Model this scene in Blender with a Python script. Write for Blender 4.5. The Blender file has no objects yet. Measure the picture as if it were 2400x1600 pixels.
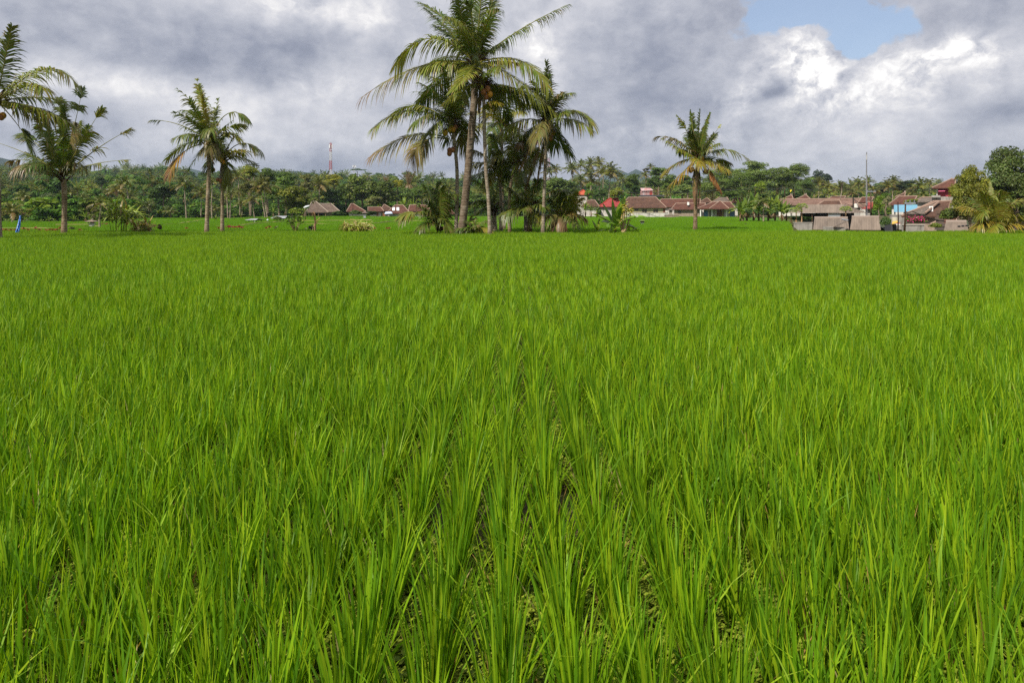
import bpy, math, random
import numpy as np
from mathutils import Vector, Matrix
S = bpy.context.scene
COL = S.collection
R = math.radians
rnd = random.Random(7)
CAM_H = 1.6
F = 1600.0
def X(px, Y): return (px - 1200.0) / F * Y
def Z(py, Y): return CAM_H + (495.0 - py) / F * Y
def P(px, py, Y): return Vector((X(px, Y), Y, Z(py, Y)))
def gy(py): return CAM_H * F / max(py - 495.0, 1.0)      # distance of flat ground seen at this height

# ------------------------------------------------------------------ objects
ORG = {}
def tag(o, label=None, cat=None, group=None, kind=None):
    if label: o['label'] = label
    if cat: o['category'] = cat
    if group: o['group'] = group
    if kind: o['kind'] = kind
    return o
def thing(name, label, cat, loc, group=None):
    o = bpy.data.objects.new(name, None)
    o.empty_display_size = 0.3
    COL.objects.link(o)
    o.location = loc
    ORG[o.name] = Vector(loc)
    return tag(o, label, cat, group)
def link(name, me, parent=None, base=None):
    o = bpy.data.objects.new(name, me)
    COL.objects.link(o)
    if parent is not None:
        o.parent = parent
        ORG[o.name] = ORG[parent.name]
    else:
        o.location = base
        ORG[o.name] = Vector(base)
    return o

class MB:
    """collects polygons in world coordinates; build() links them as ONE mesh object"""
    def __init__(s): s.v = []; s.f = []; s.c = []
    def add(s, vs, fs, col=(1, 1, 1)):
        b = len(s.v)
        s.v.extend(tuple(v) for v in vs)
        s.f.extend(tuple(i + b for i in f) for f in fs)
        if col and hasattr(col[0], '__len__'): s.c.extend(col)
        else: s.c.extend([col] * len(vs))
    def box(s, x0, x1, y0, y1, z0, z1, col=(1, 1, 1)):
        s.add([(x0,y0,z0),(x1,y0,z0),(x1,y1,z0),(x0,y1,z0),(x0,y0,z1),(x1,y0,z1),(x1,y1,z1),(x0,y1,z1)],
              [(0,1,5,4),(1,2,6,5),(2,3,7,6),(3,0,4,7),(4,5,6,7),(3,2,1,0)], col)
    def tube(s, pts, radii, n=6, col=(1, 1, 1), cap=True):
        pts = [Vector(p) for p in pts]; b = []
        for i, p in enumerate(pts):
            t = (pts[min(i+1, len(pts)-1)] - pts[max(i-1, 0)]).normalized()
            a = t.cross(Vector((0, 1, 0.013)))
            if a.length < 1e-3: a = t.cross(Vector((1, 0, 0)))
            a.normalize(); c = t.cross(a)
            r = radii[i] if hasattr(radii, '__len__') else radii
            b += [p + (a*math.cos(2*math.pi*k/n) + c*math.sin(2*math.pi*k/n))*r for k in range(n)]
        fs = []
        for i in range(len(pts)-1):
            for k in range(n):
                fs.append((i*n+k, i*n+(k+1) % n, (i+1)*n+(k+1) % n, (i+1)*n+k))
        if cap:
            fs.append(tuple(range(n-1, -1, -1))); fs.append(tuple((len(pts)-1)*n+k for k in range(n)))
        s.add(b, fs, col)
    def ball(s, c, r, n=8, m=6, col=(1, 1, 1), sq=1.0):
        vs = [(c[0], c[1], c[2]+r*sq)]
        for i in range(1, m):
            a = math.pi*i/m
            for k in range(n):
                vs.append((c[0]+r*math.sin(a)*math.cos(2*math.pi*k/n), c[1]+r*math.sin(a)*math.sin(2*math.pi*k/n), c[2]+r*sq*math.cos(a)))
        vs.append((c[0], c[1], c[2]-r*sq))
        fs = [(0, 1+k, 1+(k+1) % n) for k in range(n)]
        for i in range(m-2):
            for k in range(n):
                fs.append((1+i*n+k, 1+(i+1)*n+k, 1+(i+1)*n+(k+1) % n, 1+i*n+(k+1) % n))
        l = len(vs)-1
        fs += [(l, 1+(m-2)*n+(k+1) % n, 1+(m-2)*n+k) for k in range(n)]
        s.add(vs, fs, col)
    def mesh(s, name, mat, org=(0, 0, 0), smooth=False):
        me = bpy.data.meshes.new(name)
        o = Vector(org)
        a = np.array(s.v, dtype=np.float64).reshape(-1, 3) - np.array(o)
        me.from_pydata(a.tolist(), [], s.f)
        at = me.color_attributes.new('col', 'FLOAT_COLOR', 'POINT')
        c = np.ones((len(s.v), 4), dtype=np.float32); c[:, :3] = np.array(s.c, dtype=np.float32)
        at.data.foreach_set('color', c.ravel())
        if smooth: me.shade_smooth()
        if mat: me.materials.append(mat)
        me.update()
        return me
    def build(s, name, mat, parent=None, base=None, smooth=False):
        org = ORG[parent.name] if parent is not None else Vector(base)
        return link(name, s.mesh(name, mat, org, smooth), parent, base)

# ------------------------------------------------------------------ materials
def newmat(name):
    m = bpy.data.materials.new(name); m.use_nodes = True
    nt = m.node_tree; nt.nodes.clear()
    out = nt.nodes.new('ShaderNodeOutputMaterial')
    return m, nt, out
def nd(nt, typ, ins=None, **kw):
    n = nt.nodes.new(typ)
    for k, v in kw.items(): setattr(n, k, v)
    for k, v in (ins or {}).items():
        sock = n.inputs[k]
        if isinstance(v, bpy.types.NodeSocket): nt.links.new(v, sock)
        else: sock.default_value = v
    return n
def mth(nt, op, a, b=0.0, c=0.0, clamp=False):
    n = nt.nodes.new('ShaderNodeMath'); n.operation = op; n.use_clamp = clamp
    for i, v in enumerate((a, b, c)):
        if isinstance(v, bpy.types.NodeSocket): nt.links.new(v, n.inputs[i])
        else: n.inputs[i].default_value = v
    return n.outputs[0]
def mixc(nt, fac, a, b, mode='MIX'):
    n = nt.nodes.new('ShaderNodeMix'); n.data_type = 'RGBA'; n.blend_type = mode
    for i, v in ((0, fac), (6, a), (7, b)):
        if isinstance(v, bpy.types.NodeSocket): nt.links.new(v, n.inputs[i])
        else: n.inputs[i].default_value = v if i == 0 else (v if len(v) == 4 else (*v, 1))
    return n.outputs[2]
def ramp(nt, fac, stops):
    n = nt.nodes.new('ShaderNodeValToRGB')
    el = n.color_ramp.elements
    while len(el) < len(stops): el.new(0.5)
    for e, (p, c) in zip(el, stops):
        e.position = p; e.color = (*c, 1) if len(c) == 3 else c
    nt.links.new(fac, n.inputs[0])
    return n.outputs[0]
def noise(nt, scale, detail=4, rough=.55, vec=None, dims='3D'):
    n = nt.nodes.new('ShaderNodeTexNoise'); n.noise_dimensions = dims
    n.inputs['Scale'].default_value = scale; n.inputs['Detail'].default_value = detail; n.inputs['Roughness'].default_value = rough
    if vec is not None: nt.links.new(vec, n.inputs['Vector'])
    return n
def objco(nt): return nd(nt, 'ShaderNodeTexCoord').outputs['Object']

def leaf_material(name, transl=.3, rough=.45, spec=.35, obtint=True, tcol=(1.25, 1.35, .55), instvar=0.0, nscale=.6, geo=None):
    m, nt, out = newmat(name)
    c = nd(nt, 'ShaderNodeAttribute', attribute_name='col').outputs['Color']
    oi = nd(nt, 'ShaderNodeObjectInfo')
    if obtint: c = mixc(nt, 1.0, c, oi.outputs['Color'], 'MULTIPLY')
    if instvar:
        hv = nd(nt, 'ShaderNodeHueSaturation', {'Color': c, 'Value': mth(nt, 'MULTIPLY_ADD', oi.outputs['Random'], instvar, 1-instvar*.5)})
        c = hv.outputs[0]
        nz = noise(nt, .12, 3, .6, oi.outputs['Location'])
        c = mixc(nt, mth(nt, 'MULTIPLY_ADD', nz.outputs[0], 2.4, -.85, True), c, mixc(nt, 1.0, c, geo or (1.3, 1.08, .75), 'MULTIPLY'))
    else:
        nz = noise(nt, nscale, 3, .6, objco(nt))
        c = mixc(nt, 1.0, c, ramp(nt, nz.outputs[0], [(.25, (.72, .76, .8)), (.75, (1.25, 1.2, 1.1))]), 'MULTIPLY')
    p = nd(nt, 'ShaderNodeBsdfPrincipled', {'Base Color': c, 'Roughness': rough, 'Specular IOR Level': spec})
    t = nd(nt, 'ShaderNodeBsdfTranslucent', {'Color': mixc(nt, 1.0, c, tcol, 'MULTIPLY')})
    mx = nd(nt, 'ShaderNodeMixShader', {0: transl, 1: p.outputs[0], 2: t.outputs[0]})
    nt.links.new(mx.outputs[0], out.inputs[0])
    return m
def plain(name, col, rough=.7, var=.25, scale=1.5, detail=5, spec=.3, metal=0.0, stain=None, bump=0.0, attr=False):
    """a worn, uneven surface of one material colour"""
    m, nt, out = newmat(name)
    co = objco(nt)
    nz = noise(nt, scale, detail, .65, co)
    lo = tuple(max(0, x*(1-var)) for x in col); hi = tuple(min(1, x*(1+var)) for x in col)
    c = ramp(nt, nz.outputs[0], [(.3, lo), (.7, hi)])
    if attr: c = mixc(nt, 1.0, c, nd(nt, 'ShaderNodeAttribute', attribute_name='col').outputs['Color'], 'MULTIPLY')
    if stain:
        mp = nd(nt, 'ShaderNodeMapping', {'Vector': co, 'Scale': (1.3, 1.3, .25)})
        n2 = noise(nt, scale*1.7, 5, .7, mp.outputs[0])
        c = mixc(nt, mth(nt, 'MULTIPLY_ADD', n2.outputs[0], 4.5, -2.2, True), c, stain)
    p = nd(nt, 'ShaderNodeBsdfPrincipled', {'Base Color': c, 'Roughness': rough, 'Specular IOR Level': spec, 'Metallic': metal})
    if bump:
        b = nd(nt, 'ShaderNodeBump', {'Strength': bump, 'Height': nz.outputs[0], 'Distance': .05})
        nt.links.new(b.outputs[0], p.inputs['Normal'])
    nt.links.new(p.outputs[0], out.inputs[0])
    return m
def roof_tiles(name, col, col2, course=.28, var=.35):
    m, nt, out = newmat(name)
    co = objco(nt)
    big = noise(nt, .7, 7, .75, co)
    fine = noise(nt, 3.5, 3, .7, co)
    c = mixc(nt, mth(nt, 'MULTIPLY_ADD', big.outputs[0], 3.6, -1.3, True), col, col2)
    c = mixc(nt, 1.0, c, ramp(nt, fine.outputs[0], [(.3, (1-var,)*3), (.7, (1+var,)*3)]), 'MULTIPLY')
    sx = nd(nt, 'ShaderNodeSeparateXYZ', {0: co})
    rows = mth(nt, 'FRACT', mth(nt, 'DIVIDE', sx.outputs[2], course*.55))
    cols_ = mth(nt, 'FRACT', mth(nt, 'DIVIDE', mth(nt, 'ADD', sx.outputs[0], sx.outputs[1]), course))
    h = mth(nt, 'ADD', rows, mth(nt, 'MULTIPLY', cols_, .5))
    b = nd(nt, 'ShaderNodeBump', {'Strength': .6, 'Height': h, 'Distance': .06})
    p = nd(nt, 'ShaderNodeBsdfPrincipled', {'Base Color': c, 'Roughness': .8, 'Specular IOR Level': .2, 'Normal': b.outputs[0]})
    nt.links.new(p.outputs[0], out.inputs[0])
    return m
def corrugated(name, col, col2, axis=0, pitch=.25):
    m, nt, out = newmat(name)
    co = objco(nt)
    mp = nd(nt, 'ShaderNodeMapping', {'Vector': co, 'Scale': (1.6, .3, .3)})
    big = noise(nt, 1.1, 6, .7, mp.outputs[0])
    c = ramp(nt, big.outputs[0], [(.3, col), (.68, col2)])
    sx = nd(nt, 'ShaderNodeSeparateXYZ', {0: co})
    w = mth(nt, 'SINE', mth(nt, 'MULTIPLY', sx.outputs[axis], 2*math.pi/pitch))
    b = nd(nt, 'ShaderNodeBump', {'Strength': .7, 'Height': w, 'Distance': .03})
    p = nd(nt, 'ShaderNodeBsdfPrincipled', {'Base Color': c, 'Roughness': .7, 'Specular IOR Level': .3, 'Normal': b.outputs[0]})
    nt.links.new(p.outputs[0], out.inputs[0])
    return m
def trunk_material(name):
    m, nt, out = newmat(name)
    co = objco(nt)
    n1 = noise(nt, 3.2, 6, .7, co)
    c = ramp(nt, n1.outputs[0], [(.28, (.085, .06, .04)), (.45, (.24, .185, .13)), (.62, (.40, .345, .27)), (.8, (.55, .52, .45))])
    sx = nd(nt, 'ShaderNodeSeparateXYZ', {0: co})
    zz = mth(nt, 'ADD', sx.outputs[2], mth(nt, 'MULTIPLY', n1.outputs[0], .12))
    w = mth(nt, 'FRACT', mth(nt, 'MULTIPLY', zz, 6.5))
    rg = ramp(nt, w, [(0, (.35, .3, .27)), (.12, (.6, .58, .55)), (.3, (1, 1, 1)), (1, (1.05, 1.05, 1.05))])
    c = mixc(nt, .8, c, rg, 'MULTIPLY')
    n2 = noise(nt, .9, 4, .6, co)
    c = mixc(nt, mth(nt, 'MULTIPLY_ADD', n2.outputs[0], 5, -2.9, True), c, (.07, .075, .03))
    c = mixc(nt, 1.0, c, nd(nt, 'ShaderNodeAttribute', attribute_name='col').outputs['Color'], 'MULTIPLY')
    b = nd(nt, 'ShaderNodeBump', {'Strength': .8, 'Height': mth(nt, 'ADD', w, n1.outputs[0]), 'Distance': .03})
    p = nd(nt, 'ShaderNodeBsdfPrincipled', {'Base Color': c, 'Roughness': .85, 'Specular IOR Level': .15, 'Normal': b.outputs[0]})
    nt.links.new(p.outputs[0], out.inputs[0])
    return m

M = {}
M['palm'] = leaf_material('palm_leaf', .3, .42, .45)
M['tree'] = leaf_material('tree_leaf', .34, .5, .3, nscale=.5)
M['forest'] = leaf_material('forest_leaf', .3, .6, .2, obtint=False, instvar=.75, geo=(1.5, 1.2, .8))
M['rice'] = leaf_material('rice_leaf', .38, .5, .25, obtint=False, instvar=.34, tcol=(1.2, 1.3, .45), geo=(1.16, 1.05, .75))
M['broad'] = leaf_material('banana_leaf', .3, .35, .5)
M['weed'] = leaf_material('duckweed', .2, .5, .3)
M['trunk'] = trunk_material('palm_bark')
M['bark'] = plain('tree_bark', (.17, .13, .09), .9, .5, 2.5, 6, .1, bump=.5, attr=True)
M['nut'] = plain('coconut_husk', (.9, .9, .9), .45, .2, 6, attr=True)
M['any'] = plain('painted_surface', (.92, .92, .92), .75, .12, 2.0, attr=True)
M['cloth'] = plain('cloth', (.9, .9, .9), .85, .15, 3.0, attr=True)
M['dark'] = plain('shaded_interior', (.02, .02, .022), .8, .3)  # near-black base colour paints in the shade of open shed, gables and holes
M['glass'] = plain('window_glass', (.03, .035, .045), .12, .3, 1.0, spec=.6)
M['wood'] = plain('weathered_wood', (.22, .145, .085), .8, .4, 4, attr=True)
M['conc'] = plain('concrete', (.30, .28, .25), .9, .25, 1.2, stain=(.13, .12, .10))
M['plaster'] = plain('whitewashed_plaster', (.52, .49, .44), .85, .2, .8, stain=(.16, .145, .125))
M['cream'] = plain('cream_plaster', (.50, .42, .27), .8, .12, .7, stain=(.33, .27, .17))
M['brick'] = plain('rubble_brick', (.26, .2, .155), .9, .35, 3.0, bump=.6)
M['steel'] = plain('galvanised_steel', (.42, .43, .44), .5, .2, 2, metal=.4, attr=True)
M['wire'] = plain('black_cable', (.03, .03, .03), .6, .2)
M['tile_brown'] = roof_tiles('brown_roof_tiles', (.06, .032, .023), (.115, .06, .04))
M['tile_red'] = roof_tiles('rust_red_roof_tiles', (.07, .03, .022), (.125, .053, .036))
M['tile_pale'] = roof_tiles('pale_weathered_roof_tiles', (.12, .07, .052), (.21, .13, .1))
M['tile_grey'] = roof_tiles('grey_brown_roof_tiles', (.1, .08, .067), (.17, .135, .11))
M['tile_bright'] = roof_tiles('bright_red_roof_tiles', (.23, .032, .034), (.32, .065, .058), var=.18)
M['tile_orange'] = roof_tiles('orange_red_roof_tiles', (.36, .075, .04), (.48, .12, .06), var=.2)
M['thatch'] = roof_tiles('grey_thatch_tiles', (.092, .064, .05), (.165, .12, .094), course=.4)
M['corr'] = corrugated('grey_corrugated_sheet', (.14, .108, .082), (.25, .195, .15))
M['corr_dk'] = corrugated('brown_corrugated_sheet', (.115, .09, .07), (.215, .17, .132))
M['tin'] = corrugated('bare_tin_sheet', (.22, .23, .25), (.38, .39, .41))
M['rust'] = corrugated('rusty_tin_sheet', (.38, .07, .05), (.55, .5, .5))
SUN = 4.8; HAZE = .00011; EXPO = 0.35
# cloud masses as directions in the sky (given as photo pixels): x, y, rx, ry, turn, amount
SKY_L = [(690, 125, 210, 80, -8, -0.338), (250, 140, 330, 70, 0, -0.221), (60, 60, 200, 60, 0, -0.065), (1500, 190, 170, 110, 12, -0.351), (2350, 265, 130, 40, 0, -0.234), (1760, 285, 90, 32, 0, -0.208), (1810, 205, 40, 40, 0, -0.286), (2250, 60, 200, 40, 0, -0.078),
 (1200, 400, 1800, 38, 0, -0.156), (120, 310, 300, 40, 0, -0.104), (1650, 120, 60, 60, 0, 0.065),
 (330, 205, 280, 42, 0, 0.286), (660, 15, 130, 40, 0, 0.286), (870, 60, 90, 80, -25, 0.260), (800, 190, 130, 60, -20, 0.182), (1270, 150, 70, 90, 0, 0.260), (1620, 300, 200, 35, 0, 0.182), (620, 250, 150, 40, 0, 0.130), (2000, 300, 260, 60, 0, 0.156), (1960, 380, 200, 30, 0, 0.078), (2150, 190, 200, 70, 0, 0.130), (1350, 20, 160, 50, 0, 0.130), (950, 320, 150, 40, 0, 0.078), (560, 330, 200, 30, 0, 0.078)]
SKY_GAP = [(1880, 15, 120, 50, 0, .95), (1770, 55, 60, 40, 0, .45), (1965, 110, 60, 50, -20, .9), (2060, 60, 90, 45, -25, .7), (2010, 130, 45, 35, 0, .4)]
SKY_CUM = [(1865, 120, 65, 55, 0, .85), (1835, 190, 100, 60, 0, .5), (1935, 180, 70, 50, 20, .5), (1900, 255, 90, 45, 0, .3), (2020, 215, 80, 45, 0, .35), (2230, 115, 85, 45, 10, .75), (2140, 165, 80, 50, 0, .5), (2320, 140, 60, 50, 0, .35), (2080, 240, 110, 40, 0, .25), (1803, 215, 32, 34, 0, -.75), (1745, 235, 45, 50, 0, .3), (2060, 130, 60, 30, 0, .25), (330, 200, 160, 30, 0, .12), (660, 10, 110, 30, 0, .25), (850, 40, 60, 50, 0, .22), (1260, 110, 40, 60, 0, .3), (1600, 310, 120, 22, 0, .2), (740, 200, 70, 30, 0, .2)]
# ------------------------------------------------------------------ palms
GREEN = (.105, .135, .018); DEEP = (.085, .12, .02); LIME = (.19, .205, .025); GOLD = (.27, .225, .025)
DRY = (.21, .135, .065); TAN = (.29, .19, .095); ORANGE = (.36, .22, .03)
RACH = (.26, .25, .04)
def lerp3(a, b, t): return tuple(x + (y - x)*t for x, y in zip(a, b))
def bez(p0, p1, p2, t):
    return p0*(1-t)**2 + p1*(2*t*(1-t)) + p2*t*t
def frond(mb, p0, p1, p2, leaf, n=46, w=.05, droop=.55, gaps=(), col=GREEN, tip=None, rng=rnd, bare=.14, rad=.028, wind=0.0, rach=RACH, segs=3, roll=None):
    tip = tip or col
    N = 10
    pts = [bez(p0, p1, p2, i/N) for i in range(N+1)]
    mb.tube(pts, [rad*(1.25 - 1.05*i/N) for i in range(N+1)], 4, rach)
    hint = Vector((rng.uniform(-1, 1), rng.uniform(-1, 1), 0.05)).normalized()
    if roll is None: roll = rng.uniform(-.45, .45)
    length = (p1-p0).length + (p2-p1).length
    for k in range(n):
        t = bare + (1-bare)*k/(n-1)
        if any(a < t < b for a, b in gaps): continue
        p = bez(p0, p1, p2, t)
        T = ((p1-p0)*(1-t) + (p2-p1)*t).normalized()
        Sd = T.cross(Vector((0, 0, 1)))
        q = Sd.length
        Sd = (Sd*q + hint*(1-q)*.8)
        Sd = (Sd - T*Sd.dot(T)).normalized()
        Nn = Sd.cross(T)
        Sd, Nn = Sd*math.cos(roll)+Nn*math.sin(roll), Nn*math.cos(roll)-Sd*math.sin(roll)
        u = (t-bare)/(1-bare)
        prof = .38 + .62*math.sin(math.pi*min(1, u*.82+.16))**.8
        ang = R(68 - 44*u)
        for s in (-1, 1):
            if rng.random() < .05: continue
            a2 = ang + rng.uniform(-.12, .12)
            l = leaf*prof*rng.uniform(.82, 1.1)
            d = (Sd*s*math.sin(a2) + T*math.cos(a2) + Nn*rng.uniform(.08, .34)).normalized()
            wd = d.cross(Nn).normalized()
            dr = droop*rng.uniform(.6, 1.35)
            vs = []; cs = []
            c0 = lerp3(col, tip, min(1, u**1.7))
            c0 = tuple(x*rng.uniform(.8, 1.2) for x in c0)
            brown = rng.random() < .12
            for j in range(segs+1):
                f = j/segs
                c = p + d*(l*f*(1-.22*dr*f)) + Vector((wind*l*f*f*.5, 0, -dr*l*f*f))
                ww = w*.5*(.65, 1.0, .8, .1)[j] if segs == 3 else w*.5*(.8, 1.0, .1)[j]
                if j == segs: vs.append(c)
                else: vs += [c - wd*ww, c + wd*ww]
                cc = lerp3(c0, DRY, .8) if (brown and f > .6) else c0
                cs += [cc] if j == segs else [cc, cc]
            fs = [(2*j, 2*j+1, 2*j+3, 2*j+2) for j in range(segs-1)]
            fs.append((2*segs-2, 2*segs-1, 2*segs))
            mb.add(vs, fs, cs)
    return length

def palm_trunk(pts, r0, r1, flare=1.4, col=(1, 1, 1), n=12, step=.16):
    """ringed, gently curved trunk through the given points"""
    mb = MB(); pts = [Vector(p) for p in pts]
    # Catmull-Rom resample
    out = []
    q = [pts[0]*2-pts[1]] + pts + [pts[-1]*2-pts[-2]]
    for i in range(1, len(q)-2):
        m = max(3, int((q[i+1]-q[i]).length/step))
        for k in range(m):
            t = k/m
            out.append(.5*((2*q[i]) + (q[i+1]-q[i-1])*t + (2*q[i-1]-5*q[i]+4*q[i+1]-q[i+2])*t*t + (-q[i-1]+3*q[i]-3*q[i+1]+q[i+2])*t**3))
    out.append(pts[-1])
    L = len(out)
    rr = []
    for i in range(L):
        t = i/(L-1)
        r = r0 + (r1-r0)*t
        r *= 1 + (flare-1)*math.exp(-((out[i].z-out[0].z)/.55)**1.3)
        r *= 1 + (.045 if i % 2 else -.02) + rnd.uniform(-.02, .02)
        rr.append(r)
    mb.tube(out, rr, n, col)
    return mb
NUT = None
def nut(parent, c, r, col):
    mb = MB(); mb.ball(c, r, 8, 6, col, 1.2)
    return mb.build('coconut', M['nut'], parent, smooth=True)

def near_palm(label, Y, base, trunk, crown, L, leaf, fr, r0=.17, r1=.11, nuts=(), auto=0, autoL=None, name='coconut_palm', tcol=(1, 1, 1),
              seed=1, n=46, w=.055, droop=.6, tan=1.0, husk=True, group='coconut palms at the far edge of the rice field', col=GREEN, sc=1.0, up=.75, fill=5, tear=1):
    """fr: (ctrl px, tip px, {options}) in photo pixels, turned into real 3-D arcs of length about L"""
    rg = random.Random(seed)
    K = 1.17
    Y *= K; L *= K; leaf *= K; r0 *= K*(.87 if r0 > .19 else .72); r1 *= K*(.87 if r1 > .17 else .75); w *= K; sc *= K
    if autoL: autoL *= K
    b = P(base[0], base[1], Y); b.z = GZ(b.x, b.y)
    t = thing(name, label, 'palm tree', b, group)
    c = P(crown[0], crown[1], Y)
    if trunk is not None:
        pts = [b] + [P(x, y, Y) for x, y in trunk] + [c + Vector((0, 0, -.15))]
        palm_trunk(pts, r0, r1, col=tcol).build('trunk', M['trunk'], t, smooth=True)
    if husk:   # fibrous leaf bases round the growing point
        mb = MB()
        for k in range(22):
            a = rg.uniform(0, 6.28); h = rg.uniform(-.35, .3)*sc
            d = Vector((math.cos(a), math.sin(a), rg.uniform(.5, 1.6))).normalized()
            p = c + Vector((math.cos(a)*r1*.7, math.sin(a)*r1*.7, h))
            mb.tube([p, p + d*.3*sc, p + d*.55*sc + Vector((0, 0, rg.uniform(-.25, 0)))], [.06*sc, .04*sc, .012], 4, lerp3((.16, .09, .05), (.34, .22, .11), rg.random()))
        mb.build('leaf_base', M['wood'], t)
    for i, f in enumerate(fr):
        o = dict(f[2]) if len(f) > 2 else {}
        st = P(*o.pop('start'), Y) if 'start' in o else c
        p1 = P(f[0][0], f[0][1], Y); p2 = P(f[1][0], f[1][1], Y)
        flat = (p1-st).length*.5 + (p2-p1).length*.5 + .5*(p2-st).length
        LL = o.pop('L', L/K)*K
        dd = o.pop('dep', None); dd = dd*K if dd is not None else None
        if dd is None:
            ext = math.sqrt(max(0, LL*LL - min(flat, LL)**2))
            dd = ext*rg.choice((-1, 1))*rg.uniform(.5, .95)
        gp = list(o.pop('gaps', ()))
        for q in range(rg.randint(0, tear)):
            g0 = rg.uniform(.3, .93); gp.append((g0, g0 + rg.uniform(.03, .085)))
        o['gaps'] = gp
        st2 = st + Vector((0, .08*dd/max(LL, .1), 0))
        p1.y += dd*.5; p2.y += dd
        mb = MB()
        frond(mb, st2, p1, p2, o.pop('leaf', leaf/K)*K*rg.uniform(1.1, 1.3), n=int(o.pop('n', n)*1.15), w=o.pop('w', w/K)*K, droop=o.pop('droop', droop), col=o.pop('col', col),
              rng=rg, rad=o.pop('rad', .028*sc), **o)
        mb.build('frond', M['palm'], t)
    for k in range(fill if fr and husk else 0):      # fronds reaching towards and away from the viewer
        a = (1 if k % 2 else -1)*1.5708 + rg.uniform(-.75, .75); el = (1.2 - .8*k/fill) if k % 2 == 0 else (1.15 - 1.5*k/fill)
        LL = L*rg.uniform(.7, .92); h = LL*math.cos(el)
        d = Vector((math.cos(a)*h, math.sin(a)*h, 0))
        mb = MB()
        frond(mb, c, c + d*.5 + Vector((0, 0, LL*(.45*math.sin(el)+.16))), c + d + Vector((0, 0, LL*(.78*math.sin(el)-.12))), leaf*1.15, n=int(n*.9), w=w, droop=droop*1.15,
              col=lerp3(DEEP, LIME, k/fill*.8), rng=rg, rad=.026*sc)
        mb.build('frond', M['palm'], t)
    for k in range(auto):
        a = k*2.39996 + seed; el = up - 1.25*(k/max(1, auto-1))
        LL = (autoL or L)*rg.uniform(.8, 1.05)
        hx, hy = math.cos(a), math.sin(a)
        h = LL*math.cos(el)*.95
        p1 = c + Vector((hx*h*.5, hy*h*.5, LL*(.42*math.sin(el)+.2)))
        p2 = c + Vector((hx*h, hy*h, LL*(.75*math.sin(el)-.06)))
        mb = MB()
        cc = lerp3(col, LIME, rg.random()*.5) if k < auto*.7 else lerp3(LIME, GOLD, rg.random()*.5)
        frond(mb, c, p1, p2, leaf*1.12, n=int(n*.9), w=w, droop=droop, col=cc, rng=rg, rad=.026*sc, tip=lerp3(cc, DRY, .3*rg.random()))
        mb.build('frond', M['palm'], t)
    for (nx, ny, rr, cc) in nuts:
        p = P(nx, ny, Y); p.y += rg.uniform(-.45, -.12)
        nut(t, p, rr*K, cc)
    return t
def zone_5(*a): return tuple((840 + a[i]*.2381, a[i+1]*.2381) for i in range(0, len(a), 2))
def zone_6(*a): return tuple((840 + a[i]*.2381, 200 + a[i+1]*.2381) for i in range(0, len(a), 2))
def zone_1(*a): return tuple((a[i]*.2041, a[i+1]*.2041) for i in range(0, len(a), 2))
def zone_2(*a): return tuple((a[i]*.2041, 300 + a[i+1]*.2041) for i in range(0, len(a), 2))
def zone_3(*a): return tuple((340 + a[i]*.2041, 160 + a[i+1]*.2041) for i in range(0, len(a), 2))
def zone_s(*a): return tuple((1440 + a[i]*.2041, 220 + a[i+1]*.2041) for i in range(0, len(a), 2))
def zone_y(*a): return tuple((1080 + a[i]*.1594, 300 + a[i+1]*.1594) for i in range(0, len(a), 2))
def fz(fn, *a, **o):
    p = fn(*a)
    return (p[0], p[1], o)
NG = (.34, .36, .03); NO = (.62, .30, .03); NB = (.33, .13, .04); NY = (.60, .38, .03)
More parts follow.
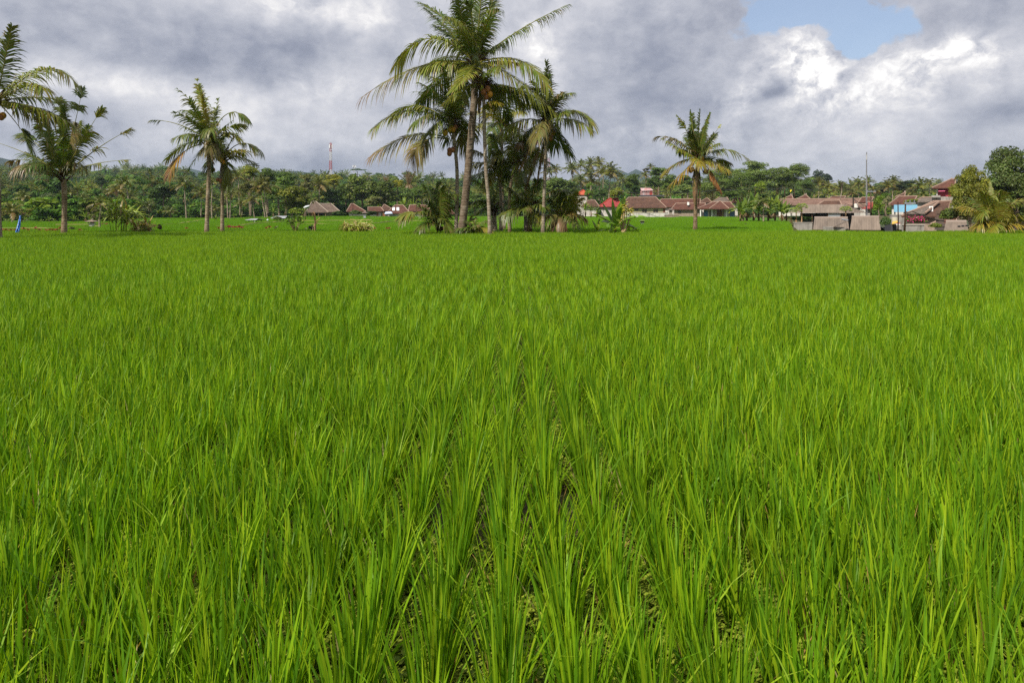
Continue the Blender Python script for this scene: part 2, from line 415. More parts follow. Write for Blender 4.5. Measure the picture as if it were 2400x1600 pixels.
def near_palms():
    # big central palm
    near_palm('tallest coconut palm with the thickest leaning trunk, crown touching the top edge', 33, (1080, 545),
        [(1090, 470), (1097, 400), (1106, 300), (1112, 230)], (1114, 150), 5.1, .95, [
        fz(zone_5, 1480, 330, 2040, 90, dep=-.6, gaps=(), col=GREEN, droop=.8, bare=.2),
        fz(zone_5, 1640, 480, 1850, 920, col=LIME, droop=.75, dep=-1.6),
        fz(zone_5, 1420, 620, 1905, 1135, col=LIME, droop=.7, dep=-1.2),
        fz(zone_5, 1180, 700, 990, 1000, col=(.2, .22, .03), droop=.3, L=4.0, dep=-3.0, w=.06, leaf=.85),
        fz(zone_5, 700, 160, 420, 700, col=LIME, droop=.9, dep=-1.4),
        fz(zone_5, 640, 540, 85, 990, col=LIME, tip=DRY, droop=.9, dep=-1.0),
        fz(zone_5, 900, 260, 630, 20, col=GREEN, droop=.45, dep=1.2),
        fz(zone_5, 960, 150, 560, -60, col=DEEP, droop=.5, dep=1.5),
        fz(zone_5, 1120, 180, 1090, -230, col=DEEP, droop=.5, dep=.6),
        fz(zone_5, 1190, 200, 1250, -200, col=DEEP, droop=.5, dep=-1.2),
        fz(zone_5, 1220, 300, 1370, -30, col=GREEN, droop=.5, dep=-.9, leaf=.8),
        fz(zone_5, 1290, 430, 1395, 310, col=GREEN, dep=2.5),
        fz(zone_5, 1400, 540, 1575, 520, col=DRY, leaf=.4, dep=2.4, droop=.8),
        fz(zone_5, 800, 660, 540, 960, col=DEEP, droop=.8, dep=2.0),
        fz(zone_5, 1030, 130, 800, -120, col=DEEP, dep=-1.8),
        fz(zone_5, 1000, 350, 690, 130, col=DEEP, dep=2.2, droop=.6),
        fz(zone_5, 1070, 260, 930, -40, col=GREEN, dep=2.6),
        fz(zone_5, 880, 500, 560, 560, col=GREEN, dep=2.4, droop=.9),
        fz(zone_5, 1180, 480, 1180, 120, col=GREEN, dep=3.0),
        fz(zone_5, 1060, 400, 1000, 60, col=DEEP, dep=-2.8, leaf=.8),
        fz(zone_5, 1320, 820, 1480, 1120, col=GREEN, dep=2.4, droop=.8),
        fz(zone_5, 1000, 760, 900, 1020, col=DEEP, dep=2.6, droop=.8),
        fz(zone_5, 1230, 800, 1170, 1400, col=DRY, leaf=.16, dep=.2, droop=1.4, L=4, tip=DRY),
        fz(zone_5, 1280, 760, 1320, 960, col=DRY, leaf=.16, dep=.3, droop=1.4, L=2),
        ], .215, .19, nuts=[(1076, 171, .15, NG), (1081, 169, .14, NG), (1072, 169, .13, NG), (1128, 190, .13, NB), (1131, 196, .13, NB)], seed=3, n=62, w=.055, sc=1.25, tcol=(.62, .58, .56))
    near_palm('slender coconut palm just left of the thick leaning trunk, yellow coconuts hanging', 34, (1068, 545),
        [(1071, 470), (1071, 400), (1066, 340)], (1062, 295), 4.7, .85, [
        fz(zone_5, 560, 1220, 150, 1555, start=(1052, 326), col=lerp3(LIME, DRY, .35), tip=DRY, droop=.75, dep=-.7, bare=.3),
        fz(zone_5, 640, 1310, 570, 1590, start=(1052, 328), col=lerp3(GREEN, DRY, .3), tip=TAN, droop=.8, dep=-1.5, bare=.35),
        fz(zone_5, 500, 950, 215, 1300, col=LIME, droop=.8, dep=-1.5),
        fz(zone_5, 560, 880, 290, 1120, col=LIME, droop=.75, dep=.9),
        fz(zone_5, 800, 880, 520, 850, col=GREEN, dep=1.6),
        fz(zone_5, 930, 980, 880, 770, col=GREEN, dep=-2.5), fz(zone_5, 1000, 1020, 1070, 850, col=GREEN, dep=2.0),
        fz(zone_5, 1060, 1080, 1100, 1300, col=LIME, dep=1.8), fz(zone_5, 1010, 1180, 1030, 1460, col=lerp3(LIME, DRY, .5), dep=1.9, droop=1),
        fz(zone_5, 720, 1060, 600, 1290, col=GREEN, dep=-2.2, droop=.8), fz(zone_5, 780, 1120, 720, 1420, col=GREEN, dep=-1.6, droop=.8),
        fz(zone_5, 760, 960, 430, 1010, col=GREEN, dep=2.4), fz(zone_5, 900, 1000, 760, 860, col=DEEP, dep=2.2), fz(zone_5, 880, 1100, 820, 1340, col=DEEP, dep=2.6),
        fz(zone_5, 850, 960, 660, 900, col=DEEP, dep=-2.2)],
        .125, .11, nuts=[(1057, 305, .13, NY), (1064, 306, .12, NO), (1045, 314, .14, NY), (1055, 354, .13, NB), (1062, 352, .13, NB), (1055, 361, .13, NB), (1060, 300, .12, NG), (1068, 300, .12, NB)], seed=5, fill=5)
    near_palm('slim pale coconut palm trunk leaning left, crown hidden in the tallest palm', 32, (1149, 545),
        [(1145, 470), (1139, 400), (1135, 300)], (1134, 200), 3.4, .75, [
        fz(zone_5, 1480, 800, 1620, 1010, col=LIME, dep=1.2, droop=.8), fz(zone_5, 1560, 780, 1760, 1040, col=GREEN, dep=.9, droop=.7),
        fz(zone_5, 1260, 860, 1330, 1050, col=DRY, leaf=.2, droop=1.3, dep=.3), fz(zone_5, 1200, 860, 1180, 1080, col=DRY, leaf=.18, droop=1.3, dep=.3),
        fz(zone_5, 1300, 1000, 1410, 1040, start=(1130, 262), col=GOLD, leaf=.5, L=1.4)],
        .125, .1, nuts=[(1134, 219, .13, NB), (1141, 229, .13, NB), (1149, 224, .13, NO), (1131, 210, .12, NG), (1144, 212, .13, NB)], auto=4, autoL=2.6, fill=1, seed=9)
    near_palm('short coconut palm with torn fronds crossing behind the slim pale trunk', 38, (1174, 538), [(1174, 470)], (1170, 400), 3.4, .7, [
        fz(zone_y, 380, 400, 205, 345, gaps=((.35, .5),), col=lerp3(GREEN, DRY, .3), dep=-1, droop=1), fz(zone_y, 330, 480, 150, 500, gaps=((.3, .45),), col=lerp3(GREEN, DRY, .35), droop=1.1, dep=.4),
        fz(zone_y, 520, 500, 470, 370, col=LIME, dep=-1), fz(zone_y, 620, 520, 820, 390, col=LIME, dep=-1.2), fz(zone_y, 400, 620, 130, 740, col=GREEN, dep=-.5),
        fz(zone_y, 700, 600, 790, 700, col=GREEN, dep=1), fz(zone_y, 540, 480, 560, 330, col=GREEN, dep=1.4), fz(zone_y, 470, 680, 420, 800, col=GOLD, dep=-1.5)],
        .13, .11, seed=11, auto=2, autoL=2.4, fill=1)
    near_palm('tall brownish coconut palm standing behind, crown level with the yellow coconuts', 43, (1182, 538), [(1177, 430)], (1176, 292), 3.6, .75, [
        fz(zone_5, 1250, 1000, 1210, 1200, col=lerp3(GREEN, DRY, .3), dep=1), fz(zone_5, 1330, 1180, 1290, 1450, col=DEEP, droop=1), fz(zone_5, 1300, 1050, 1230, 1110, col=GOLD, dep=-2),
        fz(zone_5, 1480, 1000, 1640, 900, col=GREEN), fz(zone_5, 1500, 1150, 1600, 1350, col=lerp3(GREEN, DRY, .4), droop=.9), fz(zone_5, 1350, 1300, 1300, 1480, col=DEEP, droop=1)],
        .13, .11, auto=6, autoL=3.3, fill=1, seed=13, col=lerp3(LIME, DRY, .2), tcol=(.6, .52, .46), nuts=[(1190, 290, .12, NY), (1186, 296, .12, NO)])
    near_palm('dark crooked coconut palm whose trunk bends right under a shaggy crown', 36, (1195, 540), [(1194, 467), (1199, 425)], (1211, 385), 3.2, .7, [
        fz(zone_y, 700, 560, 640, 700, col=lerp3(GREEN, LIME, .6), n=34, droop=.9), fz(zone_y, 900, 480, 990, 620, col=lerp3(GREEN, LIME, .6), n=34, droop=.9), fz(zone_y, 800, 400, 700, 330, col=lerp3(GREEN, LIME, .6), n=34), fz(zone_y, 700, 480, 560, 520, col=lerp3(GREEN, LIME, .6), n=34)],
        .12, .1, auto=3, autoL=2.6, fill=0, seed=17, col=lerp3(GREEN, LIME, .4), tcol=(.85, .75, .68))
    near_palm('grey straight coconut palm right of the crooked one, brown hanging fronds', 37, (1232, 540), [(1232, 470), (1232, 420)], (1231, 345), 3.3, .7, [
        fz(zone_5, 1560, 1330, 1500, 1600, col=lerp3(GREEN, LIME, .6), n=34, droop=1), fz(zone_5, 1700, 1300, 1720, 1570, col=lerp3(GREEN, LIME, .6), n=34, droop=1), fz(zone_5, 1560, 1380, 1590, 1480, col=DRY, leaf=.5, droop=1),
        fz(zone_5, 1680, 1400, 1690, 1640, col=lerp3(GREEN, LIME, .6), n=34, droop=1), fz(zone_5, 1600, 1280, 1440, 1400, col=LIME, droop=.9)],
        .13, .11, auto=5, autoL=3.0, fill=0, seed=19, col=lerp3(GREEN, LIME, .5), tcol=(.8, .8, .84))
    near_palm('coconut palm with a big cluster of orange coconuts, at the right of the grove', 34, (1272, 542), [(1276, 438), (1279, 350)], (1281, 290), 4.0, .8, [
        fz(zone_5, 2150, 960, 2290, 1240, col=LIME, droop=.7, dep=-.5, bare=.2), fz(zone_5, 2060, 1120, 2255, 1305, col=LIME, droop=.8, dep=-1.3, bare=.2, gaps=((.8, .88),)),
        fz(zone_5, 1940, 1250, 2072, 1535, col=DEEP, droop=.5, dep=-.5), fz(zone_5, 1620, 1110, 1415, 1340, col=LIME, droop=.85, dep=-1.2),
        fz(zone_5, 1850, 950, 1840, 660, col=GREEN, dep=-1), fz(zone_5, 1930, 1000, 1910, 730, col=GREEN, dep=.9), fz(zone_5, 1760, 980, 1640, 860, col=GREEN, dep=1.2),
        fz(zone_5, 1920, 1000, 1990, 980, col=lerp3(GREEN, DRY, .4), dep=-2), fz(zone_5, 1800, 1000, 1700, 880, col=GREEN, dep=-2), fz(zone_5, 1700, 1180, 1600, 1420, col=GREEN, droop=.9, dep=1.4),
        fz(zone_5, 1780, 1180, 1740, 1440, col=lerp3(GREEN, DRY, .4), droop=.9), fz(zone_5, 1900, 1220, 1960, 1420, col=GREEN, dep=1.5, droop=.9),
        fz(zone_5, 1890, 1040, 1850, 800, col=DEEP, dep=1.8), fz(zone_5, 1960, 1080, 2000, 1180, col=GREEN, dep=-2.2), fz(zone_5, 1860, 1230, 1800, 1330, col=GOLD, leaf=.5, dep=-1.6, L=2),
        fz(zone_6, 1700, 560, 1590, 830, col=DRY, leaf=.22, tip=TAN, droop=1.3, dep=-.6, start=(1276, 318)), fz(zone_6, 1800, 640, 1755, 960, col=DRY, leaf=.2, droop=1.3, dep=.2, start=(1277, 318)),
        fz(zone_6, 1700, 760, 1650, 1000, col=DRY, leaf=.2, droop=1.3, dep=.6, start=(1270, 330))],
        .12, .1, nuts=[(1268+x, 300+y, .13, c) for x, y, c in ((0, 0, NO), (5, -3, NY), (9, 2, NO), (4, 5, NY), (-3, 6, NO), (-5, 14, NO), (2, 11, NO), (8, 9, NY), (13, 17, NO), (20, 14, NO), (23, 19, NB), (17, 24, NB), (27, 12, NO), (14, 4, NY), (22, 26, NB), (5, 1, NO))], seed=23, fill=4)
    # young palms in the grove
    yo = 'young palms growing low in the grove'
    near_palm('young coconut palm with upright fronds, leftmost in the central grove', 34, (1028, 536), None, (1028, 532), 2.6, .62, [
        fz(zone_6, 800, 1150, 790, 960, col=DEEP, dep=.3, w=.08), fz(zone_6, 740, 1150, 655, 985, col=DEEP, dep=-.3), fz(zone_6, 790, 1100, 690, 1000, col=DEEP, dep=.8),
        fz(zone_6, 600, 1180, 440, 1300, col=LIME, dep=-.8, bare=.62, droop=.6, rach=(.4, .36, .05)), fz(zone_6, 870, 1040, 960, 1080, col=GREEN, dep=-.6), fz(zone_6, 850, 1150, 1010, 1200, col=GREEN, dep=.5),
        fz(zone_6, 720, 1250, 620, 1180, col=DEEP, dep=-1), fz(zone_6, 700, 1300, 640, 1400, col=GREEN, dep=-1.2), fz(zone_6, 850, 1250, 900, 1400, col=GREEN, dep=-1),
        fz(zone_6, 820, 1100, 850, 1000, col=GREEN, dep=-1), fz(zone_6, 770, 1130, 740, 1010, col=DEEP, dep=1)],
        seed=31, fill=3, name='young_coconut_palm', group=yo, husk=True, sc=.7, r1=.12)
    near_palm('smallest palm, a low tuft right of the thick trunk foot', 33, (1111, 541), None, (1111, 538), 1.0, .4, [],
        seed=33, auto=9, autoL=1.0, name='young_coconut_palm', group=yo, husk=False, sc=.5, n=30, col=DEEP, up=1.0)
    near_palm('broad dark young palm filling the gap right of the slim pale trunk', 39, (1158, 540), [(1158, 520)], (1158, 492), 3.4, .62, [
        fz(zone_6, 1290, 1000, 1130, 940, col=GREEN, dep=-.6), fz(zone_6, 1320, 950, 1240, 850, col=GREEN, dep=.5), fz(zone_6, 1360, 900, 1460, 900, col=GREEN, dep=-.5),
        fz(zone_6, 1200, 1080, 1090, 1200, col=GREEN, dep=-.8), fz(zone_6, 1440, 1060, 1560, 1180, col=GREEN, dep=.6), fz(zone_6, 1250, 1150, 1100, 1300, col=GREEN, dep=.6),
        fz(zone_6, 1420, 1120, 1470, 1300, col=GREEN, dep=-1.4), fz(zone_6, 1330, 1000, 1310, 860, col=GREEN, dep=1.4)],
        .2, .17, seed=35, auto=0, fill=0, name='young_coconut_palm', group=yo, col=GREEN, up=1.1)
    near_palm('young palm with yellow bare frond stalks and a stout brown stem', 35, (1240, 540), [(1242, 515)], (1245, 490), 3.0, .7, [
        fz(zone_y, 900, 800, 850, 640, col=GREEN, bare=.5, rach=(.42, .38, .06), dep=.4), fz(zone_y, 980, 900, 870, 680, col=GREEN, bare=.55, rach=(.42, .38, .06), dep=-.5),
        fz(zone_y, 1420, 800, 1560, 960, col=GREEN, bare=.78, rach=(.46, .42, .06), dep=-.5, start=(1250, 482)), fz(zone_y, 1300, 1010, 1480, 960, col=LIME, bare=.8, rach=(.46, .42, .06), dep=.4),
        fz(zone_y, 800, 1140, 630, 1260, col=GREEN, bare=.4, rach=(.42, .38, .06), dep=-.8, droop=.9), fz(zone_y, 1040, 1000, 1160, 760, col=GREEN, bare=.6, rach=(.42, .38, .06), dep=.6),
        fz(zone_y, 1010, 1000, 1010, 850, col=LIME, dep=-.4), fz(zone_y, 880, 1000, 700, 870, col=GREEN, bare=.3, dep=.8), fz(zone_y, 900, 1080, 780, 1020, col=GREEN, dep=-1.4), fz(zone_y, 1100, 1080, 1210, 1160, col=GREEN, dep=-1),
        fz(zone_y, 960, 1100, 900, 1200, col=GREEN, dep=-1.6), fz(zone_y, 1080, 1150, 1130, 1300, col=LIME, dep=-.9, droop=1), fz(zone_y, 930, 950, 850, 920, col=GREEN, dep=1.5)],
        .17, .16, seed=37, fill=2, name='young_coconut_palm', group=yo, tcol=(.7, .5, .38))
    near_palm('bushy yellow-green young palm, rightmost of the central grove', 35, (1319, 540), [(1320, 528)], (1321, 512), 2.9, .65, [
        fz(zone_y, 1330, 1200, 1100, 1350, col=lerp3(LIME, DRY, .4), bare=.35, droop=.9, dep=-.8, rach=(.42, .38, .06)), fz(zone_y, 1560, 1100, 1530, 930, col=LIME, dep=.4), fz(zone_y, 1600, 1080, 1680, 960, col=LIME, dep=-.5),
        fz(zone_y, 1640, 1150, 1770, 1040, col=GOLD, dep=-.4), fz(zone_y, 1440, 1080, 1400, 950, col=GREEN, dep=.5), fz(zone_y, 1420, 1150, 1330, 1060, col=GREEN, dep=-.5), fz(zone_y, 1640, 1200, 1800, 1320, col=lerp3(GOLD, DRY, .4), droop=.9, dep=-.8),
        fz(zone_y, 1560, 1080, 1600, 1000, col=LIME, dep=-1.3), fz(zone_y, 1480, 1060, 1480, 960, col=GREEN, dep=-1), fz(zone_y, 1450, 1250, 1400, 1400, col=DRY, dep=-.6, droop=1), fz(zone_y, 1600, 1250, 1640, 1400, col=GREEN, dep=-1.2),
        fz(zone_y, 1640, 1120, 1720, 1180, col=LIME, dep=1.2), fz(zone_y, 1420, 1200, 1300, 1180, col=GREEN, dep=1.4)],
        .2, .18, seed=39, fill=1, name='young_coconut_palm', group=yo, tcol=(.5, .36, .28), nuts=[(1325, 521, .08, NO), (1328, 519, .07, NO)])
    # left group
    near_palm('coconut palm at the left edge, long arching fronds and its trunk almost out of sight', 28, (-4, 545), [(-6, 450), (-12, 340)], (-8, 238), 4.9, .85, [
        fz(zone_1, 640, 560, 970, 990, col=LIME, droop=.75, dep=-.6, bare=.15), fz(zone_1, 560, 900, 730, 1090, col=LIME, droop=.7, dep=-1.2), fz(zone_1, 430, 1180, 900, 1440, col=LIME, droop=.8, dep=-.4),
        fz(zone_1, 120, 700, 260, 360, col=GREEN, dep=-.6), fz(zone_1, 90, 640, 120, 860, col=DEEP, dep=-2.6), fz(zone_1, -160, 700, -420, 420, col=GREEN),
        fz(zone_1, -260, 900, -760, 1000, col=LIME), fz(zone_1, -250, 1100, -700, 1400, col=LIME), fz(zone_1, 180, 1050, 420, 1260, col=lerp3(GREEN, DRY, .5), droop=1),
        fz(zone_1, 330, 1000, 560, 1130, col=GREEN, dep=2), fz(zone_1, 180, 1320, 420, 1620, col=GREEN, bare=.8, dep=-.5, rach=(.25, .24, .05)), fz(zone_1, 250, 1180, 520, 1330, col=lerp3(GREEN, DRY, .3), droop=.9, dep=1.4),
        ],
        .17, .14, nuts=[(8, 270, .12, NO), (18, 273, .12, NO), (21, 246, .12, NG), (4, 263, .11, NO), (17, 278, .11, NB), (24, 250, .11, NG)], seed=41, n=56, fill=1, tear=2)
    near_palm('stripped coconut palm with bare wiry stalks ending in small leaf tufts', 34, (150, 548), [(151, 500), (151, 460)], (149, 412), 3.6, .7, [
        fz(zone_1, 830, 1450, 905, 1010, col=DEEP, bare=.72, dep=.3, leaf=.8, rad=.036), fz(zone_1, 760, 1500, 735, 1150, col=DEEP, bare=.8, dep=-.4, leaf=.62, rad=.036),
        fz(zone_1, 950, 1620, 1215, 1260, col=LIME, bare=.5, gaps=((.66, .86),), dep=-.3, leaf=.7, rad=.036), fz(zone_1, 1120, 1640, 1445, 1480, col=lerp3(LIME, DRY, .3), bare=.3, gaps=((.5, .82),), dep=.4, leaf=.75, rad=.036),
        fz(zone_2, 1000, 400, 1500, 375, col=lerp3(GREEN, DRY, .2), bare=.2, gaps=((.66, .88),), dep=-.4, leaf=.7), fz(zone_2, 430, 160, 190, 60, col=DEEP, bare=.72, dep=.4, leaf=.7, rad=.036),
        fz(zone_2, 400, 280, -30, 160, col=DEEP, bare=.2, gaps=((.55, .9),), dep=-.4), fz(zone_2, 380, 300, 60, 380, col=DRY, bare=.3, gaps=((.45, .8),), dep=.4), fz(zone_2, 520, 320, 390, 500, col=lerp3(DRY, GREEN, .3), droop=1, dep=-1.4),
        fz(zone_2, 640, 200, 560, -80, col=DEEP, dep=-.4, w=.07), fz(zone_2, 700, 100, 640, -250, col=DEEP, dep=.4, w=.08), fz(zone_2, 770, 100, 800, -230, col=DEEP, dep=-.5, w=.07), fz(zone_2, 800, 200, 900, -40, col=DEEP, dep=.8),
        fz(zone_2, 850, 260, 980, 150, col=DEEP, dep=-1.6), fz(zone_2, 560, 260, 420, 200, col=DEEP, dep=1.2, bare=.5), fz(zone_2, 880, 320, 1060, 460, col=lerp3(GREEN, DRY, .3), droop=.9, dep=-.8), fz(zone_2, 620, 350, 600, 480, col=DEEP, dep=-1.8),
        fz(zone_2, 760, 150, 720, -120, col=GREEN, dep=1.4), fz(zone_2, 640, 150, 690, -60, col=GREEN, dep=-1.6, w=.08), fz(zone_2, 850, 100, 950, -40, col=lerp3(DRY, GREEN, .4), dep=-.6, bare=.5, droop=1.1), fz(zone_2, 560, 200, 480, -20, col=DEEP, bare=.4, dep=.6)],
        .165, .15, seed=43, tcol=(.95, .85, .75), n=52, fill=0, tear=3)
    near_palm('coconut palm of the left pair, slightly leaning grey trunk and wind-torn crown', 35, (484, 545), [(487, 470), (490, 400)], (490, 330), 3.7, .6, [
        fz(zone_3, 430, 600, 130, 610, col=GREEN, bare=.2, gaps=((.4, .78),), dep=-.4), fz(zone_3, 560, 380, 310, 490, col=GREEN, gaps=((.66, .74),), dep=.5), fz(zone_3, 640, 420, 420, 260, col=GREEN, gaps=((.8, .88),), dep=-.4),
        fz(zone_3, 720, 420, 520, 170, col=LIME, dep=.5), fz(zone_3, 690, 420, 650, 160, col=LIME, dep=-.5), fz(zone_3, 960, 330, 1225, 615, col=GREEN, bare=.3, gaps=((.66, .74),), dep=-.4, droop=.9),
        fz(zone_3, 900, 640, 1085, 640, col=LIME, bare=.4, dep=.5), fz(zone_3, 520, 800, 325, 1050, col=GREEN, dep=-.6), fz(zone_3, 420, 920, 340, 1225, start=(474, 338), col=ORANGE, tip=DRY, bare=.4, droop=.8, dep=-.6, rach=(.5, .4, .05)),
        fz(zone_3, 600, 960, 455, 1140, col=GREEN, gaps=((.5, .6), (.75, .82)), dep=.5), fz(zone_3, 770, 560, 780, 340, col=GREEN, dep=.6), fz(zone_3, 700, 520, 700, 330, col=GOLD, leaf=.35, dep=-.4), fz(zone_3, 640, 600, 520, 560, col=GREEN, dep=-1.6),
        fz(zone_3, 820, 620, 900, 760, col=GREEN, dep=-1.4, droop=.9), fz(zone_3, 620, 720, 470, 830, col=GREEN, dep=-1.2, droop=.9), fz(zone_3, 740, 600, 720, 450, col=GREEN, dep=-1.9), fz(zone_3, 830, 800, 830, 960, col=lerp3(GREEN, DRY, .5), dep=-.9, droop=1),
        fz(zone_3, 680, 700, 640, 560, col=GREEN, dep=1.8), fz(zone_3, 780, 700, 850, 560, col=GREEN, dep=1.6)],
        .145, .115, seed=47, tcol=(1.0, .95, .85), fill=0, tear=5, n=40)
    near_palm('coconut palm of the left pair, straight trunk under yellow coconuts and flower stalks', 36, (521, 545), [(521, 470), (522, 410)], (522, 372), 3.5, .6, [
        fz(zone_3, 980, 660, 1130, 830, col=LIME, dep=-.5, start=(519, 330)), fz(zone_3, 1080, 720, 1310, 955, col=LIME, bare=.5, droop=.9, dep=.4), fz(zone_3, 1060, 900, 1325, 990, col=GOLD, droop=.7, dep=-.7), fz(zone_3, 1000, 960, 1200, 1080, col=LIME, dep=.8),
        fz(zone_3, 1000, 1060, 985, 1330, col=lerp3(GREEN, GOLD, .2), droop=.9, dep=-.4), fz(zone_3, 880, 800, 870, 640, col=GREEN, dep=-.5), fz(zone_3, 960, 780, 1080, 690, col=LIME, gaps=((.7, .8),), dep=.5), fz(zone_3, 760, 960, 690, 1090, col=GREEN, bare=.3, dep=.4),
        fz(zone_3, 800, 860, 760, 760, col=GREEN, dep=1.4), fz(zone_3, 830, 800, 800, 680, col=GREEN, dep=-1.5), fz(zone_3, 920, 860, 960, 820, col=LIME, dep=-1.8, droop=.9), fz(zone_3, 960, 880, 1000, 960, col=GREEN, dep=1.5, droop=.9), fz(zone_3, 760, 1000, 800, 1140, col=GREEN, bare=.6, dep=-.5),
        fz(zone_3, 860, 860, 800, 960, col=lerp3(LIME, DRY, .5), dep=-1.5, droop=1), fz(zone_3, 880, 1130, 870, 1340, col=DRY, leaf=.25, L=1.2, droop=1.2), fz(zone_3, 930, 1140, 930, 1300, col=DRY, leaf=.25, L=1.2, droop=1.2)],
        .125, .11, nuts=[(520+x, 368+y, .1, c) for x, y, c in ((0, 0, NY), (5, 4, NY), (-3, 6, NY), (9, 13, NO), (12, 14, NO), (3, 10, NY), (-2, -4, NY), (7, -2, NY), (-13, 31, NO), (-5, 54, NB), (11, 55, NO), (4, 57, NB))], seed=53, tcol=(1.0, .95, .85), fill=0, tear=5, n=40)
    near_palm('lone coconut palm in front of the long brown roofed house, golden lower fronds', 40, (1629, 545), [(1630, 500), (1631, 460), (1634, 415)], (1636, 373), 3.4, .62, [
        fz(zone_s, 900, 450, 885, 180, col=GREEN, leaf=.3, dep=.2), fz(zone_s, 950, 450, 960, 200, col=GREEN, dep=-.5, w=.06), fz(zone_s, 920, 450, 925, 215, col=DEEP, dep=.6, w=.06), fz(zone_s, 1010, 430, 1080, 230, col=GREEN, leaf=.35, dep=-.3),
        fz(zone_s, 1090, 560, 1240, 350, col=LIME, gaps=((.82, .9),), leaf=.4, dep=.4), fz(zone_s, 830, 400, 695, 260, col=LIME, leaf=.4, gaps=((.5, .6),), dep=-.4), fz(zone_s, 720, 440, 495, 490, col=lerp3(GREEN, DRY, .3), tip=DRY, gaps=((.62, .68), (.8, .86)), dep=.4, droop=.8),
        fz(zone_s, 740, 640, 540, 525, col=LIME, gaps=((.86, .93),), dep=-.5), fz(zone_s, 1250, 540, 1510, 755, col=GREEN, tip=LIME, bare=.25, gaps=((.72, .8),), dep=-.4, droop=.7), fz(zone_s, 1150, 720, 1350, 795, col=LIME, tip=DRY, dep=.5),
        fz(zone_s, 1120, 760, 1235, 890, col=GOLD, dep=-1), fz(zone_s, 760, 720, 575, 915, col=GOLD, dep=.4, bare=.2), fz(zone_s, 830, 840, 612, 1055, col=ORANGE, tip=GOLD, droop=.7, dep=-.5, leaf=.75), fz(zone_s, 880, 740, 905, 850, col=GOLD, dep=-1.8, droop=.7),
        fz(zone_s, 1110, 860, 1212, 1135, col=(.42, .2, .08), leaf=.22, droop=1.2, dep=-.4, bare=.4), fz(zone_s, 900, 900, 905, 1260, col=TAN, leaf=.22, droop=1.2, dep=-.25, start=(1632, 392)), fz(zone_s, 985, 980, 975, 1250, col=TAN, leaf=.2, droop=1.2, dep=.2, start=(1638, 392)),
        fz(zone_s, 1020, 540, 1060, 390, col=DEEP, dep=.7, w=.06), fz(zone_s, 900, 560, 850, 420, col=GREEN, dep=-.6, w=.06), fz(zone_s, 1060, 580, 1120, 480, col=DEEP, dep=-.9), fz(zone_s, 960, 560, 980, 380, col=DEEP, dep=-1.2), fz(zone_s, 860, 600, 800, 640, col=DEEP, dep=1.2, droop=.8),
        fz(zone_s, 1040, 620, 1110, 600, col=GREEN, dep=-1.6, droop=.8), fz(zone_s, 920, 600, 880, 480, col=DEEP, dep=1.4), fz(zone_s, 1000, 600, 1050, 500, col=DEEP, dep=1.6),
        fz(zone_s, 920, 900, 905, 985, col=(.08, .07, .03), leaf=.05, L=1, dep=-.2), fz(zone_s, 1010, 880, 1015, 960, col=(.08, .07, .03), leaf=.05, L=1, dep=-.3)],
        .165, .13, nuts=[(1616, 400, .14, NB), (1621, 398, .12, NO), (1652, 402, .15, NB), (1641, 372, .12, NO)], seed=59, tcol=(.72, .62, .5), n=50, fill=2, tear=3)
    # golden young palm at the right edge
    near_palm('golden-green young palm in front of the big dark tree at the right', 34, (2332, 548), None, (2332, 540), 2.9, .75, [
        (( 2338, 480), (2334, 428), dict(col=(.2, .205, .025), dep=.4, leaf=.3)), ((2310, 470), (2285, 450), dict(col=(.2, .205, .025), dep=-.5)), ((2290, 480), (2283, 500), dict(col=(.2, .205, .025), dep=-.7)), ((2352, 470), (2382, 470), dict(col=(.2, .205, .025), dep=-.4)),
        ((2375, 500), (2395, 476), dict(col=(.28, .22, .03), dep=.4)), ((2300, 505), (2272, 530), dict(col=(.28, .22, .03), dep=-.6)), ((2300, 480), (2268, 485), dict(col=(.28, .22, .03), dep=.5)), ((2350, 480), (2360, 462), dict(col=(.2, .205, .025), dep=.8)),
        ((2320, 480), (2315, 452), dict(col=(.2, .205, .025), dep=-1)), ((2350, 500), (2372, 510), dict(col=(.2, .205, .025), dep=-1)), ((2330, 480), (2300, 462), dict(col=GREEN, dep=1)), ((2360, 510), (2390, 535), dict(col=(.28, .22, .03), dep=-.9)), ((2310, 510), (2290, 540), dict(col=(.2, .205, .025), dep=-1.2))],
        seed=61, name='young_coconut_palm', husk=False, group='young palms by the right edge', col=(.2, .205, .025), sc=.9)
# ------------------------------------------------------------------ ground shape
def sstep(a, b, x):
    t = np.clip((x-a)/(b-a), 0, 1); return t*t*(3-2*t)
def ground_z(x, y):
    x = np.asarray(x, dtype=float); y = np.asarray(y, dtype=float)
    s = x - (.415*y - 1.0)
    return -2.6*sstep(0, 4.0, s)*sstep(44, 48, y)*(1-sstep(190, 240, y))
def GZ(x, y): return float(ground_z(x, y))
RPX = [-400, 0, 60, 110, 200, 300, 345, 420, 520, 700, 850, 1000, 1200, 1500, 1700, 1950, 2100, 2400, 2800]
RPY = [392, 392, 393, 396, 397, 392, 394, 397, 399, 406, 409, 412, 420, 425, 430, 436, 430, 428, 420]
def hill_z(x, y):
    x = np.asarray(x, dtype=float); y = np.asarray(y, dtype=float)
    px = 1200 + F*x/np.maximum(y, 1)
    ry = np.interp(px, RPX, RPY)
    near = np.interp(px, [-200, 350, 700, 2800], [130, 190, 250, 290])
    g_ = sstep(near, 660, y)**.75
    return np.maximum(-1.2, CAM_H + (495-ry)*g_/F*np.minimum(y, 760) - 12.5)

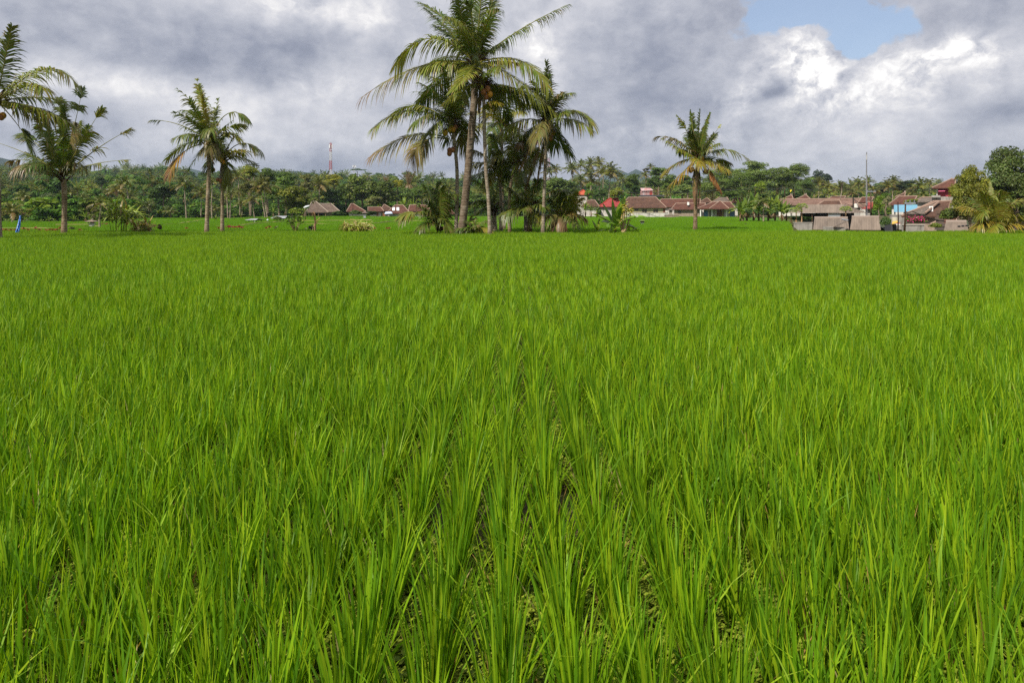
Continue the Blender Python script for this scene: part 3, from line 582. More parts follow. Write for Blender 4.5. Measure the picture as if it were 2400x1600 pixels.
# ------------------------------------------------------------------ foliage crowns
def leaf_cloud(lobes, count, size, rng, col_fn, shell=.55, aspect=.55, elong=1.0):
    """many separate leaf faces spread through ellipsoidal lobes; lobes: (cx,cy,cz,rx,ry,rz)"""
    L = np.array(lobes); w = (L[:, 3]*L[:, 4]*L[:, 5])**(2/3); w /= w.sum()
    idx = rng.choice(len(L), count, p=w)
    d = rng.normal(size=(count, 3)); d /= np.linalg.norm(d, axis=1)[:, None]
    d[:, 2] = np.where(d[:, 2] < -.35, -d[:, 2]*.6, d[:, 2])
    r = 1 - shell*rng.random(count)**2.2
    r += (rng.random(count) < .1)*rng.uniform(0, .22, count)
    c = L[idx, :3] + d*r[:, None]*L[idx, 3:]
    nrm = d*.9 + rng.normal(size=(count, 3))*.55 + np.array([0, 0, .35])
    nrm /= np.linalg.norm(nrm, axis=1)[:, None]
    a = np.cross(nrm, rng.normal(size=(count, 3))); a /= np.linalg.norm(a, axis=1)[:, None]
    b = np.cross(nrm, a)
    s = size*rng.uniform(.6, 1.35, count)[:, None]
    a = a*s*elong; b = b*s*aspect
    bend = nrm*s*.18
    v = np.stack([c-a, c+b*.9+bend, c+a, c-b*.9+bend], axis=1).reshape(-1, 3)
    col = col_fn(c, idx, rng)
    col = np.repeat(col, 4, axis=0)
    return v, col
def quads_mesh(name, v, col, mat):
    n = len(v)//4
    me = bpy.data.meshes.new(name)
    me.vertices.add(len(v)); me.vertices.foreach_set('co', v.astype(np.float32).ravel())
    me.loops.add(len(v)); me.loops.foreach_set('vertex_index', np.arange(len(v), dtype=np.int32))
    me.polygons.add(n)
    me.polygons.foreach_set('loop_start', np.arange(0, len(v), 4, dtype=np.int32))
    at = me.color_attributes.new('col', 'FLOAT_COLOR', 'POINT')
    c = np.ones((len(v), 4), dtype=np.float32); c[:, :3] = col
    at.data.foreach_set('color', c.ravel())
    me.materials.append(mat); me.update(); me.validate()
    return me
def tree_cols(base, var=.3, lobevar=.22):
    base = np.array(base)
    def fn(c, idx, rng):
        lob = rng.uniform(1-lobevar, 1+lobevar, idx.max()+1)
        k = lob[idx][:, None]*rng.uniform(1-var, 1+var, (len(c), 1))
        warm = rng.random((len(c), 1))
        return base*k*np.concatenate([.85+.4*warm, np.ones_like(warm), .9+.2*warm], axis=1)
    return fn
def lobes_round(rng, n=18, flat=1.0, spread=.62, rr=(.24, .42)):
    out = []
    for i in range(n):
        a = rng.uniform(0, 6.283); e = math.asin(rng.uniform(-.8, 1)); q = rng.uniform(.55, 1.0)*spread
        r = rng.uniform(*rr)
        out.append((q*math.cos(a)*math.cos(e), q*math.sin(a)*math.cos(e), q*math.sin(e)*flat*1.15, r, r, r*.8*flat))
    out.append((0, 0, 0, .5, .5, .5*flat))
    return out
def lobes_umbrella(rng, n=14):
    out = []
    for i in range(n):
        a = rng.uniform(0, 6.283); q = rng.uniform(.1, .85)
        out.append((q*math.cos(a), q*math.sin(a), .75-.35*q+rng.uniform(-.25, .15), rng.uniform(.2, .38), rng.uniform(.2, .38), .1))
    return out
def lobes_bamboo(rng, n=44):
    out = []
    for i in range(n):
        a = rng.uniform(0, 6.283); q = rng.uniform(0, .95)
        h = .95-.8*q**2 - rng.random()**1.2*1.5*(1-.4*q)
        out.append((q*math.cos(a), q*math.sin(a), h, rng.uniform(.2, .33), rng.uniform(.2, .33), rng.uniform(.16, .3)))
    return out
def lobes_open(rng, n=20):
    out = []
    for i in range(n):
        a = rng.uniform(0, 6.283); q = rng.uniform(.1, .8); h = rng.uniform(-.6, 1)
        r = rng.uniform(.14, .3)
        out.append((q*math.cos(a)*(1-.5*abs(h)), q*math.sin(a)*(1-.5*abs(h)), h*.85, r, r, r*.75))
    return out
W3 = (1., 1., 1.)
NPR = np.random.default_rng(5)
CROWNS = {}
def crown_kind(kind, i, count, size, maker, var=.3, lobevar=.25, mat='tree', elong=1.0, aspect=.55, shell=.55):
    rng = np.random.default_rng(100+i*17+len(kind))
    v, c = leaf_cloud(maker(rng), count, size, rng, tree_cols(W3, var, lobevar), shell, aspect, elong)
    CROWNS[(kind, i)] = quads_mesh(kind+'_crown', v, c, M[mat])
for i in range(5): crown_kind('round', i, 3000, .075, lobes_round)
for i in range(2): crown_kind('umbrella', i, 1300, .06, lobes_umbrella)
for i in range(4): crown_kind('bamboo', i, 7500, .05, lobes_bamboo, elong=1.3, aspect=.35)
for i in range(3): crown_kind('open', i, 2400, .07, lobes_open)
for i in range(2): crown_kind('shrub', i, 1500, .11, lambda r: lobes_round(r, 12))
for i in range(2): crown_kind('big', i, 26000, .032, lambda r: lobes_round(r, 70, 1.0, .74, (.16, .32)), var=.35, lobevar=.3, shell=.4)

def broad_trunk(parent, base, top, r, rng, limbs=5, crown_r=3.0, col=W3):
    mb = MB()
    b = Vector(base); t = Vector(top)
    mid = (b+t)*.5 + Vector((rng.uniform(-.3, .3), rng.uniform(-.3, .3), 0))
    mb.tube([b, b+(mid-b)*.5, mid, t], [r*1.35, r*1.05, r*.9, r*.6], 8, col)
    for k in range(limbs):
        a = 6.283*k/limbs + rng.uniform(-.4, .4)
        s = mid + (t-mid)*rng.uniform(.1, .9)
        e = s + Vector((math.cos(a)*crown_r*.6, math.sin(a)*crown_r*.6, crown_r*rng.uniform(.3, .75)))
        mb.tube([s, (s+e)*.5+Vector((0, 0, .12*crown_r)), e], [r*.5, r*.33, r*.12], 5, col)
    return mb.build('trunk', M['bark'], parent)
def tree(kind, label, cx, cy, rx, ry, by, Y, col, var=None, name='broadleaf_tree', cat='tree', group='trees behind the rice terraces', bare=False, limbs=4, depth=None):
    """crown centre and radii in photo pixels at distance Y; by = height of the foot in the photo"""
    rng = random.Random(int(cx*7+cy*13))
    c = P(cx, cy, Y); k = Y/F
    base = Vector((c.x + rng.uniform(-.1, .1)*rx*k, Y, GZ(c.x, Y) if by is None else Z(by, Y)))
    t = thing(name, label, cat, base, group)
    n = sum(1 for q in CROWNS if q[0] == kind)
    o = link('crown', CROWNS[(kind, (var if var is not None else rng.randrange(n)) % n)], t)
    o.location = c - base
    o.scale = (rx*k*1.12, (depth or rx)*k*1.12, ry*k*1.12)
    o.rotation_euler = (0, 0, rng.uniform(0, 6.28))
    if kind == 'big': o.rotation_euler = (0, 0, 0)
    o.color = tuple(q*1.3 for q in col) + (1,)
    h = c.z - base.z
    if kind not in ('shrub', 'bamboo'):
        broad_trunk(t, base, Vector((c.x, Y, base.z + h*1.0)), max(.1, .024*(h+ry*k)), rng, limbs, min(rx, ry)*k)
    elif kind == 'bamboo':
        mb = MB()
        for q in range(16):
            a = rng.uniform(0, 6.28); rr = rng.uniform(0, .5)*rx*k
            b0 = base + Vector((math.cos(a)*rr*.6, math.sin(a)*rr*.6, 0))
            e = c + Vector((math.cos(a)*rr*1.5, math.sin(a)*rr*1.5, ry*k*rng.uniform(.1, .7)))
            mb.tube([b0, (b0*.4+e*.6)+Vector((0, 0, .6)), e], [.07, .06, .02], 5, (1.2, 1.3, .7))
        mb.build('culm', M['bark'], t)
    return t

# ------------------------------------------------------------------ distant palms (shared crowns, each palm its own object)
PCROWN = []
def far_crown(seed, nf=22, leaf=.26, n=15, torn=.25, updeg=75):
    rg = random.Random(seed); mb = MB()
    for k in range(nf):
        a = k*2.39996 + rg.uniform(-.3, .3); u = k/(nf-1)
        el = R(updeg) - R(updeg+28)*u + rg.uniform(-.15, .15)
        LL = rg.uniform(.85, 1.1)
        h = LL*math.cos(el)
        p1 = Vector((math.cos(a)*h*.5, math.sin(a)*h*.5, LL*(.5*math.sin(el)+.16)))
        p2 = Vector((math.cos(a)*h, math.sin(a)*h, LL*(.8*math.sin(el)-.1)))
        g = ()
        if rg.random() < torn: s0 = rg.uniform(.3, .8); g = ((s0, s0+.12),)
        c = lerp3(DEEP, LIME, min(1, u*.9+rg.uniform(-.25, .25)) if u > .2 else rg.random()*.5)
        if u > .85: c = lerp3(c, DRY, rg.uniform(.2, .9))
        frond(mb, Vector((0, 0, 0)), p1, p2, leaf, n=n, w=.05, droop=.7, gaps=g, col=c, rng=rg, rad=.011, segs=2)
    return mb.mesh('palm_crown', M['palm'])
for i in range(6): PCROWN.append(far_crown(200+i, updeg=(75, 80, 60, 85, 70, 78)[i], torn=(.2, .5, .1, .3, .5, .2)[i]))
def dead_crown(seed):
    rg = random.Random(seed); mb = MB()
    for k in range(15):
        a = k*2.4; el = R(rg.uniform(55, 88)); LL = rg.uniform(.7, 1.05)
        d = Vector((math.cos(a)*math.cos(el), math.sin(a)*math.cos(el), math.sin(el)))
        frond(mb, Vector((0, 0, 0)), d*LL*.5+Vector((0, 0, .04)), d*LL, .12, n=12, w=.03, droop=1.0, col=DRY, rng=rg, rad=.014, segs=2, rach=TAN)
    for k in range(8):
        a = k*.8
        d = Vector((math.cos(a)*.28, math.sin(a)*.28, -.6))
        frond(mb, Vector((0, 0, 0)), Vector((d.x, d.y, .1)), d, .12, n=10, w=.03, droop=1.2, col=DRY, rng=rg, rad=.012, segs=2, rach=TAN)
    return mb.mesh('dead_crown', M['palm'])
DCROWN = [dead_crown(1), dead_crown(2)]
TRUNKM = []
for i in range(3):
    mb = palm_trunk([(0, 0, 0), (.02*(i-1), .01, .4), (.01, 0, .75), (0, 0, 1)], .022, .016, 1.3, n=7, step=.03)
    # taller than wide: one unit high
    TRUNKM.append(mb.mesh('palm_trunk', M['trunk'], smooth=True))
def bg_palm(label, bx, by, cx, cy, r, Y, v=0, tint=(1, 1, 1), dead=False, group='coconut palms behind the rice terraces', tw=1.0, name='coconut_palm'):
    c = P(cx, cy, Y); k = Y/F
    b = P(bx, by, Y)
    if by is None: b.z = GZ(b.x, Y)
    t = thing('dead_palm' if dead else name, label, 'palm tree', b, group)
    d = c - b; L = d.length
    tr = link('trunk', TRUNKM[v % 3], t)
    w = L*.75 if L < 9 else 6.75
    q = Vector((0, 0, 1)).rotation_difference(d.normalized())
    tr.rotation_mode = 'QUATERNION'; tr.rotation_quaternion = q
    tr.scale = (w*tw*.55+2.2, w*tw*.55+2.2, L)
    cr = link('crown', DCROWN[v % 2] if dead else PCROWN[v % 6], t)
    cr.location = d; cr.scale = (r*k*1.12,)*3; cr.rotation_euler = (0, 0, (cx*1.7+cy) % 6.28)
    cr.color = (*tint, 1)
    return t

# ------------------------------------------------------------------ broad-leaved herbs
def strip_leaf(mb, p, d, up, L, w, droop, col, rng, segs=7, fold=.25, tear=0):
    """paddle leaf with a midrib: two half blades hanging from it"""
    d = d.normalized(); sd = d.cross(up).normalized()
    pts = []; q = Vector(p); dd = Vector(d)
    for i in range(segs+1):
        pts.append(q.copy()); q = q + dd*(L/segs); dd = (dd + Vector((0, 0, -droop/segs*1.6))).normalized()
    for s in (-1, 1):
        vs = []; cs = []
        for i, c in enumerate(pts):
            u = i/segs
            ww = w*.5*math.sin(math.pi*min(1, .06+u*.94))**.6 if u < 1 else 0
            vs += [c, c + sd*s*ww*math.cos(fold) + Vector((0, 0, -ww*math.sin(fold)*(1+u)))]
            k = rng.uniform(.88, 1.12); cs += [tuple(x*1.25 for x in col), tuple(x*k for x in col)]
        fs = []
        for i in range(segs):
            if tear and rng.random() < tear: continue
            fs.append((2*i, 2*i+1, 2*i+3, 2*i+2))
        mb.add(vs, fs, cs)
    mb.tube(pts, [.03*w]*len(pts) if w > .2 else .01, 3, tuple(min(1, x*1.7) for x in col), cap=False)
def banana(label, px, by, ty, Y, seed=1, nleaf=9, col=(.09, .17, .015), group='banana plants', separate=False, spread=1.0, wide=.5, dry=3, name='banana_plant', sf=.5):
    rg = random.Random(seed)
    b = P(px, by, Y)
    if by >= 530: b.z = GZ(b.x, b.y)
    H = Z(ty, Y) - b.z
    t = thing(name, label, 'banana plant', b, group)
    st = H*sf
    mb = MB(); mb.tube([b, b+Vector((.03, 0, st*.5)), b+Vector((0, .02, st))], [.05*H**.7+.03, .045*H**.7+.02, .05], 8, (.34, .27, .14))
    mb.build('stem', M['wood'], t, smooth=True)
    mb = MB(); top = b + Vector((0, 0, st))
    for k in range(nleaf):
        a = k*2.4+seed; el = R(84 - 62*k/nleaf)
        d = Vector((math.cos(a)*math.cos(el)*spread, math.sin(a)*math.cos(el)*spread, math.sin(el)))
        L = (H-st)*rg.uniform(1.0, 1.3)
        if separate: mb = MB()
        c = lerp3(col, (.22, .27, .02), rg.random()*.6)
        s = top + d*L*.12
        mb.tube([top, s], .02, 4, (.2, .25, .04))
        strip_leaf(mb, s, d, Vector((0, 0, 1)) if el < 1.3 else Vector((math.sin(a), -math.cos(a), .2)), L*.92, wide*L*.55, .5+.5*k/nleaf, c, rg, 9, .3, .1 if k > 2 else 0)
        if separate: mb.build('leaf', M['broad'], t)
    if not separate: mb.build('crown', M['broad'], t)
    if dry:
        mb = MB()
        for k in range(dry):
            a = rg.uniform(0, 6.28); d = Vector((math.cos(a), math.sin(a), -.3))
            strip_leaf(mb, top-Vector((0, 0, .1*H)), d, Vector((0, 0, 1)), H*.3, .07*H, 1.8, (.2, .13, .06), rg, 5, .5)
        mb.build('dead_leaf', M['broad'], t)
    return t
def cane(label, px, by, rx, ty, Y, n, seed, col=(.2, .28, .035), pale=(.42, .35, .12), stem=True, name='cane_grass_clump', w=.05, ps=.35, tall=False):
    """clump of arching grass blades on upright stems"""
    rg = random.Random(seed); b = P(px, by, Y)
    if by >= 530: b.z = GZ(b.x, b.y)
    t = thing(name, label, 'tall grass', b, 'clumps of tall grass on the field bank')
    H = Z(ty, Y)-b.z; rad = rx*Y/F
    st = MB(); fo = MB()
    for k in range(n):
        a = rg.uniform(0, 6.28); q = math.sqrt(rg.random())*rad*.75
        p = b + Vector((math.cos(a)*q, math.sin(a)*q*.7, 0))
        h = H*(rg.uniform(.45, .8) if tall else rg.uniform(.3, .75))*(1-.35*q/rad)
        lean = Vector((math.cos(a)*.22*q/rad + rg.uniform(-.1, .1), math.sin(a)*.2, 1)).normalized()
        st.tube([p, p+lean*h], [.02, .012], 4, lerp3((.3, .3, .08), (.42, .28, .12), rg.random()))
        for j in range(7):
            s = p + lean*h*rg.uniform(.6 if tall else .3, 1)
            a2 = rg.uniform(0, 6.28); e = rg.uniform(.75, 1.45)
            d = Vector((math.cos(a2)*math.cos(e), math.sin(a2)*math.cos(e), math.sin(e)))
            c = lerp3(col, (.26, .30, .03), rg.random()) if rg.random() > ps else lerp3(pale, DRY, rg.random())
            strip_leaf(fo, s, d, Vector((0, 0, 1)), H*rg.uniform(.35, .6), w*rg.uniform(.7, 1.3), rg.uniform(.8, 2.2), c, rg, 5, .2)
    st.build('stem', M['wood'], t); fo.build('foliage', M['broad'], t)
    return t
TI = []
def ti_mesh(seed, dark):
    rg = random.Random(seed); mb = MB()
    mb.tube([(0, 0, 0), (.02, 0, .5), (0, .01, 1)], [.022, .018, .012], 5, (.25, .15, .08))
    for k in range(16):
        a = k*2.4; e = rg.uniform(.15, 1.3)
        d = Vector((math.cos(a)*math.cos(e), math.sin(a)*math.cos(e), math.sin(e)))
        c = lerp3((.36, .008, .04), (.12, .012, .03), rg.random()*(.9 if dark else .5))
        strip_leaf(mb, Vector((0, 0, .93+.004*k)), d, Vector((0, 0, 1)), rg.uniform(.2, .3), .075, .8, c, rg, 4, .2)
    return mb.mesh('ti_plant', M['broad'])
TI = [ti_mesh(1, False), ti_mesh(2, False), ti_mesh(3, True)]
def ti_plant(label, px, ty, Y, h=1.0, s=1.0, v=0):
    x = X(px, Y); z0 = GZ(x, Y); zt = Z(ty, Y)
    hh = max(.5, zt - z0)
    o = link('ti_plant', TI[v % 3], None, (x, Y, z0))
    o.scale = (s, s, hh/1.08); o.rotation_euler = (0, 0, px % 6)
    tag(o, label, 'ti plant', 'red-leaved ti plants')
    return o
# ------------------------------------------------------------------ buildings
def window(t, x0, x1, z0, z1, y, fcol=(.16, .10, .06), panes=2):
    fr = MB(); d = .07
    fr.box(x0-d, x1+d, y-.05, y+.02, z1, z1+d, fcol); fr.box(x0-d, x1+d, y-.07, y+.02, z0-d, z0, fcol)
    fr.box(x0-d, x0, y-.045, y+.02, z0, z1, fcol); fr.box(x1, x1+d, y-.045, y+.02, z0, z1, fcol)
    for k in range(1, panes):
        xm = x0+(x1-x0)*k/panes; fr.box(xm-.035, xm+.035, y-.043, y+.02, z0, z1, fcol)
    f = fr.build('window', M['any'], t)
    g = MB(); g.box(x0, x1, y-.02, y+.01, z0, z1); g.build('pane', M['glass'], f)
def hip_roof(t, x0, x1, y0, y1, ze, rx0, rx1, zr, mat, caps=True, capcol=(.30, .2, .15), fascia=.16, name='roof', gable=False):
    ym = (y0+y1)/2; mb = MB()
    v = [(x0,y0,ze),(x1,y0,ze),(x1,y1,ze),(x0,y1,ze),(rx0,ym,zr),(rx1,ym,zr),
         (x0,y0,ze-fascia),(x1,y0,ze-fascia),(x1,y1,ze-fascia),(x0,y1,ze-fascia)]
    f = [(0,1,5,4),(1,2,5),(2,3,4,5),(3,0,4),(6,7,1,0),(7,8,2,1),(8,9,3,2),(9,6,0,3),(9,8,7,6)]
    mb.add(v, f)
    r = mb.build(name, M[mat], t)
    if caps:
        c = MB(); h = Vector((0, 0, .07))
        for a, b in ((4, 5), (0, 4), (3, 4), (1, 5), (2, 5)):
            A = Vector(v[a])+h*.6; B = Vector(v[b])+h
            if (A-B).length > .2: c.tube([A, (A+B)/2-h*.3, B], .13, 5, capcol)
        c.build('ridge_tile', M['any'], r)
    return r
def finial(r, p, s=.35, col=(.35, .27, .22)):
    mb = MB(); p = Vector(p)
    mb.tube([p, p+Vector((0, 0, s*.5)), p+Vector((0, 0, s*.7)), p+Vector((0, 0, s*1.5))], [s*.35, s*.22, s*.4, s*.06], 6, col)
    mb.build('finial', M['any'], r)
def face_viewer(t):
    """the houses stand square to the lane through the fields, not to one common axis"""
    a = math.atan2(t.location.x, t.location.y)
    t.rotation_euler = (0, 0, -a); t.scale = (math.cos(a), 1, 1)
def house(label, x0, x1, rx0, rx1, yr, ye, yb, Y, D, roof, wall='cream', inset=.7, wins=(), doors=(), cols=(), fins=False, group=None, name='house', cat='house', capcol=(.30, .2, .15), vent=None, open_front=False, wallcol=None):
    """pixel outline of the front eaves, ridge and foot -> a real hipped house D metres deep"""
    gx = (X(x0, Y)+X(x1, Y))/2; zb = Z(yb, Y)
    t = thing(name, label, cat, (gx, Y, zb), group); face_viewer(t)
    ze = Z(ye, Y); zr = Z(yr, Y+D/2)
    ax, bx = X(x0, Y), X(x1, Y)
    yf = Y+inset
    w = MB()
    if open_front:   # back and side walls, posts in front
        w.box(ax+inset, ax+inset+.15, yf, Y+D-inset, zb-.6, ze-.05); w.box(bx-inset-.15, bx-inset, yf, Y+D-inset, zb-.6, ze-.05)
        w.box(ax+inset+.15, bx-inset-.15, Y+D-inset-.2, Y+D-inset, zb-.6, ze-.05)
    else:
        w.box(ax+inset, bx-inset, yf, Y+D-inset, zb-.6, ze-.05)
    w.build('wall', M[wall], t)
    r = hip_roof(t, ax, bx, Y, Y+D, ze, X(rx0, Y+D/2), X(rx1, Y+D/2), zr, roof, capcol=capcol)
    for (a, b, c, d, *e) in wins:
        window(t, X(a, yf), X(b, yf), Z(d, yf), Z(c, yf), yf, *(e or []))
    for (a, b, c, d, col) in doors:
        m = MB(); xa, xb, za, zb2 = X(a, yf), X(b, yf), Z(d, yf), Z(c, yf)
        m.box(xa, xb, yf-.05, yf+.02, za, zb2, col)
        m.box(xa-.08, xa, yf-.08, yf+.02, za, zb2+.08, (.3, .2, .12)); m.box(xb, xb+.08, yf-.08, yf+.02, za, zb2+.08, (.3, .2, .12)); m.box(xa, xb, yf-.08, yf+.02, zb2, zb2+.08, (.3, .2, .12))
        for k in range(1, 4): m.box(xa+(xb-xa)*k/4-.02, xa+(xb-xa)*k/4+.02, yf-.065, yf, za, zb2, tuple(q*.5 for q in col))
        m.build('door', M['any'], t)
    for (a, c) in cols:
        m = MB(); xa = X(a, Y+.25)
        m.tube([(xa, Y+.25, zb-.5), (xa, Y+.25, ze-.05)], .11 if c[0] < .4 else .16, 6, c); m.build('column', M['any'], t)
    if fins:
        finial(r, (X(rx0, Y+D/2), Y+D/2, zr)); finial(r, (X(rx1, Y+D/2), Y+D/2, zr))
    if vent:
        m = MB(); a = P(vent[0], vent[1], Y+D*.2); m.box(a.x-.25, a.x+.25, a.y-.3, a.y+.3, a.z-.3, a.z+.45, (.8, .8, .78)); m.build('vent', M['any'], r)
    return t, ze, zr
def mono_roof(name, label, cat, x0, x1, yt, yb, Y, rise, D, mat, foot, group=None, skew=0, closed='conc', posts=True, gable=True):
    """shed with a plain sloping sheet roof whose front plane faces the camera"""
    zt = Z(yt, Y+D); zb = Z(yb, Y)
    a, b = X(x0, Y), X(x1, Y); g = thing(name, label, cat, ((a+b)/2, Y, foot), group); face_viewer(g)
    s = skew*Y/F
    m = MB(); th = .06
    v = [(a,Y,zb),(b,Y,zb),(b-s,Y+D,zt),(a+s,Y+D,zt)]
    bk = [(b-s,Y+2*D,zb),(a+s,Y+2*D,zb)]
    lo = [(q[0], q[1], q[2]-th) for q in v+bk]
    m.add(v+bk+lo, [(0,1,2,3),(3,2,4,5),(7,6,9,8),(8,9,11,10),(0,6,7,1),(1,7,8,2),(2,8,10,4),(4,10,11,5),(5,11,9,3),(3,9,6,0)])
    r = m.build('roof', M[mat], g)
    c = MB(); c.tube([Vector(v[3])+Vector((0, 0, .03)), Vector(v[2])+Vector((0, 0, .03))], .12, 6, (.3, .24, .2)); c.build('ridge_cap', M['any'], r)
    w = MB(); xa, xb = a+.35+max(s, 0), b-.35-max(s, 0)
    w.box(xa, xb, Y+.4, Y+2*D-.4, foot-.3, zb+.02); w.build('wall', M[closed], g)
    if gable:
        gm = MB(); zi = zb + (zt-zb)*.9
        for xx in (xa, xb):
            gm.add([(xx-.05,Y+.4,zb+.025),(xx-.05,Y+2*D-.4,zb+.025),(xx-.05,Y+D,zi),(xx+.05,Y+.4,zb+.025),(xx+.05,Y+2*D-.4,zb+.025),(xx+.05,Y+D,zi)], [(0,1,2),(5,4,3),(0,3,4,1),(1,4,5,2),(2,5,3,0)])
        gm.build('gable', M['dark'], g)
    return g
def lattice_tower(name, label, px, by, ty, Y, wb, wt, n, bands, group=None, dish=True, c1=(.5, .06, .05), c2=(.72, .72, .72)):
    b = P(px, by, Y); top = Z(ty, Y); t = thing(name, label, 'mast', b, group)
    H = top-b.z
    for k in range(bands):
        m = MB(); z0, z1 = b.z+H*k/bands, b.z+H*(k+1)/bands
        c = c1 if (k + bands) % 2 else c2
        for q in range(n):
            za, zb = z0+(z1-z0)*q/n, z0+(z1-z0)*(q+1)/n
            def cor(z, i):
                w = (wb+(wt-wb)*(z-b.z)/H)/2
                return Vector((b.x+(-w, w, w, -w)[i], Y+(-w, -w, w, w)[i], z))
            for i in range(4):
                j = (i+1) % 4; th = .02*wb+.012
                m.tube([cor(za, i), cor(zb, i)], th*1.7, 4, c); m.tube([cor(za, i), cor(zb, j)], th, 3, c); m.tube([cor(za, j), cor(zb, i)], th, 3, c); m.tube([cor(zb, i), cor(zb, j)], th, 3, c)
        m.build('lattice_section', M['any'], t)
    if dish:
        m = MB()
        for a in (0, 2.1, 4.2):
            m.box(b.x+math.cos(a)*wt-wt*.3, b.x+math.cos(a)*wt+wt*.3, Y+math.sin(a)*wt-wt*.3, Y+math.sin(a)*wt+wt*.3, top-H*.12, top-H*.04, (.75, .75, .75))
        m.ball((b.x+wt*.6, Y-wt, top-H*.16), wt*.4, 8, 6, (.7, .7, .7), .9); m.build('antenna', M['any'], t)
    return t
def pole(label, px, by, ty, Y, r=.09, col=(.2, .15, .11), bars=(), px2=None, name='utility_pole', group='utility poles'):
    b = P(px, by, Y)
    t = thing(name, label, 'pole', b, group)
    top = P(px2 if px2 is not None else px, ty, Y)
    m = MB(); m.tube([b, (b+top)/2+Vector((.03, 0, 0)), top], [r*1.25, r, r*.8], 8, col); m.build('shaft', M['wood'], t, smooth=True)
    for (xa, xb, yy) in bars:
        m = MB(); m.box(X(xa, Y), X(xb, Y), Y-.14, Y-.06, Z(yy, Y)-.07, Z(yy, Y)+.07, (.7, .75, .8))
        for q in range(3):
            xx = X(xa, Y)+(X(xb, Y)-X(xa, Y))*(.1+.4*q); m.tube([(xx, Y-.1, Z(yy, Y)+.07), (xx, Y-.1, Z(yy, Y)+.28)], .05, 5, (.5, .5, .5))
        m.build('crossarm', M['steel'], t)
    return t
def wire(label, pts, r=.025, sag=.4, group='overhead cables'):
    m = MB(); out = []
    for (a, b) in zip(pts[:-1], pts[1:]):
        A, B = P(*a), P(*b)
        for k in range(9):
            q = k/8
            if k == 0 and out: continue
            out.append(A+(B-A)*q-Vector((0, 0, sag*4*q*(1-q))))
    m.tube(out, r, 4); o = m.build('overhead_cable', M['wire'], None, out[0])
    return tag(o, label, 'cable', group)
def wall_thing(label, x0, x1, yt, yb, Y, mat, th=.25, name='garden_wall', cap=None, col=(1, 1, 1), cat='wall'):
    a, b = X(x0, Y), X(x1, Y)
    t = thing(name, label, cat, ((a+b)/2, Y, Z(yb, Y)))
    m = MB(); m.box(a, b, Y, Y+th, Z(yb, Y)-.5, Z(yt, Y)-.08, col); m.build('masonry', M[mat], t)
    m = MB(); m.box(a-.05, b+.05, Y-.05, Y+th+.05, Z(yt, Y)-.08, Z(yt, Y), cap or (.4, .37, .32)); m.build('coping', M['any'], t)
    return t
def shrine(label, px, by, ty, Y, w=.5, roofc=(.16, .12, .1), bodyc=(.5, .48, .44), name='shrine', group='offering shrines'):
    b = P(px, by, Y); H = Z(ty, Y)-b.z; t = thing(name, label, 'shrine', b, group); x = b.x
    m = MB(); m.box(x-w*.45, x+w*.45, Y-w*.45, Y+w*.45, b.z, b.z+H*.14, bodyc); m.box(x-w*.28, x+w*.28, Y-w*.28, Y+w*.28, b.z+H*.14, b.z+H*.5, bodyc); m.box(x-w*.42, x+w*.42, Y-w*.42, Y+w*.42, b.z+H*.5, b.z+H*.56, bodyc); m.build('pedestal', M['any'], t)
    m = MB()
    for sx in (-1, 1):
        for sy in (-1, 1): m.tube([(x+sx*w*.34, Y+sy*w*.34, b.z+H*.56), (x+sx*w*.34, Y+sy*w*.34, b.z+H*.78)], .03, 4, (.2, .14, .09))
    m.box(x-w*.25, x+w*.25, Y-.02, Y+w*.3, b.z+H*.56, b.z+H*.74, (.25, .2, .14)); m.build('niche', M['any'], t)
    r = w*.75; m = MB(); z = b.z+H*.76
    m.add([(x-r,Y-r,z),(x+r,Y-r,z),(x+r,Y+r,z),(x-r,Y+r,z),(x,Y,b.z+H)], [(0,1,4),(1,2,4),(2,3,4),(3,0,4),(3,2,1,0)], roofc); m.build('roof', M['any'], t)
    return t
# ------------------------------------------------------------------ ground, hills, rice
def grid_mesh(name, xs, ys, zf, mat, colf=None):
    XX, YY = np.meshgrid(xs, ys); ZZ = zf(XX, YY)
    nx, ny = len(xs), len(ys)
    v = np.stack([XX, YY, ZZ], -1).reshape(-1, 3)
    i = np.arange(nx*ny).reshape(ny, nx)
    f = np.stack([i[:-1, :-1], i[:-1, 1:], i[1:, 1:], i[1:, :-1]], -1).reshape(-1, 4)
    me = bpy.data.meshes.new(name); me.from_pydata(v.tolist(), [], f.tolist())
    if colf is not None:
        at = me.color_attributes.new('col', 'FLOAT_COLOR', 'POINT'); c = np.ones((len(v), 4), dtype=np.float32); c[:, :3] = colf(v); at.data.foreach_set('color', c.ravel())
    me.shade_smooth(); me.materials.append(mat); me.update()
    o = link(name, me, None, (0, 0, 0)); o['kind'] = 'structure'
    return o
def soil_material():
    m, nt, out = newmat('ground_soil')
    c = nd(nt, 'ShaderNodeAttribute', attribute_name='col').outputs['Color']
    n1 = noise(nt, .35, 6, .65, objco(nt)); n2 = noise(nt, 4, 4, .6, objco(nt))
    c = mixc(nt, 1, c, ramp(nt, n1.outputs[0], [(.3, (.7, .72, .7)), (.7, (1.3, 1.25, 1.2))]), 'MULTIPLY')
    c = mixc(nt, 1, c, ramp(nt, n2.outputs[0], [(.3, (.75, .78, .75)), (.7, (1.25, 1.2, 1.2))]), 'MULTIPLY')
    p = nd(nt, 'ShaderNodeBsdfPrincipled', {'Base Color': c, 'Roughness': .95, 'Specular IOR Level': .1}); nt.links.new(p.outputs[0], out.inputs[0]); return m
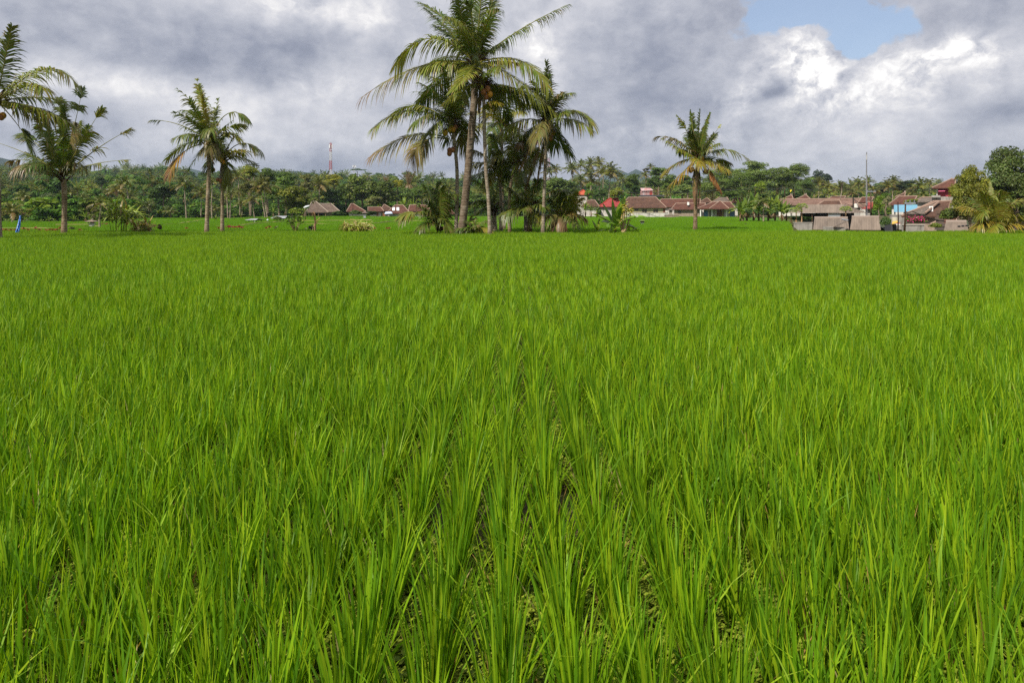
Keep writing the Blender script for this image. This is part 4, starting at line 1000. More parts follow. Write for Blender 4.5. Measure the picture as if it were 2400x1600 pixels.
def mud_material():
    m, nt, out = newmat('wet_mud'); co = objco(nt)
    n1 = noise(nt, 2.2, 6, .65, co); n2 = noise(nt, 14, 4, .6, co)
    c = ramp(nt, n1.outputs[0], [(.3, (.035, .024, .012)), (.55, (.085, .06, .028)), (.75, (.13, .1, .05))])
    c = mixc(nt, mth(nt, 'MULTIPLY_ADD', n2.outputs[0], 5, -2.6, True), c, (.1, .13, .015))
    rgh = ramp(nt, n1.outputs[0], [(.4, (.25,)*3), (.6, (.8,)*3)])
    b = nd(nt, 'ShaderNodeBump', {'Strength': .5, 'Height': n2.outputs[0], 'Distance': .02})
    p = nd(nt, 'ShaderNodeBsdfPrincipled', {'Base Color': c, 'Roughness': rgh, 'Specular IOR Level': .4, 'Normal': b.outputs[0]}); nt.links.new(p.outputs[0], out.inputs[0]); return m
def ground_cols(v):
    x, y = v[:, 0], v[:, 1]
    px = 1200+F*x/np.maximum(y, 1)
    c = np.tile(np.array([.06, .14, .01]), (len(v), 1))
    vil = ((px > 1840) & (y > 41)) | (y > 176) | ((px < 560) & (y > 128))
    c[vil] = (.075, .07, .03); c[y < 40] = (.09, .07, .04); c[y > 600] = (.05, .08, .03)
    return c
xs = np.concatenate([[-4000, -2000, -900, -500, -300, -200], np.arange(-150, 202, 2.0), [240, 300, 500, 900, 2000, 4000]])
ys = np.concatenate([[-300, -100, -40, -10], np.arange(0, 130, 2.0), np.arange(130, 260, 6.0), [280, 320, 400, 600, 1000, 2000, 4500]])
grid_mesh('ground', xs, ys, ground_z, soil_material(), ground_cols)
grid_mesh('paddy_mud', np.arange(-44, 44.1, 1), np.arange(-2, 44.1, 1), lambda x, y: 0*x+.004, mud_material())
# hills rising behind the trees, and the far blue mountain
def hills():
    pxs = np.arange(-1800, 4201, 50.0); Ys = np.concatenate([np.arange(120, 700, 20.0), np.arange(700, 1300, 60.0)])
    PP, YY = np.meshgrid(pxs, Ys); XX = (PP-1200)/F*YY; ZZ = hill_z(XX, YY)
    ZZ += np.where(YY > 260, 2.0*np.sin(XX*.031+YY*.017)+1.5*np.sin(XX*.013-YY*.041), 0)
    nx, ny = len(pxs), len(Ys); v = np.stack([XX, YY, ZZ], -1).reshape(-1, 3); i = np.arange(nx*ny).reshape(ny, nx)
    f = np.stack([i[:-1, :-1], i[:-1, 1:], i[1:, 1:], i[1:, :-1]], -1).reshape(-1, 4)
    me = bpy.data.meshes.new('hills'); me.from_pydata(v.tolist(), [], f.tolist()); me.shade_smooth()
    me.materials.append(plain('hill_soil', (.045, .06, .02), .95, .4, .05)); o = link('hills', me, None, (0, 0, 0)); o['kind'] = 'structure'
hills()
def mountain(pxs, pys, Y, name='mountain'):
    D = Y*.12; n = len(pxs); v = []; f = []
    for k, (q, m) in enumerate(((-1, 0), (-.5, .62), (0, 1), (1, 0))):
        for a, b in zip(pxs, pys):
            zt = Z(b, Y); v.append((X(a, Y), Y+q*D+12*math.sin(a*.7)*m, -4+(zt+4)*m*(1+.04*math.sin(a*1.3+k))))
    for k in range(3):
        for i in range(n-1): f.append((k*n+i, k*n+i+1, (k+1)*n+i+1, (k+1)*n+i))
    me = bpy.data.meshes.new(name); me.from_pydata(v, [], f); me.shade_smooth(); me.materials.append(MOUNT)
    o = link(name, me, None, (0, 0, 0)); o['kind'] = 'structure'
MOUNT = plain('hazy_wooded_mountainside', (.032, .052, .05), .95, .5, .02, 8)  # wooded green shifted towards blue: distance haze put into the base colour
mountain([1380, 1400, 1425, 1440, 1455, 1470, 1488, 1497, 1508, 1525, 1560, 1620, 1700], [440, 420, 408, 397, 402, 408, 401, 402, 407, 420, 424, 428, 445], 1700)
mountain([1640, 1700, 1760, 1830, 1890, 1935, 1950, 1975, 2010, 2080, 2200, 2300], [450, 436, 434, 430, 428, 424, 426, 434, 437, 436, 436, 450], 1650)
mountain([-500, -200, -40, 0, 20, 40, 60, 90, 150, 240], [392, 370, 371, 374, 377, 381, 386, 392, 402, 430], 1300)
mountain([340, 420, 445, 470, 500, 560, 620, 660, 690, 740, 800, 900, 1000], [430, 403, 397, 400, 402, 401, 404, 402, 403, 408, 410, 416, 440], 1600)

# --- tufts
def tuft(n, seed, rad, hmin, hmax, w, lean, segs, dry=.05, size=1.0, cols=None, box=False):
    rg = np.random.default_rng(seed); V = []; C = []; Fc = []; b0 = 0
    cols = cols or [(.07, .175, .008), (.118, .25, .007), (.188, .325, .008), (.29, .4, .014)]
    for i in range(n):
        if box: p = np.array([rg.uniform(-rad, rad), rg.uniform(-rad, rad), 0]); ph = rg.uniform(0, 6.283); th = abs(rg.normal(0, lean))
        else:
            ph = rg.uniform(0, 6.283); q = rad*math.sqrt(rg.random()); p = np.array([q*math.cos(ph), q*math.sin(ph), 0]); ph += rg.normal(0, .5); th = lean*(.25+.9*q/rad)*abs(rg.normal(1, .45))
        l = rg.uniform(hmin, hmax); isdry = rg.random() < dry
        if isdry: l *= rg.uniform(.35, .75); th *= 2.2
        d = np.array([math.sin(th)*math.cos(ph), math.sin(th)*math.sin(ph), math.cos(th)])
        out = np.array([math.cos(ph), math.sin(ph), 0])
        a2 = rg.uniform(0, 3.14) if rg.random() < .6 else ph+1.57
        sd = np.array([math.cos(a2), math.sin(a2), 0])
        cv = rg.uniform(.0, .16) if rg.random() < .84 else rg.uniform(.2, .65)
        ww = w*rg.uniform(.7, 1.25); k = rg.uniform(0, 2.999)
        ca = np.array(cols[int(k)]); cb = np.array(cols[int(k)+1]); c = ca+(cb-ca)*(k % 1)
        if isdry: c = np.array([(.36, .24, .08), (.26, .14, .05), (.42, .36, .16)][int(rg.integers(3))])
        for j in range(segs+1):
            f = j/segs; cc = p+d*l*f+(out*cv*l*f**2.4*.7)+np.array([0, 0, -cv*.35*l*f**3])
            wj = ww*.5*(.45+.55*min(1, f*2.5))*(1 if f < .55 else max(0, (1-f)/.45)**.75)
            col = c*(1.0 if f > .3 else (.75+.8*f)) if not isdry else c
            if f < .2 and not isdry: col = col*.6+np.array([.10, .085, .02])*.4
            if j == segs: V.append(cc); C.append(col)
            else: V += [cc-sd*wj, cc+sd*wj]; C += [col, col]
        Fc += [(b0+2*j, b0+2*j+1, b0+2*j+3, b0+2*j+2) for j in range(segs-1)]+[(b0+2*segs-2, b0+2*segs-1, b0+2*segs)]
        b0 += 2*segs+1
    mb = MB(); mb.v = [tuple(x*size) for x in V]; mb.f = Fc; mb.c = [tuple(x) for x in C]
    return mb
def source(col, name, mesh):
    o = bpy.data.objects.new(name, mesh); col.objects.link(o); return o
def scatter(name, pts, rot, scl, idx, col, label, kind='stuff'):
    me = bpy.data.meshes.new(name); n = len(pts)
    me.vertices.add(n); me.vertices.foreach_set('co', np.asarray(pts, dtype=np.float32).ravel())
    for nm, arr in (('rot', rot), ('scl', scl)):
        a = me.attributes.new(nm, 'FLOAT_VECTOR', 'POINT'); a.data.foreach_set('vector', np.asarray(arr, dtype=np.float32).ravel())
    a = me.attributes.new('idx', 'INT', 'POINT'); a.data.foreach_set('value', np.asarray(idx, dtype=np.int32))
    me.update(); o = link(name, me, None, (0, 0, 0))
    ng = bpy.data.node_groups.new(name, 'GeometryNodeTree')
    ng.interface.new_socket('Geometry', in_out='INPUT', socket_type='NodeSocketGeometry'); ng.interface.new_socket('Geometry', in_out='OUTPUT', socket_type='NodeSocketGeometry')
    N = ng.nodes; gi = N.new('NodeGroupInput'); go = N.new('NodeGroupOutput')
    ip = N.new('GeometryNodeInstanceOnPoints'); ci = N.new('GeometryNodeCollectionInfo'); ci.inputs['Collection'].default_value = col
    ci.inputs['Separate Children'].default_value = True; ci.inputs['Reset Children'].default_value = True
    def attr(nm, t):
        q = N.new('GeometryNodeInputNamedAttribute'); q.data_type = t; q.inputs['Name'].default_value = nm; return q.outputs[0]
    e = N.new('FunctionNodeEulerToRotation'); ng.links.new(attr('rot', 'FLOAT_VECTOR'), e.inputs[0])
    ng.links.new(gi.outputs[0], ip.inputs['Points']); ng.links.new(ci.outputs[0], ip.inputs['Instance']); ip.inputs['Pick Instance'].default_value = True
    ng.links.new(attr('idx', 'INT'), ip.inputs['Instance Index']); ng.links.new(e.outputs[0], ip.inputs['Rotation']); ng.links.new(attr('scl', 'FLOAT_VECTOR'), ip.inputs['Scale'])
    ng.links.new(ip.outputs[0], go.inputs[0])
    md = o.modifiers.new('planting', 'NODES'); md.node_group = ng
    tag(o, label, None, None, kind); return o
def coll(name): return bpy.data.collections.new(name)
g = np.random.default_rng(11)
# rice in the near paddy, planted in rows that run away from the camera
cr = coll('rice_hills')
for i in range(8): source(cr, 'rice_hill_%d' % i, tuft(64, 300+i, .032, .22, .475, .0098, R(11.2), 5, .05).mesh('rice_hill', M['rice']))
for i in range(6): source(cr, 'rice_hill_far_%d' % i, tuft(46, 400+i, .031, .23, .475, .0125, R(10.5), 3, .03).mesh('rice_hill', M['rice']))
pts = []; idx = []
row = .218
for j in range(6, 280):
    y0 = j*.16
    if y0 > 43: break
    hw = .79*y0+1.6; n = int(hw/row)
    for k in range(-n, n+1):
        wob = .012*math.sin(y0*.9+k*1.3)
        if g.random() < .02: continue
        x = k*row-.03+wob+g.normal(0, .009); y = y0+g.normal(0, .03)+.09*(k % 2)
        if math.hypot(x, y) < .55: continue
        pts.append((x, y, 0)); idx.append(int(g.integers(8)) if y < 8 else 8+int(g.integers(6)))
n = len(pts); pp = np.array(pts)
hs = .97+.11*np.sin(pp[:, 0]*.55+1)*np.sin(pp[:, 1]*.4)+g.normal(0, .06, n)
xy = g.uniform(.85, 1.1, n)
scatter('rice_field', pts, np.stack([g.normal(0, .035, n)+.05*np.sin(pp[:, 0]*1.1+pp[:, 1]*.7)*np.sin(pp[:, 1]*.9-1), g.normal(0, .035, n)+.035*np.sin(pp[:, 0]*.8-pp[:, 1]*1.2+2), g.normal(0, .9, n)], 1), np.stack([xy, xy, hs], 1), idx, cr, 'bright green young rice filling the near paddy')
# low weed on the mud between the rows
cw = coll('weed_sprigs')
for i in range(5):
    rg = random.Random(500+i); mb = MB()
    for k in range(46):
        a = rg.uniform(0, 6.28); q = .11*math.sqrt(rg.random()); p = Vector((q*math.cos(a), q*math.sin(a), rg.uniform(.012, .05))); s = rg.uniform(.006, .013); a = rg.uniform(0, 6.28)
        u = Vector((math.cos(a), math.sin(a), rg.uniform(-.3, .3)))*s; v = Vector((-math.sin(a), math.cos(a), rg.uniform(-.3, .3)))*s
        mb.add([p-u, p+v*.7-u*.3, p+v*.7+u*.4, p+u, p-v*.7+u*.4, p-v*.7-u*.3], [(0, 1, 2, 3, 4, 5)], lerp3((.13, .21, .012), (.32, .36, .04), rg.random()))
    for k in range(0):
        a = rg.uniform(0, 6.28); p = Vector((rg.uniform(-.1, .1), rg.uniform(-.1, .1), .02)); d = Vector((math.cos(a), math.sin(a), rg.uniform(0, .25)))*rg.uniform(.1, .25)
        mb.tube([p, p+d*.5+Vector((0, 0, .02)), p+d], [.004, .004, .002], 3, (.42, .3, .14))
    source(cw, 'weed_sprig_%d' % i, mb.mesh('weed_sprig', M['weed']))
wp = []
for i in range(15000):
    y = 1.2+11*g.random()**1.5; x = g.uniform(-.8, .8)*(y+1)
    k = round((x+.03)/row-.5)
    x = (k+.5)*row-.03+g.normal(0, .055)
    if math.sin(x*2.1+y*1.3)+math.sin(y*3.1-x) > -1.1: wp.append((x, y, .006))
n = len(wp); s = g.uniform(.8, 1.5, n)
scatter('duckweed', wp, np.stack([0*s, 0*s, g.uniform(0, 6.28, n)], 1), np.stack([s, s, s], 1), g.integers(0, 5, n), cw, 'small round-leaved weed on the mud between rice rows')
# young rice on the terraces beyond
ct = coll('terrace_rice')
TC = [(.08, .2, .007), (.115, .255, .007), (.15, .3, .008), (.18, .34, .009)]
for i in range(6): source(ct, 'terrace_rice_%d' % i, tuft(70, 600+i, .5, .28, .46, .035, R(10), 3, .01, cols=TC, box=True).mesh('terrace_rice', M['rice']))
BANKS = [  # banks between the terraces: photo polylines on the flat ground
    [(0, 541), (90, 541.5), (173, 542.5), (205, 540), (231, 536.5)], [(378, 533), (420, 529), (455, 523), (480, 518.5), (520, 517)], [(505, 538), (545, 535), (569, 533.5), (600, 528), (640, 525), (671, 522.5)],
    [(873, 530), (895, 526), (920, 522.5), (960, 521.5), (1010, 521), (1080, 522)], [(680, 521), (760, 521), (800, 520.5), (870, 520)], [(690, 531), (790, 530)],
    [(1180, 523), (1260, 523.5), (1330, 524), (1420, 522), (1480, 519), (1560, 517), (1640, 516.5), (1720, 516)], [(1360, 529), (1470, 527), (1570, 525), (1660, 524.5), (1760, 524)], [(1000, 530), (1130, 528), (1240, 527)], [(1240, 517), (1330, 515.5), (1450, 514)],
    [(130, 533), (215, 532), (250, 530)], [(330, 520), (400, 519.5), (430, 518.5)], [(1330, 534), (1450, 533), (1600, 532.5), (1800, 532)]]
bank_pts = []
for bi, bl in enumerate(BANKS):
    w3 = [Vector((X(a, gy(b)), gy(b), 0)) for a, b in bl]; seg = []
    for A, B in zip(w3[:-1], w3[1:]):
        k = max(2, int((B-A).length/1.5)); seg += [A+(B-A)*q/k for q in range(k)]
    seg.append(w3[-1]); bank_pts += [(p.x, p.y) for p in seg]
    mb = MB(); L = len(seg); vs = []; cs = []
    for i, p in enumerate(seg):
        t = (seg[min(i+1, L-1)]-seg[max(i-1, 0)]).normalized(); nn = Vector((t.y, -t.x, 0))
        if nn.y > 0: nn = -nn
        q = rnd.uniform(.85, 1.15)
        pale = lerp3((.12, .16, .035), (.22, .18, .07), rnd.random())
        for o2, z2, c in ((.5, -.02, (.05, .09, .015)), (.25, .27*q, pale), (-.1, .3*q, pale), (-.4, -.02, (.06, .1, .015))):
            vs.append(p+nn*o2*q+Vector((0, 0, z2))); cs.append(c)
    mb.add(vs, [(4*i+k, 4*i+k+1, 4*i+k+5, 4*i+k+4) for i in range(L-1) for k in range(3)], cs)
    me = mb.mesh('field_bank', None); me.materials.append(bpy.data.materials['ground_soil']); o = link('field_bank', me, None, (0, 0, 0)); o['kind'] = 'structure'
bp = np.array(bank_pts); tp = []; ts = []
y = 43.6
while y < 182:
    st = .62*max(.75, min(1.7, y/85)); hw = .80*y+4; x = -hw+g.uniform(0, st)
    while x < hw:
        xx, yy = x+g.normal(0, .12*st), y+g.normal(0, .12*st); x += st
        px = 1200+F*xx/yy
        lim = np.interp(px, [-300, 250, 350, 560, 600, 700, 880, 1050, 1100, 1450, 1460, 1725, 1730, 1845, 1850], [84, 88, 128, 130, 150, 165, 178, 184, 186, 186, 168, 150, 95, 84, 40])
        if yy > lim or (yy < 34 and g.random() < .0): continue
        d = np.min((bp[:, 0]-xx)**2+((bp[:, 1]-yy)*1.0)**2) if len(bp) else 9
        if d < .62**2: continue
        tp.append((xx, yy, GZ(xx, yy)-.02)); ts.append(st/.62)
    y += st*.9
n = len(tp); ts = np.array(ts); ta = np.array(tp)
lev = np.sin(np.floor(ta[:, 1]*.055+.3*np.sin(ta[:, 0]*.05))*12.9898+np.floor(ta[:, 0]*.028)*4.1)
hh = (.9+.22*lev)*g.uniform(.9, 1.12, n)
scatter('terrace_rice', tp, np.stack([0*ts, 0*ts, g.integers(0, 4, n)*1.5708+g.normal(0, .3, n)], 1), np.stack([ts*.8, ts*.8, hh], 1), g.integers(0, 6, n), ct, 'short even green rice on the flat terraces beyond the palms')
# distant forest on the hills
cf = coll('forest_trees')
FG = [(.042, .105, .012), (.06, .14, .014), (.032, .08, .012), (.09, .15, .014), (.05, .125, .014)]
for i in range(5):
    rg = np.random.default_rng(700+i); lob = lobes_round(rg, 16) if i < 4 else lobes_open(rg)
    v, c = leaf_cloud([(a, b, q+1.0, d, e, f) for a, b, q, d, e, f in lob], 800, .12, rg, tree_cols(FG[i], .3, .25)); source(cf, 'forest_tree_%d' % i, quads_mesh('forest_tree', v, c, M['forest']))
rg = np.random.default_rng(720); v, c = leaf_cloud([(a, b, q+.9, d, e, f) for a, b, q, d, e, f in lobes_umbrella(rg)], 700, .09, rg, tree_cols((.05, .11, .022))); source(cf, 'forest_tree_flat', quads_mesh('forest_tree', v, c, M['forest']))
for i in range(3):
    rg = random.Random(740+i); mb = MB(); top = Vector((rg.uniform(-.15, .15), 0, 2.0))
    mb.tube([(0, 0, 0), top*.5+Vector((.05, 0, 0)), top], [.05, .035, .03], 5, (.28, .22, .16))
    for k in range(17):
        a = k*2.4; el = R(75-105*k/16); d = Vector((math.cos(a)*math.cos(el), math.sin(a)*math.cos(el), math.sin(el)*.8))
        frond(mb, top, top+d*.5+Vector((0, 0, .16)), top+d, .26, n=8, w=.08, droop=.7, col=lerp3((.05, .1, .014), (.12, .15, .022), k/16), rng=rg, rad=.014, segs=2)
    source(cf, 'forest_xpalm_%d' % i, mb.mesh('forest_palm', M['forest']))
fp = []; fs = []; fi = []
while len(fp) < 4600:
    Y = math.sqrt(g.uniform(130**2, 780**2)); px = g.uniform(-300, 2700)
    nr = np.interp(px, [-200, 350, 700, 2800], [138, 200, 262, 300])
    if Y < nr: continue
    x = X(px, Y); pal = g.random() < (.3 if Y < 380 else .16)
    k = 6+int(g.integers(3)) if pal else (5 if g.random() < .1 else int(g.integers(5)))
    s = g.uniform(4.2, 6.2) if pal else g.uniform(3.6, 6.5)*(1.25 if k == 5 else 1)
    fp.append((x, Y, float(hill_z(x, Y))-(.5 if pal else 1.0))); fs.append((s, s, s*g.uniform(.85, 1.2))); fi.append(k)
for i in range(650):          # thickets along the foot of the wood
    px = g.uniform(-300, 2700); nr = np.interp(px, [-250, 300, 350, 700, 1050, 1450, 2800], [90, 96, 136, 172, 200, 225, 262]); Y = nr+14+g.uniform(0, 26); x = X(px, Y); s = g.uniform(1.5, 3.0)
    fp.append((x, Y, max(float(hill_z(x, Y)), GZ(x, Y)-.1)-.9*s*.5)); fs.append((s*1.2, s*1.2, s)); fi.append(int(g.integers(5)))
n = len(fp)
scatter('forest', fp, np.stack([np.zeros(n), np.zeros(n), g.uniform(0, 6.28, n)], 1), fs, fi, cf, 'dense tropical forest of mixed trees and palms on the far hills')
near_palms()
# ------------------------------------------------------------------ village, left to right
HB = 'small village houses beyond the left terraces'
t, ze, zr = house('thatched hut with a grey two-part roof and open dark veranda', 717, 770, 739, 748, 473, 497.5, 509, 172, 5.5, 'thatch', 'brick', 1.0, cols=[(724, (.2, .13, .08)), (733, (.2, .13, .08)), (747, (.2, .13, .08)), (764, (.2, .13, .08))], open_front=True, name='hut', cat='hut', capcol=(.33, .27, .22), group=HB)
hip_roof(t, X(757, 173), X(801, 173), 173, 179, Z(496.5, 173), X(757, 176), X(787, 176), Z(478, 176), 'thatch', capcol=(.33, .27, .22))
m = MB(); m.box(X(770, 174), X(783, 174), 174, 178.5, Z(509, 174)-.5, Z(497, 174), (.9, .9, .9)); m.build('wall', M['brick'], t)
house('brown hip-roofed house half hidden by white-flowered bushes', 812, 858, 829, 834, 478, 496, 507, 178, 6, 'tile_red', 'plaster', group=HB)
house('long low rust-red roofed house beside the slim green pole', 862, 900, 866, 896, 486, 495, 506, 182, 4, 'tile_red', 'plaster', group=HB, doors=[(884, 888, 499, 506, (.25, .1, .06))])
house('house with a steep brown pyramid roof behind the red one with skylights', 892, 926, 904, 906, 480, 494, 506, 186, 5.5, 'tile_brown', 'plaster', group=HB)
t, ze, zr = house('red-roofed house with two white skylight panels and a pale blue awning', 906, 962, 931, 950, 481.5, 500, 507.5, 174, 7, 'tile_red', 'plaster', group=HB, doors=[(898.6, 903, 500, 507, (.35, .13, .06))], wallcol=None)
for a, b in ((921, 927), (931, 937)):
    m = MB(); s = (Z(481.5, 177.5)-ze)/3.5
    for (x0, x1, y0, y1) in ((X(a, 175), X(b, 175), 175.2, 176.5),): m.add([(x0, y0, ze+(y0-174)*s+.08), (x1, y0, ze+(y0-174)*s+.08), (x1, y1, ze+(y1-174)*s+.08), (x0, y1, ze+(y1-174)*s+.08), (x0, y0, ze+(y0-174)*s-.1), (x1, y0, ze+(y0-174)*s-.1), (x1, y1, ze+(y1-174)*s-.1), (x0, y1, ze+(y1-174)*s-.1)], [(0,1,2,3),(4,5,1,0),(5,6,2,1),(6,7,3,2),(7,4,0,3)], (.85, .87, .88))
    m.build('skylight', M['any'], t)
m = MB(); m.add([(X(898, 172), 172, Z(501, 172)), (X(917, 172), 172, Z(500, 172)), (X(917, 174), 174.5, Z(496, 174)), (X(904, 174), 174.5, Z(496.5, 174)), (X(898, 172), 172, Z(501, 172)-.07), (X(917, 172), 172, Z(500, 172)-.07), (X(917, 174), 174.5, Z(496, 174)-.07), (X(904, 174), 174.5, Z(496.5, 174)-.07)], [(0,1,2,3),(4,5,1,0),(7,6,5,4),(5,6,2,1),(7,4,0,3)], (.55, .65, .85)); m.build('awning', M['any'], t)
house('broad brown and red roofed house behind the leftmost young grove palm', 957, 1012, 964, 1003, 481, 495, 507, 180, 6, 'tile_red', 'plaster', group=HB)
house('dark red roofed house glimpsed between the thick and slender palm trunks', 1042, 1066, 1047, 1052, 483, 501, 508, 180, 6, 'tile_red', 'plaster', group=HB)
house('pavilion with a small orange-red pyramid roof above the trees', 1350, 1380, 1365, 1365.5, 446, 456, 500, 200, 3.6, 'tile_orange', 'plaster', .35, name='pavilion', cat='pavilion', capcol=(.5, .06, .03))
t, _, _ = house('house with the bright red roof behind the banana plant', 1403, 1456, 1426, 1444, 465, 484, 505, 188, 6, 'tile_bright', 'plaster', capcol=(.45, .05, .04))
house('small dark brown roofed house behind the bananas, below the orange pavilion', 1362, 1405, 1378, 1392, 470, 484, 506, 186, 5, 'tile_brown', 'plaster')
RH = 'row of brown tiled houses behind the right terraces'
house('cream-walled house with a broad brown hip roof and two twin windows', 1447, 1562, 1466, 1529, 463, 487, 508, 168, 9, 'tile_brown', 'cream', wins=[(1504.5, 1508, 491.5, 498), (1510, 1514, 491.5, 498), (1530.5, 1534, 491.5, 498), (1536, 1540, 491.5, 498), (1488, 1494, 489, 493)], doors=[(1553, 1557, 489, 500, (.25, .07, .04))], group=RH)
house('long rear house with a low rust-brown ridge behind the cream one', 1537, 1640, 1543, 1634, 467, 485, 506, 185, 7, 'tile_red', 'plaster', group=RH)
house('low brown roofed wing in the middle of the row behind the lone palm', 1573, 1650, 1577, 1646, 477, 490.5, 508, 166, 6, 'tile_red', 'brick', vent=(1610, 478), wins=[(1588, 1594, 494, 500)], group=RH)
house('house with a pale grey pointed roof and finials above the porch house', 1664, 1712, 1681, 1694, 461, 476, 500, 188, 7, 'tile_grey', 'plaster', fins=True, group=RH)
house('small house with a brown peak right behind the lone palm trunk', 1638, 1668, 1650, 1653, 465, 474, 500, 190, 5, 'tile_brown', 'plaster', group=RH)
t, _, _ = house('porch house with white columns, a carved brown door and blue doorways', 1634, 1724, 1660, 1700, 474, 489, 508, 163, 8, 'tile_red', 'plaster', 1.6, doors=[(1676, 1691, 491, 507.5, (.22, .09, .045)), (1645, 1654, 494, 507.5, (.10, .2, .38)), (1658, 1664, 494, 507.5, (.2, .18, .16)), (1706, 1717, 494, 507.5, (.1, .16, .3))], cols=[(1641, (.75, .74, .7)), (1668, (.75, .74, .7)), (1702, (.75, .74, .7)), (1693, (.3, .22, .1))], group=RH)
gm = MB(); hip_roof(t, X(1665, 162), X(1712, 162), 161.5, 167, Z(489.4, 162), X(1684, 164), X(1686, 164), Z(472, 164), 'tile_red', name='porch_roof')
house('tiny red roof end to the right of the pale pointed roof', 1714, 1735, 1717, 1733, 465, 474, 500, 185, 4, 'tile_red', 'plaster', group=RH)
wall_thing('weathered white garden wall in front of the cream house', 1459, 1566, 498, 510, 160, 'plaster')
wall_thing('short rubble brick wall stepping forward beside the garden shrine', 1560, 1591, 504, 514, 150, 'brick', 1.2, cap=(.2, .16, .13))
wall_thing('long knee-high brick edge below the porch house', 1591.5, 1728, 508.5, 513, 152, 'brick', .5)
shrine('tall carved stone shrine between the cream house and the brick wall', 1572, 504, 488, 158, 1.0, bodyc=(.3, .25, .2))
t = thing('shack', 'shack of rusty red and white sheets on a raised platform', 'shack', P(1520, 470, 205))
m = MB(); Y = 205; m.box(X(1505, Y), X(1530, Y), Y, Y+3, Z(457, Y), Z(447, Y)); m.build('wall', M['rust'], t)
m = MB(); m.add([(X(1503, Y), Y-.3, Z(447, Y)), (X(1531, Y), Y-.3, Z(446, Y)), (X(1529, Y), Y+3, Z(440, Y)), (X(1505, Y), Y+3, Z(440, Y)), (X(1503, Y), Y-.3, Z(447, Y)-.1), (X(1531, Y), Y-.3, Z(446, Y)-.1), (X(1529, Y), Y+3, Z(440, Y)-.1), (X(1505, Y), Y+3, Z(440, Y)-.1)], [(0,1,2,3),(4,5,1,0),(5,6,2,1),(7,4,0,3),(7,6,5,4)]); m.build('roof', M['rust'], t)
m = MB(); m.box(X(1522, Y), X(1529, Y), Y-.04, Y+.02, Z(456.5, Y), Z(449, Y), (.4, .06, .05)); m.build('door', M['any'], t)
m = MB(); m.box(X(1503, Y), X(1559, Y), Y-.6, Y+3.5, Z(461, Y), Z(457.2, Y), (.07, .07, .08))
for k in (1506, 1530, 1556): m.box(X(k, Y), X(k+1, Y), Y+1, Y+1.3, Z(505, Y), Z(461, Y), (.1, .1, .1))
m.build('platform', M['any'], t)
m = MB()
for k in (1534, 1538, 1541): m.tube([P(k, 457, Y+.5), P(k, 443, Y+.5)], .12, 5, (.45, .38, .28))
m.build('post', M['wood'], t)
# middle-right houses
RB = 'brown roofs of the village behind the banana grove'
house('very long rosy-brown roof running behind the grey sheet shed', 1815, 2006, 1822, 2000, 467, 480, 500, 140, 6, 'tile_pale', 'plaster', group=RB)
house('house with a dark brown hip roof rising behind the grey sheet shed', 1902, 1976, 1916, 1951, 471, 489, 505, 128, 6, 'tile_brown', 'plaster', group=RB)
house('small brown pointed roof behind the long rosy roof, under the yellow kite', 1828, 1860, 1843, 1846, 459, 469, 495, 155, 5, 'tile_red', 'plaster', fins=True, group=RB)
house('brown roof with a pointed finial behind the long rosy roof', 1862, 1902, 1876, 1879, 458, 469, 495, 157, 5, 'tile_red', 'plaster', fins=True, group=RB)
house('low red ridge behind the long rosy roof, right of the pointed ones', 1938, 1976, 1941, 1973, 461, 468, 495, 160, 4, 'tile_red', 'plaster', group=RB)
house('dark red roof just behind the tall thin mast', 2004, 2040, 2008, 2034, 463, 474, 500, 150, 5, 'tile_red', 'plaster', group=RB)
house('sheet-roofed house painted red beside the light green bush', 2019, 2048, 2021, 2044, 474, 488, 505, 122, 4, 'tile_bright', 'conc', group=RB)
house('pale cement house in front of the long rosy roof, left of the mast', 1972, 2026, 1976, 2020, 480, 485, 505, 118, 4, 'tile_pale', 'conc', wins=[(1984, 1990, 488, 495)], group=RB)
house('broad brown roof behind the blue painted panel', 2082, 2137, 2088, 2130, 461, 480, 500, 140, 6, 'tile_red', 'plaster', group=RB)
house('brown peaked roof far behind the blue painted panel', 2098, 2120, 2108, 2110, 453, 462, 495, 150, 4, 'tile_brown', 'plaster', fins=True, group=RB)
house('low grey-brown roof left of the red-walled tower house', 2138, 2184, 2146, 2178, 463, 473, 500, 145, 5, 'tile_grey', 'plaster', group=RB)
t, _, _ = house('big brown hip roof close to the field, with a white vent', 2112, 2218, 2146, 2184, 473, 507, 530, 84, 8, 'tile_brown', 'brick', vent=(2164, 492), group=RB)
hip_roof(t, X(2135, 83), X(2180, 83), 84, 90, Z(500, 84), X(2166, 87), X(2168, 87), Z(473.5, 87), 'tile_grey', name='rear_roof')
house('small orange-brown roof at the foot of the dark yellowish tree', 2180, 2232, 2196, 2220, 504, 528, 536, 74, 5, 'tile_red', 'brick', group=RB)
